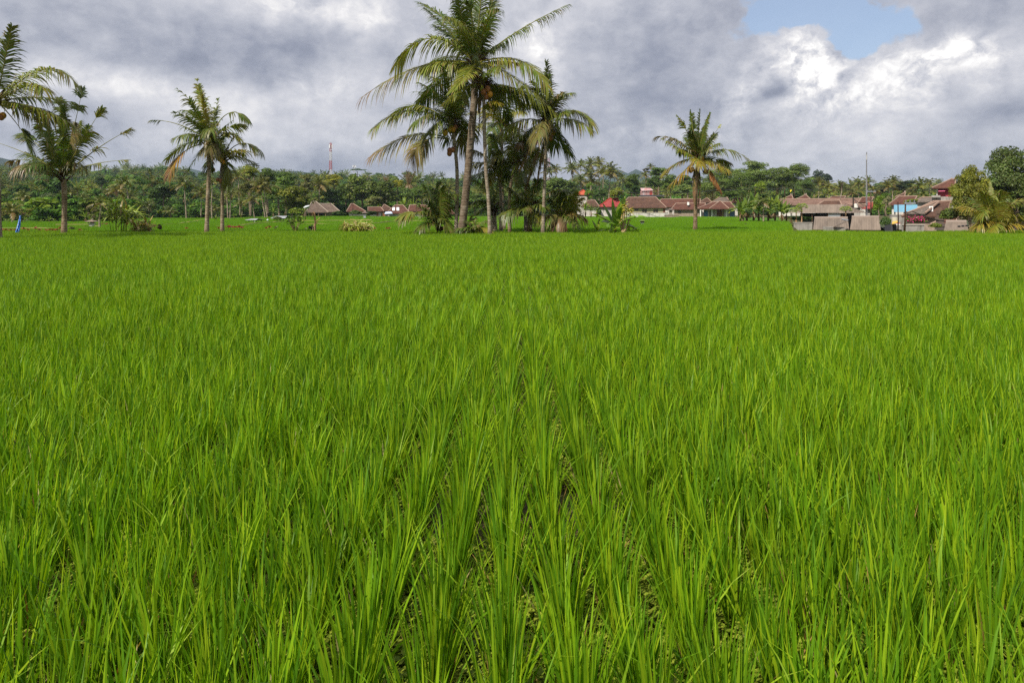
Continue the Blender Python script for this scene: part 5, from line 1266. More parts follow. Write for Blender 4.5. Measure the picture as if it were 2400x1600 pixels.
# tower house
Y = 118; t = thing('tower_house', 'two-storey tower house with red wall and pink awning, half behind a tree', 'house', P(2208, 485, Y)); face_viewer(t)
m = MB(); m.box(X(2184, Y), X(2235, Y), Y, Y+4, Z(520, Y), Z(461, Y), (.9, .95, 1.1)); m.build('wall', M['conc'], t)
m = MB(); m.box(X(2183, Y), X(2204, Y), Y-.8, Y-.02, Z(463, Y), Z(458, Y), (.3, .29, .28)); m.build('balcony', M['conc'], t)
m = MB(); m.box(X(2198, Y), X(2232, Y), Y+.4, Y+3.6, Z(461, Y), Z(441, Y), (.30, .035, .05)); m.build('upper_wall', M['any'], t)
m = MB(); m.box(X(2195, Y), X(2197, Y), Y+.2, Y+.5, Z(461, Y), Z(441, Y), (.7, .68, .65)); m.build('column', M['any'], t)
m = MB(); a, b = X(2199, Y), X(2215, Y); m.add([(a, Y-.5, Z(448, Y)), (b, Y-.5, Z(448, Y)), (b, Y+.4, Z(444.5, Y)), (a, Y+.4, Z(444.5, Y)), (a, Y-.5, Z(448, Y)-.06), (b, Y-.5, Z(448, Y)-.06), (b, Y+.4, Z(444.5, Y)-.06), (a, Y+.4, Z(444.5, Y)-.06)], [(0,1,2,3),(4,5,1,0),(7,6,5,4),(5,6,2,1),(7,4,0,3)], (.75, .16, .28)); m.build('awning', M['any'], t)
r = hip_roof(t, X(2184, Y), X(2238, Y), Y-.6, Y+4.6, Z(440.5, Y), X(2212, Y+2), X(2222, Y+2), Z(421.5, Y+2), 'tile_red')
finial(r, (X(2214, Y+2), Y+2, Z(421.5, Y+2)), .28); finial(r, (X(2220, Y+2), Y+2, Z(421.5, Y+2)), .28)
window(t, X(2206, Y), X(2216, Y), Z(484, Y), Z(470, Y), Y, (.5, .5, .5), 2)
# sheds
Y = 100; fo = GZ(X(1910, Y), Y)
g1 = thing('shed', 'long grey sheet-roofed open shed with a white panel', 'shed', (X(1910, Y), Y, fo)); face_viewer(g1)
m = MB(); m.add([(X(1847, Y), Y, Z(499, Y)), (X(1975, Y), Y, Z(499, Y)), (X(1949, Y+4), Y+4, Z(479.5, Y+4)), (X(1852, Y+4), Y+4, Z(479.5, Y+4)), (X(1975, Y+8), Y+8, Z(499, Y)), (X(1847, Y+8), Y+8, Z(499, Y))], [(0,1,2,3),(1,4,2),(3,2,4,5),(5,0,3)])
m.add([(X(1847, Y), Y, Z(499, Y)-.1), (X(1975, Y), Y, Z(499, Y)-.1), (X(1975, Y+8), Y+8, Z(499, Y)-.1), (X(1847, Y+8), Y+8, Z(499, Y)-.1)], [(3,2,1,0)]); m.build('roof', M['corr'], g1)
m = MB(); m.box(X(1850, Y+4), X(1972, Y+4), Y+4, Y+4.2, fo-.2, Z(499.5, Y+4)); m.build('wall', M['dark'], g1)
for k in (1852, 1875, 1902, 1938, 1972):
    m = MB(); m.box(X(k, Y), X(k, Y)+.16, Y+.3, Y+.46, fo, Z(499.3, Y), (.3, .22, .13)); m.build('post', M['wood'], g1)
m = MB(); m.box(X(1941, Y), X(1969, Y), Y+.32, Y+.38, Z(507, Y), Z(500, Y), (.78, .82, .84)); m.build('panel', M['any'], g1)
fo = GZ(X(1950, 72), 72)
SG = 'grey sheet-roofed sheds at the edge of the field'
mono_roof('shed', 'left of the two front sheds, brown ridge and lean-to on its right', 'shed', 1905, 1990, 511, 538, 70, 0, 3.2, 'corr_dk', fo, SG, 2)
g2 = mono_roof('shed', 'right of the two front sheds, grey roof flaring to the right', 'shed', 1992, 2064, 509, 538, 68, 0, 3.0, 'corr', fo, SG, 3)
Y = 66; g3 = thing('lean_to', 'small lean-to roof with a white edge between the two front sheds', 'shed', P(1972, 540, Y))
m = MB(); m.add([(X(1952, Y), Y, Z(532, Y)), (X(1986, Y), Y, Z(518, Y)), (X(1984, Y+3), Y+3, Z(515, Y+3)), (X(1955, Y+3), Y+3, Z(530, Y+3)), (X(1952, Y), Y, Z(532, Y)-.08), (X(1986, Y), Y, Z(518, Y)-.08), (X(1984, Y+3), Y+3, Z(515, Y+3)-.08), (X(1955, Y+3), Y+3, Z(530, Y+3)-.08)], [(0,1,2,3),(4,5,1,0),(5,6,2,1),(7,4,0,3),(7,6,5,4)]); m.build('roof', M['corr_dk'], g3)
m = MB(); m.box(X(1960, Y), X(1985, Y), Y+.3, Y+2.8, fo, Z(533, Y)); m.build('wall', M['conc'], g3)
m = MB(); m.tube([P(1973, 513.5, Y+2), P(1987, 516.5, Y+2)], .09, 6, (.75, .77, .8)); m.build('gutter', M['steel'], g3)
mono_roof('shed', 'low grey shed roof with three dark holes, beside the golden palm', 'shed', 2212, 2270, 520, 541, 52, 0, 2.4, 'corr', GZ(X(2240, 52), 52)-.2, SG, 4)
sh = [o for o in bpy.data.objects if o.get('label', '').startswith('low grey shed roof')][0]
m = MB()
for k in range(3):
    a = X(2228+9*k, 53); q = .42+.05*k; y0 = 52+2.4*q; zz = Z(538, 52)+(Z(521, 54.4)-Z(538, 52))*q
    m.ball((a, y0, zz+.02), .13, 8, 6, (.03, .03, .03), .5)
m.build('hole', M['dark'], sh)
wall_thing('low concrete wall at the field edge left of the front sheds', 1862, 1904, 521, 530, 82, 'conc')
wall_thing('pinkish low wall under the bougainvillea', 2118, 2166, 526, 545, 60, 'conc', col=(1.3, 1.1, 1))
# blue painted panel
Y = 104; t = thing('panel', 'pale blue painted sheet-metal panel behind the leaning pole', 'panel', P(2121, 500, Y))
m = MB(); m.box(X(2096, Y), X(2150, Y), Y, Y+.12, Z(497, Y), Z(480, Y), (.26, .56, .78)); m.build('sheet', M['cloth'], t)
m = MB()
for k in (2098, 2120, 2146): m.box(X(k, Y), X(k, Y)+.15, Y+.14, Y+.3, Z(520, Y), Z(482, Y), (.5, .5, .5))
m.build('post', M['steel'], t)
tag(wall_thing('grey block wall with a pale coping under the blue panel', 2088, 2120, 503, 530, 96, 'conc'), group=None)
# signs, small clutter by the street at the right
Y = 66
t = thing('stall', 'roadside stall with a yellow awning below the blue panel', 'stall', P(2100, 545, Y))
m = MB(); m.add([(X(2090, Y), Y, Z(525, Y)), (X(2106, Y), Y, Z(521, Y)), (X(2106, Y+1.5), Y+1.5, Z(517, Y+1)), (X(2092, Y+1.5), Y+1.5, Z(519, Y+1)), (X(2090, Y), Y, Z(525, Y)-.05), (X(2106, Y), Y, Z(521, Y)-.05), (X(2106, Y+1.5), Y+1.5, Z(517, Y+1)-.05), (X(2092, Y+1.5), Y+1.5, Z(519, Y+1)-.05)], [(0,1,2,3),(4,5,1,0),(7,6,5,4),(5,6,2,1),(7,4,0,3)], (.62, .4, .08)); m.build('awning', M['cloth'], t)
m = MB(); m.box(X(2092, Y), X(2110, Y), Y+.6, Y+1.4, Z(545, Y)-.5, Z(526, Y), (.05, .05, .06)); m.build('counter', M['any'], t)
m = MB()
for k in (2091.5, 2105): m.box(X(k, Y), X(k, Y)+.05, Y+.1, Y+.15, Z(545, Y)-.5, Z(523.5, Y), (.3, .3, .3))
m.build('post', M['steel'], t)
t = thing('sign', 'small white sign with a red top in front of the stall', 'sign', P(2106, 545, 64)); Y = 64
m = MB(); m.box(X(2101, Y), X(2110, Y), Y, Y+.05, Z(528, Y), Z(524.5, Y), (.75, .75, .74)); m.box(X(2101, Y), X(2110, Y), Y, Y+.05, Z(524.4, Y), Z(522.4, Y), (.6, .06, .07)); m.build('sign_board', M['any'], t)
m = MB(); m.box(X(2105, Y), X(2106, Y), Y+.06, Y+.1, Z(545, Y)-.5, Z(523, Y), (.3, .3, .3)); m.build('post', M['steel'], t)
def tank(label, px, by, ty, r, Y, c):
    b = P(px, by, Y); t = thing('water_tank', label, 'water tank', b); H = Z(ty, Y)-b.z
    m = MB(); m.tube([b, b+Vector((0, 0, H*.9)), b+Vector((0, 0, H))], [r, r, r*.45], 12, c); m.build('tank', M['any'], t)
    m = MB(); m.tube([b+Vector((0, 0, H*1.0)), b+Vector((0, 0, H*1.06))], r*.3, 8, (.3, .3, .3)); m.build('cap', M['any'], t)
tank('cream plastic water tank beside the leaning brown pole', 2097, 519, 510, .3, 70, (.55, .5, .36))
tank('white chimney-like tank in front of the rosy roof', 2006, 487, 477.5, .32, 112, (.75, .72, .64))
t = thing('temple_pillar', 'dark carved stone pillar by the small orange-brown roof', 'pillar', P(2203, 530, 72)); Y = 72
m = MB(); x = X(2203, Y)
for k in range(7): w = .34-.035*k+(.1 if k % 2 else 0); m.box(x-w, x+w, Y-w, Y+w, Z(530, Y)+.34*k-.4, Z(530, Y)+.34*(k+1)-.4-.004, lerp3((.12, .1, .09), (.2, .12, .08), k/7))
m.build('carving', M['any'], t)
# masts, poles, wires
lattice_tower('cell_tower', 'tall red and white lattice tower above the forest at the left', 775, 440, 335, 520, 2.1, 1.1, 5, 5, c1=(.42, .09, .08), c2=(.6, .6, .6))
lattice_tower('cell_tower', 'pale red and white lattice tower partly behind the right grove palms', 1286, 440, 325, 640, 2.4, 1.6, 6, 5, c1=(.45, .2, .2))
lattice_tower('cell_tower', 'tiny grey lattice mast on the skyline behind the flat-topped tree', 830, 425, 387, 900, 2.6, 2.0, 4, 4, c1=(.4, .4, .42), c2=(.5, .5, .52))
lattice_tower('radio_mast', 'very tall thin grey mast with small dishes over the right village', 2031, 506, 357, 118, .17, .08, 16, 3, dish=True, c1=(.2, .2, .21), c2=(.25, .25, .26))
pole('thin pole in front of the bamboo, left end of the overhead cable', 1769.5, 470, 438, 150)
pole('thin pole in front of the bamboo, in the middle of the overhead cable', 1839, 470, 438, 150)
pole('short thin pole in front of the bamboo with no cable', 1861.5, 470, 443, 148)
pole('grey utility pole with a long white crossarm right of the mast', 2041, 506, 447, 112, .1, (.3, .3, .3), bars=[(2031, 2052, 449)])
pole('dark utility pole with red tags left of the mast', 1999.5, 506, 462, 108, .12, (.09, .08, .07))
pole('short thick dark post beside the tagged utility pole', 1996, 506, 482, 110, .14, (.1, .09, .08))
pole('brown leaning pole with a pale crossarm in front of the blue panel', 2119.5, 550, 476, 58, .07, (.2, .13, .06), bars=[(2119, 2144, 476.5)], px2=2122)
pole('thin dark pole left of the leaning one, in front of the blue panel', 2104.5, 550, 473, 60, .05, (.1, .06, .05))
pole('thin bare pole in front of the dark red roof at the left village', 861, 513, 471, 165, .05, (.2, .3, .2), group=None)
pole('thin post with a red lamp in front of the brown hip roof', 827, 507, 475, 172, .07, (.12, .1, .1), group=None)
pole('thin pole by the broad roof, left of a young grove palm', 990, 507, 466, 172, .04, (.35, .36, .4), group=None)
pole('slender post beside the grey trunk at the pale house', 976, 507, 464, 174, .04, (.4, .42, .4), group=None)
wire('overhead cable crossing in front of the bamboo grove', [(1440, 447, 158), (1560, 448.5, 155), (1690, 443, 152), (1769.5, 438, 150), (1839, 439, 150), (1930, 441, 150), (2100, 441, 150), (2240, 442, 150)], .05, .5)
wire('black cable sagging down from the leaning pole to the right', [(2122, 495, 58), (2137, 495, 58), (2225, 521, 60)], .035, .12)
wire('cable from the tagged utility pole down to the street', [(1999.5, 463, 108), (2040, 505, 90), (2092, 540, 72)], .03, .5)
wire('cable between the dark utility pole and the crossarm pole', [(1880, 440, 120), (1999.5, 464, 108), (2041, 483, 110)], .03, .4)
# kite and flags
def flag(name, label, pts, Y, col, cat='flag'):
    """cloth with folds and thickness on its own pole"""
    t = thing(name, label, cat, P(pts[0][0], 545 if pts[-1][1] > 530 else pts[-1][1], Y))
    return t
Y = 40; t = thing('flag', 'long blue and white cloth banner drooping on a bent pole', 'flag', P(45, 548, Y))
m = MB(); m.tube([P(44, 548, Y), P(46, 520, Y), P(49, 505, Y), P(56, 499, Y), P(68, 498, Y), P(76, 503, Y)], [.03, .025, .02, .015, .01, .006], 5, (.3, .2, .1)); m.build('pole', M['wood'], t)
m = MB(); rg = random.Random(4); rows = 14; nc = 9
vs = []; cs = []
for i in range(rows):
    f = i/(rows-1); py = 505.5+f*41; cx = 47.2-f*5.5+.6*math.sin(f*5); hw = 1.2+f*3.8 if f > .08 else 2.2
    for k in range(nc):
        u = k/(nc-1)*2-1
        vs.append(P(cx+u*hw, py+rg.uniform(-.3, .3)-(1.5*abs(u) if i == rows-1 else 0), Y-.06+.09*math.sin(u*6+f*3))); cs.append((.02, .17, .62) if rg.random() > .22*(1+f*.6) else (.45, .55, .75))
m.add(vs, [(i*nc+k, i*nc+k+1, (i+1)*nc+k+1, (i+1)*nc+k) for i in range(rows-1) for k in range(nc-1)], cs); o = m.build('banner', M['cloth'], t)
sm = o.modifiers.new('thickness', 'SOLIDIFY'); sm.thickness = .012
Y = 110; t = thing('kite', 'small yellow kite-like cloth in front of the dark bamboo', 'kite', P(1853, 447, Y))
m = MB(); m.add([P(1855, 444, Y), P(1855.5, 447, Y-.1), P(1852, 450.5, Y), P(1851.5, 447, Y+.05)], [(0, 1, 2, 3)], (.7, .55, .03)); o = m.build('sail', M['cloth'], t); o.modifiers.new('thickness', 'SOLIDIFY').thickness = .02
m = MB(); m.tube([P(1855, 444, Y), P(1856, 430, Y+2), P(1862, 443, Y+40)], .012, 3, (.2, .2, .2)); m.build('string', M['wire'], t)
# ------------------------------------------------------------------ small things on the terraces
shrine('little offering shrine with a mushroom-like thatched cap by the white-footed palm', 215, 535, 514.5, 62, .55, roofc=(.22, .16, .12), bodyc=(.55, .53, .48))
shrine('tiny grey shrine on the terrace in front of the white-flowered bushes', 855, 513, 495, 140, .8, bodyc=(.35, .36, .36))
shrine('small offering shrine wrapped in white cloth between banana and lone palm', 1505.5, 531.5, 514, 66, .4, bodyc=(.6, .58, .55), roofc=(.1, .14, .03))
def scarecrow(label, px, by, ty, Y):
    b = P(px, by, Y); b.z = GZ(b.x, Y); H = Z(ty, Y)-b.z; t = thing('scarecrow', label, 'scarecrow', b); t.scale = (H/1.55, H/1.55, 1)
    m = MB(); m.tube([b, b+Vector((0, 0, H*.9))], .025, 5, (.25, .17, .1)); m.tube([b+Vector((-.42, 0, H*.74)), b+Vector((.42, 0, H*.74))], .02, 5, (.25, .17, .1)); m.build('pole', M['wood'], t)
    c = (.045, .035, .035); m = MB()
    sec = [(.36, .21, .1), (.5, .2, .1), (.66, .21, .1), (.76, .22, .09), (.81, .1, .07)]
    vs = []; n = 10
    for z, a, d in sec: vs += [(b.x+a*math.cos(6.283*k/n), Y+d*math.sin(6.283*k/n), b.z+H*z) for k in range(n)]
    m.add(vs, [(i*n+k, i*n+(k+1) % n, (i+1)*n+(k+1) % n, (i+1)*n+k) for i in range(len(sec)-1) for k in range(n)], c)
    for s in (-1, 1): m.tube([b+Vector((s*.17, 0, H*.755)), b+Vector((s*.34, -.02, H*.745)), b+Vector((s*.5, -.03, H*.70))], [.085, .1, .12], 8, c)
    m.build('shirt', M['cloth'], t)
    m = MB(); m.ball(b+Vector((0, 0, H*.87)), .1, 8, 6, (.08, .06, .05), 1.15); m.tube([b+Vector((0, 0, H*.89)), b+Vector((0, 0, H*.91)), b+Vector((0, 0, H*1.0))], [.17, .15, .03], 9, (.09, .07, .05)); m.build('head', M['cloth'], t)
    m = MB(); m.tube([b+Vector((0, 0, H*.02)), b+Vector((0, 0, H*.2)), b+Vector((0, 0, H*.40))], [.16, .17, .19], 9, (.5, .47, .47)); m.build('skirt', M['cloth'], t)
scarecrow('scarecrow with spread arms in a black shirt and pale skirt', 731, 548, 527, 46)
Y = 45; b = P(738, 548, Y); b.z = 0; t = thing('dead_sapling', 'bare forked dead sapling with pegs standing beside the scarecrow', 'dead tree', b)
m = MB(); m.tube([b, P(739, 520, Y), P(736.5, 500, Y), P(734.5, 496, Y)], [.07, .06, .05, .035], 7, (2.2, 1.7, 1.3)); m.tube([P(740.5, 525, Y), P(745, 515, Y), P(752, 508, Y)], [.04, .03, .012], 5, (2.6, 2.2, 1.2))
for yy in (499, 502, 504.5): m.tube([P(735.5, yy, Y), P(729.5, yy+.6, Y-.3)], [.03, .02], 5, (2.4, 1.7, 1.2))
m.tube([b+Vector((-.2, -.3, 0)), P(738, 520, Y-.1)], [.03, .02], 5, (2, 1.9, 1.5)); m.build('trunk', M['bark'], t)
Y = 80; t = thing('plastic_sheet', 'white plastic sheet rolled on a bent stick left of the thatched hut', 'plastic sheet', P(717, 515, Y))
m = MB(); m.tube([P(716, 516, Y), P(714, 495, Y), P(718, 484, Y)], [.04, .03, .02], 5, (.25, .18, .1)); m.build('stick', M['wood'], t)
m = MB(); m.tube([P(712.5, 487, Y), P(717, 485.3, Y-.1), P(721, 484, Y), P(725.5, 482, Y)], [.08, .14, .13, .05], 7, (.72, .74, .78)); m.build('sheet', M['cloth'], t)
def shelter(label, x0, x1, yr, ye, by, Y, seed, thatch=False):
    b = P((x0+x1)/2, by, Y); t = thing('field_shelter', label, 'field shelter', b, 'small open shelters on the terraces')
    a, c = X(x0, Y), X(x1, Y); z0, z1 = Z(ye, Y), Z(yr, Y+1.6); th = .04
    m = MB(); v = [(a, Y, z0), (c, Y, z0), (c-.3, Y+1.6, z1), (a+.25, Y+1.6, z1), (c, Y+3.2, z0), (a, Y+3.2, z0)]
    m.add(v+[(p[0], p[1], p[2]-th) for p in v], [(0,1,2,3),(3,2,4,5),(7,6,9,8),(8,9,11,10),(6,7,1,0),(1,7,8,2),(2,8,10,4),(0,3,9,6),(3,5,11,9)]); m.build('roof', M['tin'], t)
    for xx in (a+.4, c-.4):
        for yy in (Y+.3, Y+2.9):
            m = MB(); m.tube([(xx, yy, b.z-.1), (xx, yy, z0-.02)], .05, 5, (.3, .2, .12)); m.build('post', M['wood'], t)
    m = MB(); m.box(a+.45, c-.45, Y+.4, Y+2.8, b.z+.45, b.z+.52, (.3, .22, .14)); m.build('bench', M['wood'], t)
    return t
shelter('open shelter under a flat shiny tin sheet on the left terrace', 574, 600, 512.3, 515.5, 525, 88, 1)
shelter('shelter with tin roof sheets overgrown by a bush, before the banana clump', 634, 669, 506, 511, 521, 98, 2)
Y = 86; t = thing('sack', 'white sack slumped beside the tin shelter', 'sack', P(596, 528, Y))
m = MB(); m.ball(P(596, 525.5, Y), .24, 10, 8, (.6, .58, .55), 1.1); m.ball(P(594, 527, Y-.2), .2, 10, 8, (.55, .53, .5), .9); m.build('bag', M['cloth'], t); m = MB(); m.tube([P(596.5, 521.5, Y), P(597, 519.5, Y)], [.06, .1], 6, (.55, .53, .5)); m.build('neck', M['cloth'], t)
Y = 100; t = thing('drum', 'white and dark teal round drum lying on the terrace', 'drum', P(627.5, 518, Y))
m = MB(); m.ball(P(627.5, 515.8, Y), .15, 12, 9, (.72, .75, .75), .95); m.build('lid', M['any'], t); m = MB(); m.ball(P(627.5, 517, Y), .155, 12, 9, (.02, .2, .2), .8); m.build('body', M['any'], t)
for i, (px, ty) in enumerate(((477, 512), (528.5, 514.5))):
    Y = 125; t = thing('bench', ('small blue bench behind the leaning palm of the left pair', 'small blue bench right of the straight palm of the left pair')[i], 'bench', P(px, 519, Y), 'blue benches under the left palms')
    a, c = X(px-2.2, Y), X(px+2.6, Y); m = MB(); m.box(a, c, Y, Y+.4, Z(516, Y), Z(516, Y)+.06, (.03, .2, .55)); m.build('seat', M['any'], t)
    m = MB(); m.box(a, c, Y+.42, Y+.47, Z(516, Y)+.1, Z(512.5, Y), (.03, .2, .55)); m.build('backrest', M['any'], t)
    for q in (a, c-.06):
        m = MB(); m.box(q, q+.06, Y+.02, Y+.4, Z(520, Y), Z(516, Y)-.004, (.03, .16, .45)); m.build('leg', M['any'], t)
Y = 108; t = thing('plant_pot', 'potted plant on a pinkish tub behind the straight palm of the left pair', 'plant pot', P(506, 520, Y))
m = MB(); b = P(506, 520, Y); m.tube([b, b+Vector((0, 0, .32))], [.2, .26], 10, (.5, .33, .28)); m.build('pot', M['any'], t)
m = MB(); rg = random.Random(8)
for k in range(16):
    a = k*2.4; e = rg.uniform(.7, 1.5); strip_leaf(m, b+Vector((0, 0, .3)), Vector((math.cos(a)*math.cos(e), math.sin(a)*math.cos(e), math.sin(e))), Vector((0, 0, 1)), rg.uniform(.6, 1.1), .12, .7, lerp3((.08, .16, .02), (.2, .26, .04), rg.random()), rg, 5)
m.build('foliage', M['broad'], t)
for i, (px, ty, by) in enumerate(((1570, 526, 533), (1613, 525, 533), (1671, 525, 533), (1711, 525, 534), (1747, 523, 534), (715, 534.5, 543), (645, 531, 545))):
    Y = 64 if i < 5 else 50; b = P(px, by, Y); b.z = 0; lab = ['marker post with a dark bunch left of the lone palm foot', 'marker post with dry bunch just left of the lone palm trunk', 'first marker post right of the lone palm', 'second marker post right of the lone palm', 'tallest marker post before the banana grove', 'short dark stump post left of the scarecrow', 'pale little stake in the terrace before the sapling bush'][i]
    t = thing('marker_post', lab, 'post', b, 'marker posts on the terraces'); H = Z(ty, Y)
    m = MB(); m.tube([b, b+Vector((.03, 0, H))], [.035, .025], 5, (.3, .22, .14)); m.build('stake', M['wood'], t)
    m = MB(); rg = random.Random(i)
    for k in range(14):
        a = k*2.4; e = rg.uniform(-.9, .9); strip_leaf(m, b+Vector((.03, 0, H*.93)), Vector((math.cos(a)*math.cos(e), math.sin(a)*math.cos(e), math.sin(e))), Vector((0, 0, 1)), rg.uniform(.12, .22), .04, 1.2, lerp3((.08, .06, .03), (.12, .14, .03), rg.random()), rg, 4)
    m.build('bundle', M['broad'], t)
# red ti plants
TL = [(5, 538, 'leftmost red ti plant, at the very edge of the picture'), (14, 540, 'small dull red ti plant right of the leftmost one'), (26, 538, 'bright red ti plant left of the blue banner'), (36, 540, 'low red ti plant touching the foot of the blue banner'), (56, 533, 'tall ti plant with a round crimson head just right of the blue banner'), (66, 540, 'low wide red ti plant below the tall one beside the banner'), (83, 532, 'tallest crimson ti plant between banner and stripped palm'), (92, 538, 'ti plant with dull stalks right of the tallest crimson one'), (109, 542, 'smallest crimson ti plant half sunk in the rice'), (117, 540, 'pinkish brown ti plant left of the stripped palm'), (123, 541, 'low brownish ti plant second from the stripped palm pair'), (129, 538, 'round crimson ti plant between two low ones'), (134.5, 541, 'low crimson ti plant left of the dark tall one'), (141, 532.5, 'dark crimson ti plant touching the stripped palm trunk'), (187, 541, 'orange-brown ti plant alone right of the stripped palm'), (240, 523, 'red ti plant behind the white-footed palm'), (250, 523, 'second red ti plant behind the white-footed palm'), (299, 524, 'dull red ti plant seen left of the cane clump top'), (311, 524, 'red ti plant peeping over the cane clump'), (336, 523, 'red ti plant over the right end of the cane clump'), (349, 524, 'bright red ti plant right behind the cane clump'), (357, 527, 'dark red ti plant left of the tall dark shrub'), (363, 528, 'dark red ti plant touching the tall dark shrub'), (437, 540, 'single red ti plant alone between shrub and left palm pair'), (512, 535.5, 'dark maroon ti plant left of the straight palm trunk'), (535, 530, 'crimson ti plant at the left end of the bright red bed'), (540, 529.5, 'crimson ti plant second in the bright red bed'), (550, 531, 'dark ti plant in the middle of the bright red bed'), (556, 530, 'crimson ti plant right of the bed middle'), (562, 530, 'largest crimson ti plant of the bright red bed'), (568, 531.5, 'crimson ti plant at the right end of the bright red bed'), (624, 533, 'small red ti plant left of the round red one'), (631.5, 529.5, 'round red ti plant alone in the middle terrace'), (878, 540.5, 'tiny red ti plant right of the grass clump'), (907, 533, 'red and yellow ti plant leaning right of the grass clump'), (912, 535, 'yellowish red ti plant beside the leaning one')]
for i, (px, py, lab) in enumerate(TL):
    Y = 42 if py >= 531 and px < 200 else (60 if py < 526 else 46)
    ti_plant(lab, px, py, Y, s=(.6 if i % 3 else .48)*(1.5 if 530 < px < 570 else 1), v=2 if 'dark' in lab or 'dull' in lab or 'brown' in lab else i % 2)
# tall grass and shrubs
cane('tall cane clump with upright leafy shoots near the stripped palm', 282, 545, 32, 446, 44, 15, 3, ps=.15, w=.11, tall=True)
cane('lower half-dry cane clump leaning right of the tall one', 335, 545, 28, 500, 43, 18, 4, ps=.4, w=.1)
cane('wide bushy clump of variegated reed grass before the thatched hut', 834, 546, 37, 510, 44, 110, 5, ps=.45, w=.055)
tree('shrub', 'tall dark reddish shrub right of the cane clumps', 373, 533, 6.5, 11, 546, 45, (.07, .06, .02), name='shrub', cat='shrub', group=None)
tree('shrub', 'small thin bush at the right foot of the stripped palm', 166, 535, 8, 6, 546, 46, (.09, .12, .03), name='shrub', cat='shrub', group=None)
tree('shrub', 'bush swallowing the tin-roofed shelter', 649, 512, 12, 7, 521, 95, (.08, .11, .025), name='shrub', cat='shrub', group=None)
tree('shrub', 'white-flowered bush right of the thatched hut', 796, 500, 18, 8, 508, 160, (.045, .085, .02), name='shrub', cat='shrub', group=None)
tree('shrub', 'leafy hedge bush before the brown hip-roofed house', 832, 499, 20, 8.5, 508, 158, (.06, .11, .02), name='shrub', cat='shrub', group=None)
tree('shrub', 'bush with red flowers before the long rust-red roof', 872, 500, 14, 7, 508, 160, (.045, .085, .018), name='shrub', cat='shrub', group=None)
tree('shrub', 'round bush before the broad roof behind the young grove palm', 1000, 497, 14, 8, 508, 165, (.06, .1, .02), name='shrub', cat='shrub', group=None)
tree('shrub', 'leafy hedge below the grey sheet shed, right of the bananas', 1872, 513, 32, 9, 528, 88, (.05, .1, .018), name='shrub', cat='shrub', group=None)
tree('shrub', 'dark green bush tangled with cables right of the front sheds', 2074, 520, 14, 17, 545, 64, (.05, .095, .02), name='shrub', cat='shrub', group=None)
tree('shrub', 'low yellowish bush beside the shed with three holes', 2190, 529, 16, 9, 545, 58, (.12, .16, .02), name='shrub', cat='shrub', group=None)
t = tree('shrub', 'bougainvillea bush covered in pink flowers', 2150, 517, 26, 11, 540, 62, (.09, .13, .03), name='bougainvillea', cat='shrub', group=None)
m = MB(); rg = random.Random(12)
for k in range(70):
    a = rg.uniform(0, 6.28); q = rg.uniform(.3, 1); p = P(2150+26*q*math.cos(a), 516-10*q*abs(math.sin(a))+rg.uniform(-3, 6), 62-rg.uniform(.2, 1.0))
    for j in range(5):
        u = Vector((rg.uniform(-1, 1), rg.uniform(-1, 1), rg.uniform(-1, 1))).normalized()*.06; v = u.cross(Vector((rg.uniform(-1, 1), .3, 1))).normalized()*.05; pp = p+u*rg.uniform(-.8, .8)
        m.add([pp-u, pp+v, pp+u, pp-v], [(0, 1, 2, 3)], lerp3((.6, .03, .18), (.7, .12, .3), rg.random()))
m.build('flower', M['cloth'], t)
def sapling(label, px, by, Y, tips, seed, flower=None, col=(.12, .2, .02), bark=(2.4, 2.3, 1.5), name='sapling', lsz=.12):
    b = P(px, by, Y); b.z = GZ(b.x, Y); rg = random.Random(seed); t = thing(name, label, 'small tree', b); m = MB(); lf = MB()
    for (tx, ty, nl) in tips:
        e = P(tx, ty, Y+rg.uniform(-.5, .5)); s = b+Vector((0, 0, (e.z-b.z)*rg.uniform(.05, .3))); mid = (s+e)/2+Vector(((e.x-s.x)*.12, 0, -.06*(e.z-s.z)))
        m.tube([b, s, mid, e], [.05, .045, .035, .02], 6, bark)
        for k in range(nl):
            a = rg.uniform(0, 6.28); q = rg.uniform(-.5, 1.4); d = Vector((math.cos(a)*math.cos(q), math.sin(a)*math.cos(q), math.sin(q)))
            strip_leaf(lf, e+Vector((rg.uniform(-.1, .1), rg.uniform(-.1, .1), rg.uniform(-.35, .1))), d, Vector((0, 0, 1)), rg.uniform(.7, 1.4)*lsz*2, lsz, .8, lerp3(col, flower or (.22, .3, .03), rg.random()), rg, 4)
    m.build('trunk', M['bark'], t); lf.build('crown', M['broad'], t)
sapling('sapling with thin pale stems and leaf tufts at the tips, left of the scarecrow', 693, 547, 45, [(677, 514, 16), (683, 519, 14), (688, 508, 18), (700, 509, 22), (706, 511, 16), (695, 530, 8), (685, 541, 8)], 3)
sapling('small bare-branched frangipani with yellow leaves right of the front banana plant', 1460, 546, 41, [(1448, 500, 10), (1456, 492, 12), (1465, 478, 16), (1470, 492, 14), (1480, 494, 14), (1452, 512, 8), (1474, 512, 8), (1462, 485, 12)], 5, flower=(.5, .36, .03), bark=(3.0, 2.7, 2.3), name='frangipani', lsz=.1)
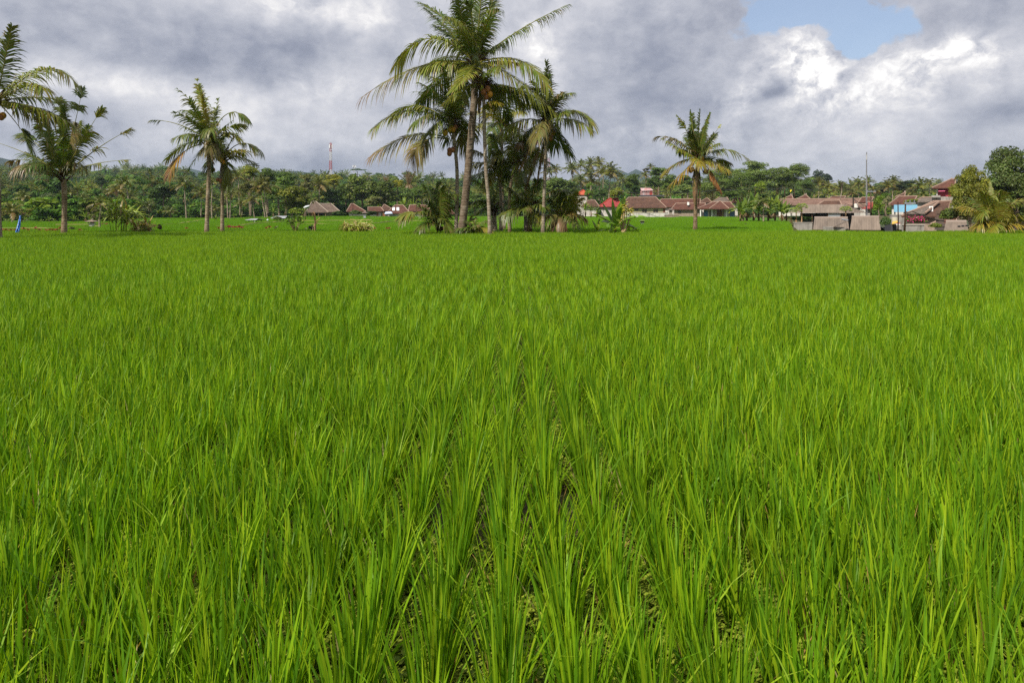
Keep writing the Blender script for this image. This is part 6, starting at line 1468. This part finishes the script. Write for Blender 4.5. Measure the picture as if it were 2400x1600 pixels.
# bananas
banana('large fresh green banana plant in front of the bright red roof', 1441, 545, 472, 41, 4, 10, separate=True, wide=.5, spread=1.0, group='banana plants', sf=.25, col=(.1, .2, .015), dry=2)
banana('low young banana shoot left of the large fresh green one', 1400, 546, 518, 41, 6, 4, (.15, .22, .02), wide=.4, dry=0, sf=.3)
banana('low yellowish banana shoot at the foot of the large one', 1432, 546, 521, 40, 7, 4, (.16, .23, .02), wide=.5, dry=0, sf=.3)
banana('small banana shoot right of the frangipani', 1476, 546, 522, 41, 8, 4, (.12, .2, .02), wide=.4, dry=0, sf=.3)
BN = [(1735, 523, 470, 'left'), (1750, 523, 464, 'second'), (1766, 524, 458, 'third'), (1778, 524, 468, 'middle'), (1800, 525, 466, 'tall'), (1816, 525, 461, 'right'), (1832, 525, 472, 'outer'), (1843, 523, 478, 'last'), (1742, 524, 492, 'low')]
BL = ['leftmost banana plant of the grove, touching the porch house', 'banana plant second from the left of the grove', 'tallest left banana plant of the grove, pale upright leaves', 'banana plant left of the grove palm', 'banana plant right of the grove palm', 'tall pale-leaved banana plant right of the grove middle', 'banana plant second from the right of the grove', 'rightmost banana plant of the grove, beside the grey shed', 'low drooping banana plant at the left foot of the grove']
for i, (px, by, ty, _) in enumerate(BN): banana(BL[i], px, by, ty, 84+i % 3*2, 20+i, 15, (.07, .13, .022), wide=.46, group='banana grove beside the grey shed', dry=5)
bg_palm('coconut palm standing among the grove bananas', 1789, 525, 1788, 474, 26, 82, 2, (.9, .95, 1))
BM = [(58, 526, 508, 'banana clump right behind the blue banner'), (96, 527, 513, 'yellow-green banana plant below the hillside, left of the stripped palm'), (115, 527, 506, 'upright banana plant just left of the stripped palm'), (127, 527, 512, 'banana plant touching the left of the stripped palm trunk'), (172, 527, 504, 'banana plant right of the stripped palm trunk'), (200, 526, 495, 'tall banana plant behind the mushroom-like shrine'), (210, 526, 505, 'lower banana plant behind the mushroom-like shrine'), (20, 528, 512, 'low banana plant under the bushy left edge palm')]
for i, (px, by, ty, lab) in enumerate(BM): banana(lab, px, by, ty, 86, 40+i, 9, (.11, .17, .02), wide=.32, group='banana plants along the foot of the left hill')
BQ = [(640, 511, 486, 'banana plant left of the shelter bush, long pale leaves'), (656, 511, 480, 'tall banana plant above the overgrown shelter'), (668, 511, 483, 'banana plant right of the overgrown shelter'), (711, 511, 484, 'banana plant between round mango tree and thatched hut'), (548, 514, 500, 'low banana plant in the dark gap left of the crossed palms'), (565, 514, 498, 'banana plant in the dark gap behind the tin sheet'), (947, 506, 462, 'tall pale banana behind the skylight house'), (957, 506, 466, 'banana behind the gap between the two red roofs'), (968, 506, 464, 'banana behind the broad brown and red roof'), (1372, 511, 476, 'banana plant under the orange pavilion'), (1385, 511, 480, 'banana plant with brown stems right of the orange pavilion'), (1398, 511, 482, 'banana plant at the left end of the bright red roof')]
for i, (px, by, ty, lab) in enumerate(BQ): banana(lab, px, by, ty, 150 if by > 507 else 190, 60+i, 10, (.1, .17, .02), wide=.3, group='banana plants by the village')
for i, (px, by, ty, lab) in enumerate(((1879, 533, 480, 'papaya tree in front of the grey sheet shed'), (1866, 525, 489, 'smaller papaya tree left of the first one at the grey shed'), (1982, 507, 487, 'papaya tree right of the grey sheet shed'))):
    Y = 86; b = P(px, by, Y); t = thing('papaya_tree', lab, 'papaya tree', b, 'papaya trees by the sheds'); e = P(px, ty+6, Y); m = MB(); m.tube([b, (b+e)/2, e], [.09, .07, .05], 7, (2.2, 1.8, 1.4)); m.build('trunk', M['bark'], t)
    m = MB(); rg = random.Random(i)
    for k in range(22):
        a = k*2.4; q = R(70-75*k/22); d = Vector((math.cos(a)*math.cos(q), math.sin(a)*math.cos(q), math.sin(q))); p = e+d*.55; m.tube([e, p], .012, 3, (.25, .3, .08))
        for j in range(5): a2 = a+(j-2)*.55; strip_leaf(m, p, Vector((math.cos(a2), math.sin(a2), .1)), Vector((0, 0, 1)), .34, .12, 1.0, lerp3((.09, .15, .02), (.22, .26, .03), rg.random()), rg, 3)
    m.build('crown', M['broad'], t)
# ------------------------------------------------------------------ trees
DK = (.042, .08, .014); MD = (.07, .115, .018); LT = (.1, .15, .02); YL = (.2, .21, .02); OL = (.11, .12, .03); BM_ = (.105, .155, .035)
GP = 'coconut palms behind the rice terraces'
PL = [  # label, foot x, foot y, crown x, crown y, crown radius, variant, distance, tint
 ('bushy coconut palm behind the blue banner', 29, 528, 30, 497, 33, 0, 82), ('thin coconut palm with drooping crown behind the banner top', 56, 520, 56, 461, 22, 1, 125), ('small coconut palm between banner and stripped palm', 89, 515, 88, 486, 17, 2, 128), ('slim coconut palm just right of the stripped palm trunk', 165, 512, 163, 452, 19, 3, 135), ('coconut palm with a tan crown and pale trunk behind the shrine', 197, 508, 195, 462, 18, 4, 130), ('dense dark coconut palm with a white-painted foot', 234, 541, 235, 476, 25, 3, 56),
 ('leaning coconut palm with its crown over the cane clump', 313, 513, 292, 430, 27, 0, 124), ('coconut palm half hidden left of the leaning one', 278, 512, 274, 446, 24, 2, 126), ('pale straight coconut palm under the golden dead frond', 437, 514, 431, 432, 31, 1, 122), ('small coconut palm with an orange heart left of the pale straight one', 401, 515, 399, 494, 18, 4, 124), ('low feathery palm at the forest foot left of the small orange-hearted one', 348, 513, 348, 484, 19, 5, 130), ('dark thin coconut palm left of the leaning pair palm', 470, 514, 471, 452, 22, 5, 126), ('coconut palm seen between the two left pair trunks', 497, 516, 496, 428, 18, 3, 120), ('white-trunked coconut palm right behind the straight pair palm', 534, 513, 527, 424, 15, 2, 126), ('dark slim coconut palm right of the straight pair palm', 539, 516, 540, 455, 21, 4, 118), ('tall feathery coconut palm on the skyline right of the left pair', 561, 480, 558, 415, 27, 0, 150), ('coconut palm with a thin trunk below the feathery one', 562, 505, 560, 452, 16, 5, 150), ('left of two crossed coconut palms before the yellow-green tree', 622, 513, 610, 442, 26, 1, 134), ('right of two crossed coconut palms before the mango tree', 627, 512, 617, 435, 31, 3, 133), ('coconut palm with arching fronds left of the crossed pair', 597, 513, 592, 467, 25, 0, 128), ('short palm with a brown arching crown above the tin sheet', 567, 505, 566, 478, 17, 5, 140), ('big arching coconut palm behind the thatched hut', 748, 500, 748, 432, 32, 0, 190), ('small palm low behind the straight left pair palm', 505, 514, 504, 490, 16, 4, 124),
 ('coconut palm rising at the left of the right-hand palm cluster', 1342, 470, 1341, 397, 25, 0, 235), ('slim coconut palm second in the right-hand palm cluster', 1361, 470, 1361, 389, 20, 3, 240), ('tallest coconut palm of the right-hand cluster', 1385, 470, 1384, 386, 23, 3, 238), ('coconut palm right of the tallest in the cluster', 1404, 470, 1403, 382, 20, 5, 244), ('low coconut palm behind the right grove trunk', 1304, 460, 1303, 396, 17, 2, 230), ('coconut palm drooping over the orange pavilion', 1365, 480, 1362, 424, 24, 0, 222), ('wide coconut palm in front of the cluster middle', 1392, 480, 1380, 407, 24, 1, 228), ('prominent coconut palm with a long thin trunk above the red roof', 1427, 466, 1431, 403, 30, 1, 212), ('coconut palm close left of the prominent one', 1415, 470, 1413, 402, 23, 0, 225), ('coconut palm with curved trunk right of the prominent one', 1444, 455, 1439, 412, 18, 4, 214), ('coconut palm at the right end of the cluster', 1461, 450, 1458, 420, 17, 5, 220), ('coconut palm touching the trunk of the orange-coconut palm', 1289, 470, 1288, 402, 21, 4, 225), ('tiny palm on the skyline over the shack', 1525, 440, 1525, 391, 11, 3, 330), ('thin coconut palm on the skyline right of the lone palm crown', 1692, 436, 1694, 394, 16, 2, 215), ('small palm between shack and lone palm', 1564, 475, 1563, 455, 12, 4, 200), ('dim palm below the tiny skyline palm', 1512, 450, 1512, 412, 14, 5, 260), ('dark broad palm in the heart of the right-hand cluster', 1388, 475, 1386, 425, 24, 3, 232),
 ('coconut palm at the right edge of the bamboo grove', 1909, 480, 1908, 444, 18, 1, 190), ('upright coconut palm before the far round dark tree', 1920, 480, 1919, 430, 21, 3, 195), ('coconut palm with orange nuts right of the round dark tree', 1940, 466, 1941, 438, 22, 4, 185), ('coconut palm behind the dead grey snag', 1970, 480, 1968, 437, 20, 5, 200), ('drooping coconut palm left of the tall mast', 1996, 480, 1995, 452, 20, 0, 180), ('bushy coconut palm topping the row left of the mast', 2013, 480, 2012, 431, 22, 1, 190), ('coconut palm right behind the tall mast', 2033, 480, 2033, 428, 20, 3, 195), ('low coconut palm right of the mast crossarm', 2050, 480, 2048, 446, 18, 2, 200), ('coconut palm with hanging tan fronds right of the mast', 2084, 478, 2082, 438, 23, 1, 170), ('coconut palm overlapping the hanging tan one from behind', 2092, 475, 2094, 426, 21, 0, 178), ('spiky upright coconut palm above the low grey-brown roof', 2157, 465, 2156, 437, 27, 3, 160), ('ragged coconut palm left of the tower house roof', 2180, 470, 2178, 430, 19, 4, 170), ('low coconut palm left of the spiky upright one', 2138, 470, 2137, 449, 17, 5, 165), ('yellowish palm below the spiky upright one', 2165, 475, 2164, 456, 15, 1, 158)]
for i, (lab, bx, by, cx, cy, r, v, Y) in enumerate(PL):
    h = rnd.uniform(.75, 1.1)
    bg_palm(lab, bx, by, cx, cy, r, Y, v, (h*rnd.uniform(.95, 1.2), h, h*1.1), group=GP)
bg_palm('bare dead palm spike over the wood, left one', 906, 480, 906, 430, 22, 215, 0, dead=True, group='dead palms over the wood')
bg_palm('larger dead palm with upright brown frond stubs', 958, 480, 958, 434, 36, 212, 1, dead=True, group='dead palms over the wood')
bg_palm('blackened dead palm snag leaning behind the long rosy roof', 1968, 492, 1973, 438, 13, 135, 0, dead=True, group=None, tint=(.25, .25, .25))
T = [ # kind, label, cx, cy, rx, ry, foot, Y, colour
 ('umbrella', 'flat-topped tree on the left skyline above the pale straight palm', 389, 402, 28, 12, 440, 260, (.05, .11, .02)), ('round', 'bright green round tree on the left hillside', 258, 421, 15, 10, 445, 240, (.11, .2, .03)), ('round', 'dark round tree left of the bright green one', 238, 425, 17, 14, 450, 238, (.035, .07, .02)), ('round', 'wide grey-green tree behind the stripped palm trunk', 110, 466, 26, 17, 505, 150, (.06, .09, .03)), ('umbrella', 'broad light green umbrella tree on the hillside left of the stripped palm', 115, 425, 34, 14, 460, 190, (.07, .15, .025)), ('round', 'dark tree in the shade below the flat-topped skyline tree', 385, 452, 40, 26, 505, 165, DK), ('open', 'brownish open tree left of the white-footed palm', 215, 500, 16, 18, 520, 95, (.1, .09, .035)), ('shrub', 'yellow-green bush under the flat-topped skyline tree', 378, 497, 10, 8, 512, 130, (.14, .2, .02)), ('round', 'dusky bush at the forest foot left of the leaning palm', 335, 497, 22, 12, 513, 135, (.045, .07, .02)), ('open', 'yellowish shrubby tree over the cane clump', 322, 486, 18, 9, 505, 140, (.13, .15, .02)),
 ('open', 'thin black-branched flat tree on the skyline above the yellow-green tree', 592, 388, 19, 4, 430, 190, (.03, .05, .02)), ('round', 'yellow-green tree on the skyline right of the left palm pair', 585, 406, 26, 18, 500, 160, (.17, .2, .02)), ('round', 'green tree right of the yellow-green skyline tree', 628, 414, 26, 20, 500, 165, MD), ('round', 'tree below the yellow-green one, behind the crossed palms', 588, 440, 30, 22, 505, 155, OL), ('round', 'large round mango tree with yellow-tipped leaves left of the thatched hut', 688, 466, 45, 36, 511, 138, (.105, .125, .015)), ('round', 'leafy dark tree filling the gap under the crossed palms', 655, 455, 32, 28, 511, 150, MD), ('round', 'green tree behind the mango tree top', 670, 424, 36, 20, 500, 175, (.075, .13, .02)), ('open', 'brownish thin-trunked tree between mango and arching palm', 716, 432, 24, 26, 508, 185, OL), ('round', 'bright yellow-green tree behind the arching palm', 782, 423, 22, 18, 480, 205, YL), ('round', 'small grey-green round bush over the hut roof', 741, 473, 11, 9, 500, 182, OL), ('shrub', 'lime bush at the right foot of the mango tree', 693, 497, 20, 14, 511, 134, (.12, .17, .015)), ('round', 'dark shady tree behind the hut ridge', 775, 462, 26, 24, 505, 195, DK),
 ('round', 'big dense tree behind the brown hip-roofed house', 850, 450, 48, 38, 505, 198, (.085, .12, .02)), ('round', 'big dense tree behind the skylight house', 898, 458, 44, 34, 505, 196, (.075, .11, .018)), ('round', 'dense tree shoulder left of the big pair, over the hut roof', 812, 455, 30, 30, 505, 200, MD), ('shrub', 'pale leafy tree low behind the rust-red long roof', 878, 473, 26, 16, 505, 192, (.13, .15, .05)), ('umbrella', 'thin flat-topped tree on the skyline beside the tiny mast', 838, 402, 20, 7, 440, 300, (.05, .10, .03)), ('umbrella', 'second flat-topped tree on the skyline, right of the first', 866, 410, 14, 5, 440, 310, (.05, .1, .03)), ('round', 'yellow-leaved tree between the two dead palms', 931, 432, 17, 14, 480, 205, YL), ('round', 'green tree under the larger dead palm', 950, 460, 30, 26, 505, 200, MD), ('round', 'green tree left of the slender palm trunk', 990, 452, 34, 26, 505, 205, MD), ('round', 'dark tree behind the thick leaning trunk', 1040, 468, 34, 20, 505, 210, MD), ('round', 'dark tree filling behind the young grove palms', 1110, 472, 44, 22, 508, 190, MD), ('round', 'dark tree behind the crooked palm trunk', 1190, 474, 42, 22, 508, 185, MD), ('round', 'dark low tree right behind the grove', 1245, 482, 36, 20, 508, 180, (.06, .1, .018)),
 ('round', 'large rounded grey-green tree right of the grove', 1308, 440, 50, 30, 508, 190, (.075, .115, .025)), ('round', 'dark tree below the large rounded one, left of the pavilion', 1310, 474, 36, 24, 508, 180, (.035, .065, .012)), ('open', 'vine-draped slanting tree right of the orange pavilion', 1378, 452, 13, 26, 490, 195, (.11, .19, .02)), ('round', 'dark tree behind the bright red roof', 1408, 456, 18, 16, 490, 200, DK), ('shrub', 'yellow-green bushy tree over the brown hip roof left end', 1448, 453, 20, 18, 490, 190, (.13, .16, .02)), ('round', 'tree at the right foot of the palm cluster', 1482, 428, 26, 20, 480, 225, MD), ('round', 'dark tree left of the shack', 1492, 447, 20, 16, 480, 215, DK), ('round', 'domed light tree on the skyline above the shack', 1545, 405, 26, 16, 460, 250, (.09, .15, .025)), ('round', 'leafy tree behind the shack roof', 1535, 428, 28, 16, 460, 240, (.075, .13, .025)), ('open', 'bare-twigged grey tree left of the domed skyline tree', 1515, 402, 14, 9, 440, 270, (.07, .07, .04)), ('round', 'green tree right of the shack posts', 1570, 432, 26, 22, 480, 222, MD), ('round', 'tree between shack and lone palm trunk', 1598, 448, 26, 20, 485, 205, BM_), ('round', 'tree left behind the lone palm crown', 1610, 425, 24, 18, 480, 225, MD),
 ('bamboo', 'bamboo clump left end, right behind the lone palm', 1668, 432, 34, 30, 480, 195, BM_), ('bamboo', 'bamboo clump second from the left, under the skyline palm', 1706, 425, 36, 34, 480, 195, BM_), ('bamboo', 'highest bamboo clump of the grove', 1770, 416, 48, 36, 480, 195, BM_), ('bamboo', 'bamboo clump in front of the highest one', 1748, 440, 40, 26, 480, 185, (.08, .125, .025)), ('bamboo', 'bamboo clump right of the highest one', 1822, 424, 34, 30, 480, 195, BM_), ('bamboo', 'right-hand domed bamboo clump behind the poles', 1862, 420, 40, 30, 480, 195, BM_), ('bamboo', 'low bamboo clump at the right end of the grove', 1890, 445, 26, 22, 480, 185, (.07, .115, .03)), ('round', 'yellow-green tree in front of the highest bamboo', 1784, 438, 16, 18, 475, 178, (.13, .19, .015)), ('shrub', 'low green tree at the left foot of the bamboo', 1704, 457, 36, 11, 480, 178, MD), ('shrub', 'dark bush at the foot of the bamboo behind the banana grove', 1790, 462, 34, 10, 480, 172, DK), ('shrub', 'dark bush under the right-hand domed bamboo', 1858, 459, 30, 11, 480, 172, (.035, .065, .015)), ('round', 'far round dark blue-green tree on the right skyline', 1926, 424, 26, 24, 470, 420, (.03, .05, .03)),
 ('round', 'light green bush-like tree right of the crossarm pole', 2060, 480, 16, 22, 508, 104, (.12, .2, .015)), ('open', 'pale bare-twigged tree between light green bush and blue panel', 2078, 482, 11, 20, 510, 98, (.16, .17, .08)), ('round', 'narrow green tree above the pale bare-twigged one', 2075, 460, 9, 10, 508, 106, (.07, .13, .02)), ('shrub', 'yellow-green round bush above the blue panel', 2137, 473, 18, 8, 500, 112, (.16, .22, .015)), ('round', 'dark woodland tree between palms left of the tower house', 2120, 438, 34, 14, 475, 240, (.035, .06, .025)), ('round', 'dark woodland tree behind the mast palms', 2060, 446, 26, 12, 475, 240, (.035, .06, .025))]
for i, (k, lab, cx, cy, rx, ry, ft, Y, c) in enumerate(T):
    nm, ct = ('bamboo_clump', 'bamboo') if k == 'bamboo' else (('shrub', 'shrub') if k == 'shrub' and 'tree' not in lab else ('broadleaf_tree', 'tree'))
    tree(k, lab, cx, cy, rx, ry, ft, Y, c, name=nm, cat=ct, group={'bamboo': 'bamboo clumps behind the right village', 'shrub': None}.get(k, 'trees behind the rice terraces'))
tree('big', 'large yellowish tree in front of the tower house', 2278, 462, 46, 76, 548, 62, (.14, .155, .018), 0, group=None, limbs=7)
tree('big', 'huge dark glossy tree filling the right edge', 2380, 442, 68, 98, 548, 66, (.075, .11, .026), 1, group=None, limbs=8)
tree('big', 'dark tree behind the golden young palm, lower right edge', 2350, 505, 60, 42, 548, 70, (.045, .07, .018), 0, group=None, limbs=5)
tree('shrub', 'glossy bush at the left foot of the yellowish tree', 2224, 504, 24, 22, 545, 64, (.075, .11, .018), name='shrub', cat='shrub', group=None)
# ------------------------------------------------------------------ sky, sun, haze, camera
sun_dir = Vector((-.56, -.7, 0)).normalized()*math.cos(R(47)) + Vector((0, 0, math.sin(R(47))))
W = bpy.data.worlds.new('World'); S.world = W; W.use_nodes = True
nt = W.node_tree; nt.nodes.clear()
wo = nt.nodes.new('ShaderNodeOutputWorld')
sky = nd(nt, 'ShaderNodeTexSky', sky_type='NISHITA', sun_disc=False)
sky.sun_elevation = R(47); sky.sun_rotation = math.atan2(sun_dir.x, sun_dir.y) % (2*math.pi); sky.air_density = 1.2; sky.dust_density = 1.2
gen = nd(nt, 'ShaderNodeTexCoord').outputs['Generated']
sep = nd(nt, 'ShaderNodeSeparateXYZ', {0: gen})
az = mth(nt, 'ARCTAN2', sep.outputs[0], sep.outputs[1])
hyp = mth(nt, 'SQRT', mth(nt, 'ADD', mth(nt, 'MULTIPLY', sep.outputs[0], sep.outputs[0]), mth(nt, 'MULTIPLY', sep.outputs[1], sep.outputs[1])))
el = mth(nt, 'ARCTAN2', sep.outputs[2], hyp)
ae = nd(nt, 'ShaderNodeCombineXYZ', {0: az, 1: el, 2: 0.0}).outputs[0]
# stretched sampling so that far clouds flatten towards the horizon
fl = nd(nt, 'ShaderNodeCombineXYZ', {0: az, 1: mth(nt, 'MULTIPLY', el, 1.5), 2: 0.3}).outputs[0]
w1 = noise(nt, 3.4, 5, .55, fl); w2 = noise(nt, 11, 6, .6, fl)
def warp(vec, n, amt):
    s = nd(nt, 'ShaderNodeVectorMath', {0: n.outputs['Color'], 1: (.5, .5, .5)}, operation='SUBTRACT').outputs[0]
    m = nt.nodes.new('ShaderNodeVectorMath'); m.operation = 'MULTIPLY_ADD'
    nt.links.new(s, m.inputs[0]); m.inputs[1].default_value = (amt, amt*.7, 0); nt.links.new(vec, m.inputs[2]); return m.outputs[0]
av = warp(warp(ae, w1, .11), w2, .05)
av2 = warp(ae, w2, .07)
def angles(px, py):
    u = (px-1200)/F; v = (495-py)/F
    return math.atan(u), math.atan2(v, math.hypot(1, u))
def blobs(vec, items):
    acc = None
    for (px, py, rx, ry, rot, amp) in items:
        a, e = angles(px, py); a2, e2 = angles(px+rx, py); a3, e3 = angles(px, py-ry)
        mp = nt.nodes.new('ShaderNodeMapping'); mp.vector_type = 'TEXTURE'; nt.links.new(vec, mp.inputs[0])
        mp.inputs[1].default_value = (a, e, 0); mp.inputs[2].default_value = (0, 0, R(rot)); mp.inputs[3].default_value = (abs(a2-a), abs(e3-e), 1)
        d = nd(nt, 'ShaderNodeVectorMath', {0: mp.outputs[0], 1: mp.outputs[0]}, operation='DOT_PRODUCT').outputs['Value']
        ex = mth(nt, 'EXPONENT', mth(nt, 'MULTIPLY', d, -1.0))
        acc = mth(nt, 'MULTIPLY_ADD', ex, amp, acc if acc is not None else 0.0)
    return acc
light = blobs(av, SKY_L)
gapv = blobs(av, SKY_GAP)
cum = blobs(av2, SKY_CUM)
n_lo = noise(nt, 4.6, 7, .56, fl); n_hi = noise(nt, 17, 7, .62, fl)
n_cu = noise(nt, 22, 9, .62, av2)
bill = nd(nt, 'ShaderNodeTexVoronoi', {'Vector': av2, 'Scale': 26.0}, feature='SMOOTH_F1').outputs['Distance']
def shift(vec, dx, dy): return nd(nt, 'ShaderNodeVectorMath', {0: vec, 1: (dx, dy, 0)}, operation='ADD').outputs[0]
n_cu2 = noise(nt, 22, 9, .62, shift(av2, -.012, .012)); n_lo2 = noise(nt, 4.6, 7, .56, shift(fl, -.035, .045))
relief = mth(nt, 'SUBTRACT', n_lo.outputs[0], n_lo2.outputs[0])
base = mth(nt, 'ADD', mth(nt, 'MULTIPLY_ADD', n_lo.outputs[0], .55, -.275), mth(nt, 'MULTIPLY_ADD', n_hi.outputs[0], .42, -.21))
base = mth(nt, 'MULTIPLY_ADD', relief, .65, base)
base = mth(nt, 'MULTIPLY_ADD', mth(nt, 'SUBTRACT', n_cu.outputs[0], n_cu2.outputs[0]), .35, base)
Lum = mth(nt, 'ADD', mth(nt, 'ADD', base, light), .57)
# heaped cumulus merging out of the layer: billows lit from the sun's side
billow = mth(nt, 'ADD', mth(nt, 'MULTIPLY', mth(nt, 'SUBTRACT', n_cu.outputs[0], n_cu2.outputs[0]), 2.8), mth(nt, 'MULTIPLY_ADD', bill, -.45, .2))
cpos = mth(nt, 'MAXIMUM', cum, 0.0)
Lum = mth(nt, 'ADD', Lum, mth(nt, 'MULTIPLY', cum, mth(nt, 'ADD', billow, .55)))
cl_col = ramp(nt, mth(nt, 'MULTIPLY', Lum, .75), [(.03, (.17, .19, .255)), (.2, (.25, .27, .34)), (.38, (.385, .40, .46)), (.54, (.52, .525, .57)), (.7, (.70, .69, .70)), (.92, (.97, .955, .93))])
gs = mth(nt, 'MULTIPLY_ADD', mth(nt, 'MULTIPLY', gapv, 2.5, clamp=True), mth(nt, 'ADD', mth(nt, 'MULTIPLY_ADD', n_cu.outputs[0], 1.2, -.6), mth(nt, 'MULTIPLY_ADD', n_lo.outputs[0], 1.3, -.65)), mth(nt, 'SUBTRACT', gapv, mth(nt, 'MULTIPLY', cpos, 1.25)))
gap = nd(nt, 'ShaderNodeMapRange', {'Value': gs, 'From Min': .16, 'From Max': .40}, interpolation_type='SMOOTHSTEP').outputs[0]
blue = mixc(nt, 1.0, sky.outputs[0], (.088, .092, .105), 'MULTIPLY')
blue = mixc(nt, .25, blue, (.5, .55, .62))
c = mixc(nt, mth(nt, 'MULTIPLY', gap, .92), cl_col, blue)
bg = nd(nt, 'ShaderNodeBackground', {'Color': c, 'Strength': 1.0})
nt.links.new(bg.outputs[0], wo.inputs[0])
L = bpy.data.lights.new('sun', 'SUN'); L.energy = SUN; L.angle = R(.6); L.color = (1, .94, .84)
so = bpy.data.objects.new('sun', L); COL.objects.link(so); so.rotation_euler = (-sun_dir).to_track_quat('-Z', 'Y').to_euler()
# air
if HAZE:
    m, hnt, out = newmat('haze_air')
    pv = nd(hnt, 'ShaderNodeVolumePrincipled', {'Color': (.68, .82, 1.0, 1), 'Density': HAZE, 'Anisotropy': .2}); hnt.links.new(pv.outputs[0], out.inputs['Volume'])
    b = MB(); b.box(-2600, 2600, -80, 2100, -6, 128)
    o = b.build('haze', m, None, (0, 0, 0)); o['kind'] = 'stuff'; o['label'] = 'thin blue haze in the air over fields and hills'
cam = bpy.data.cameras.new('camera'); co_ = bpy.data.objects.new('camera', cam); COL.objects.link(co_)
co_.location = (0, 0, CAM_H); co_.rotation_euler = (R(90), 0, 0)
cam.sensor_width = 36; cam.lens = 24; cam.shift_y = -(800-495)/2400; cam.clip_end = 12000; cam.clip_start = .05
S.camera = co_
S.view_settings.view_transform = 'Standard'; S.view_settings.look = 'None'; S.view_settings.exposure = EXPO; S.view_settings.gamma = 1
S.render.engine = 'CYCLES'; S.cycles.max_bounces = 6; S.cycles.diffuse_bounces = 3; S.cycles.transmission_bounces = 3; S.cycles.volume_bounces = 1; S.cycles.transparent_max_bounces = 4
S.cycles.use_denoising = False; S.cycles.denoising_prefilter = 'ACCURATE'; S.cycles.sample_clamp_indirect = 6
S.cycles.use_adaptive_sampling = False
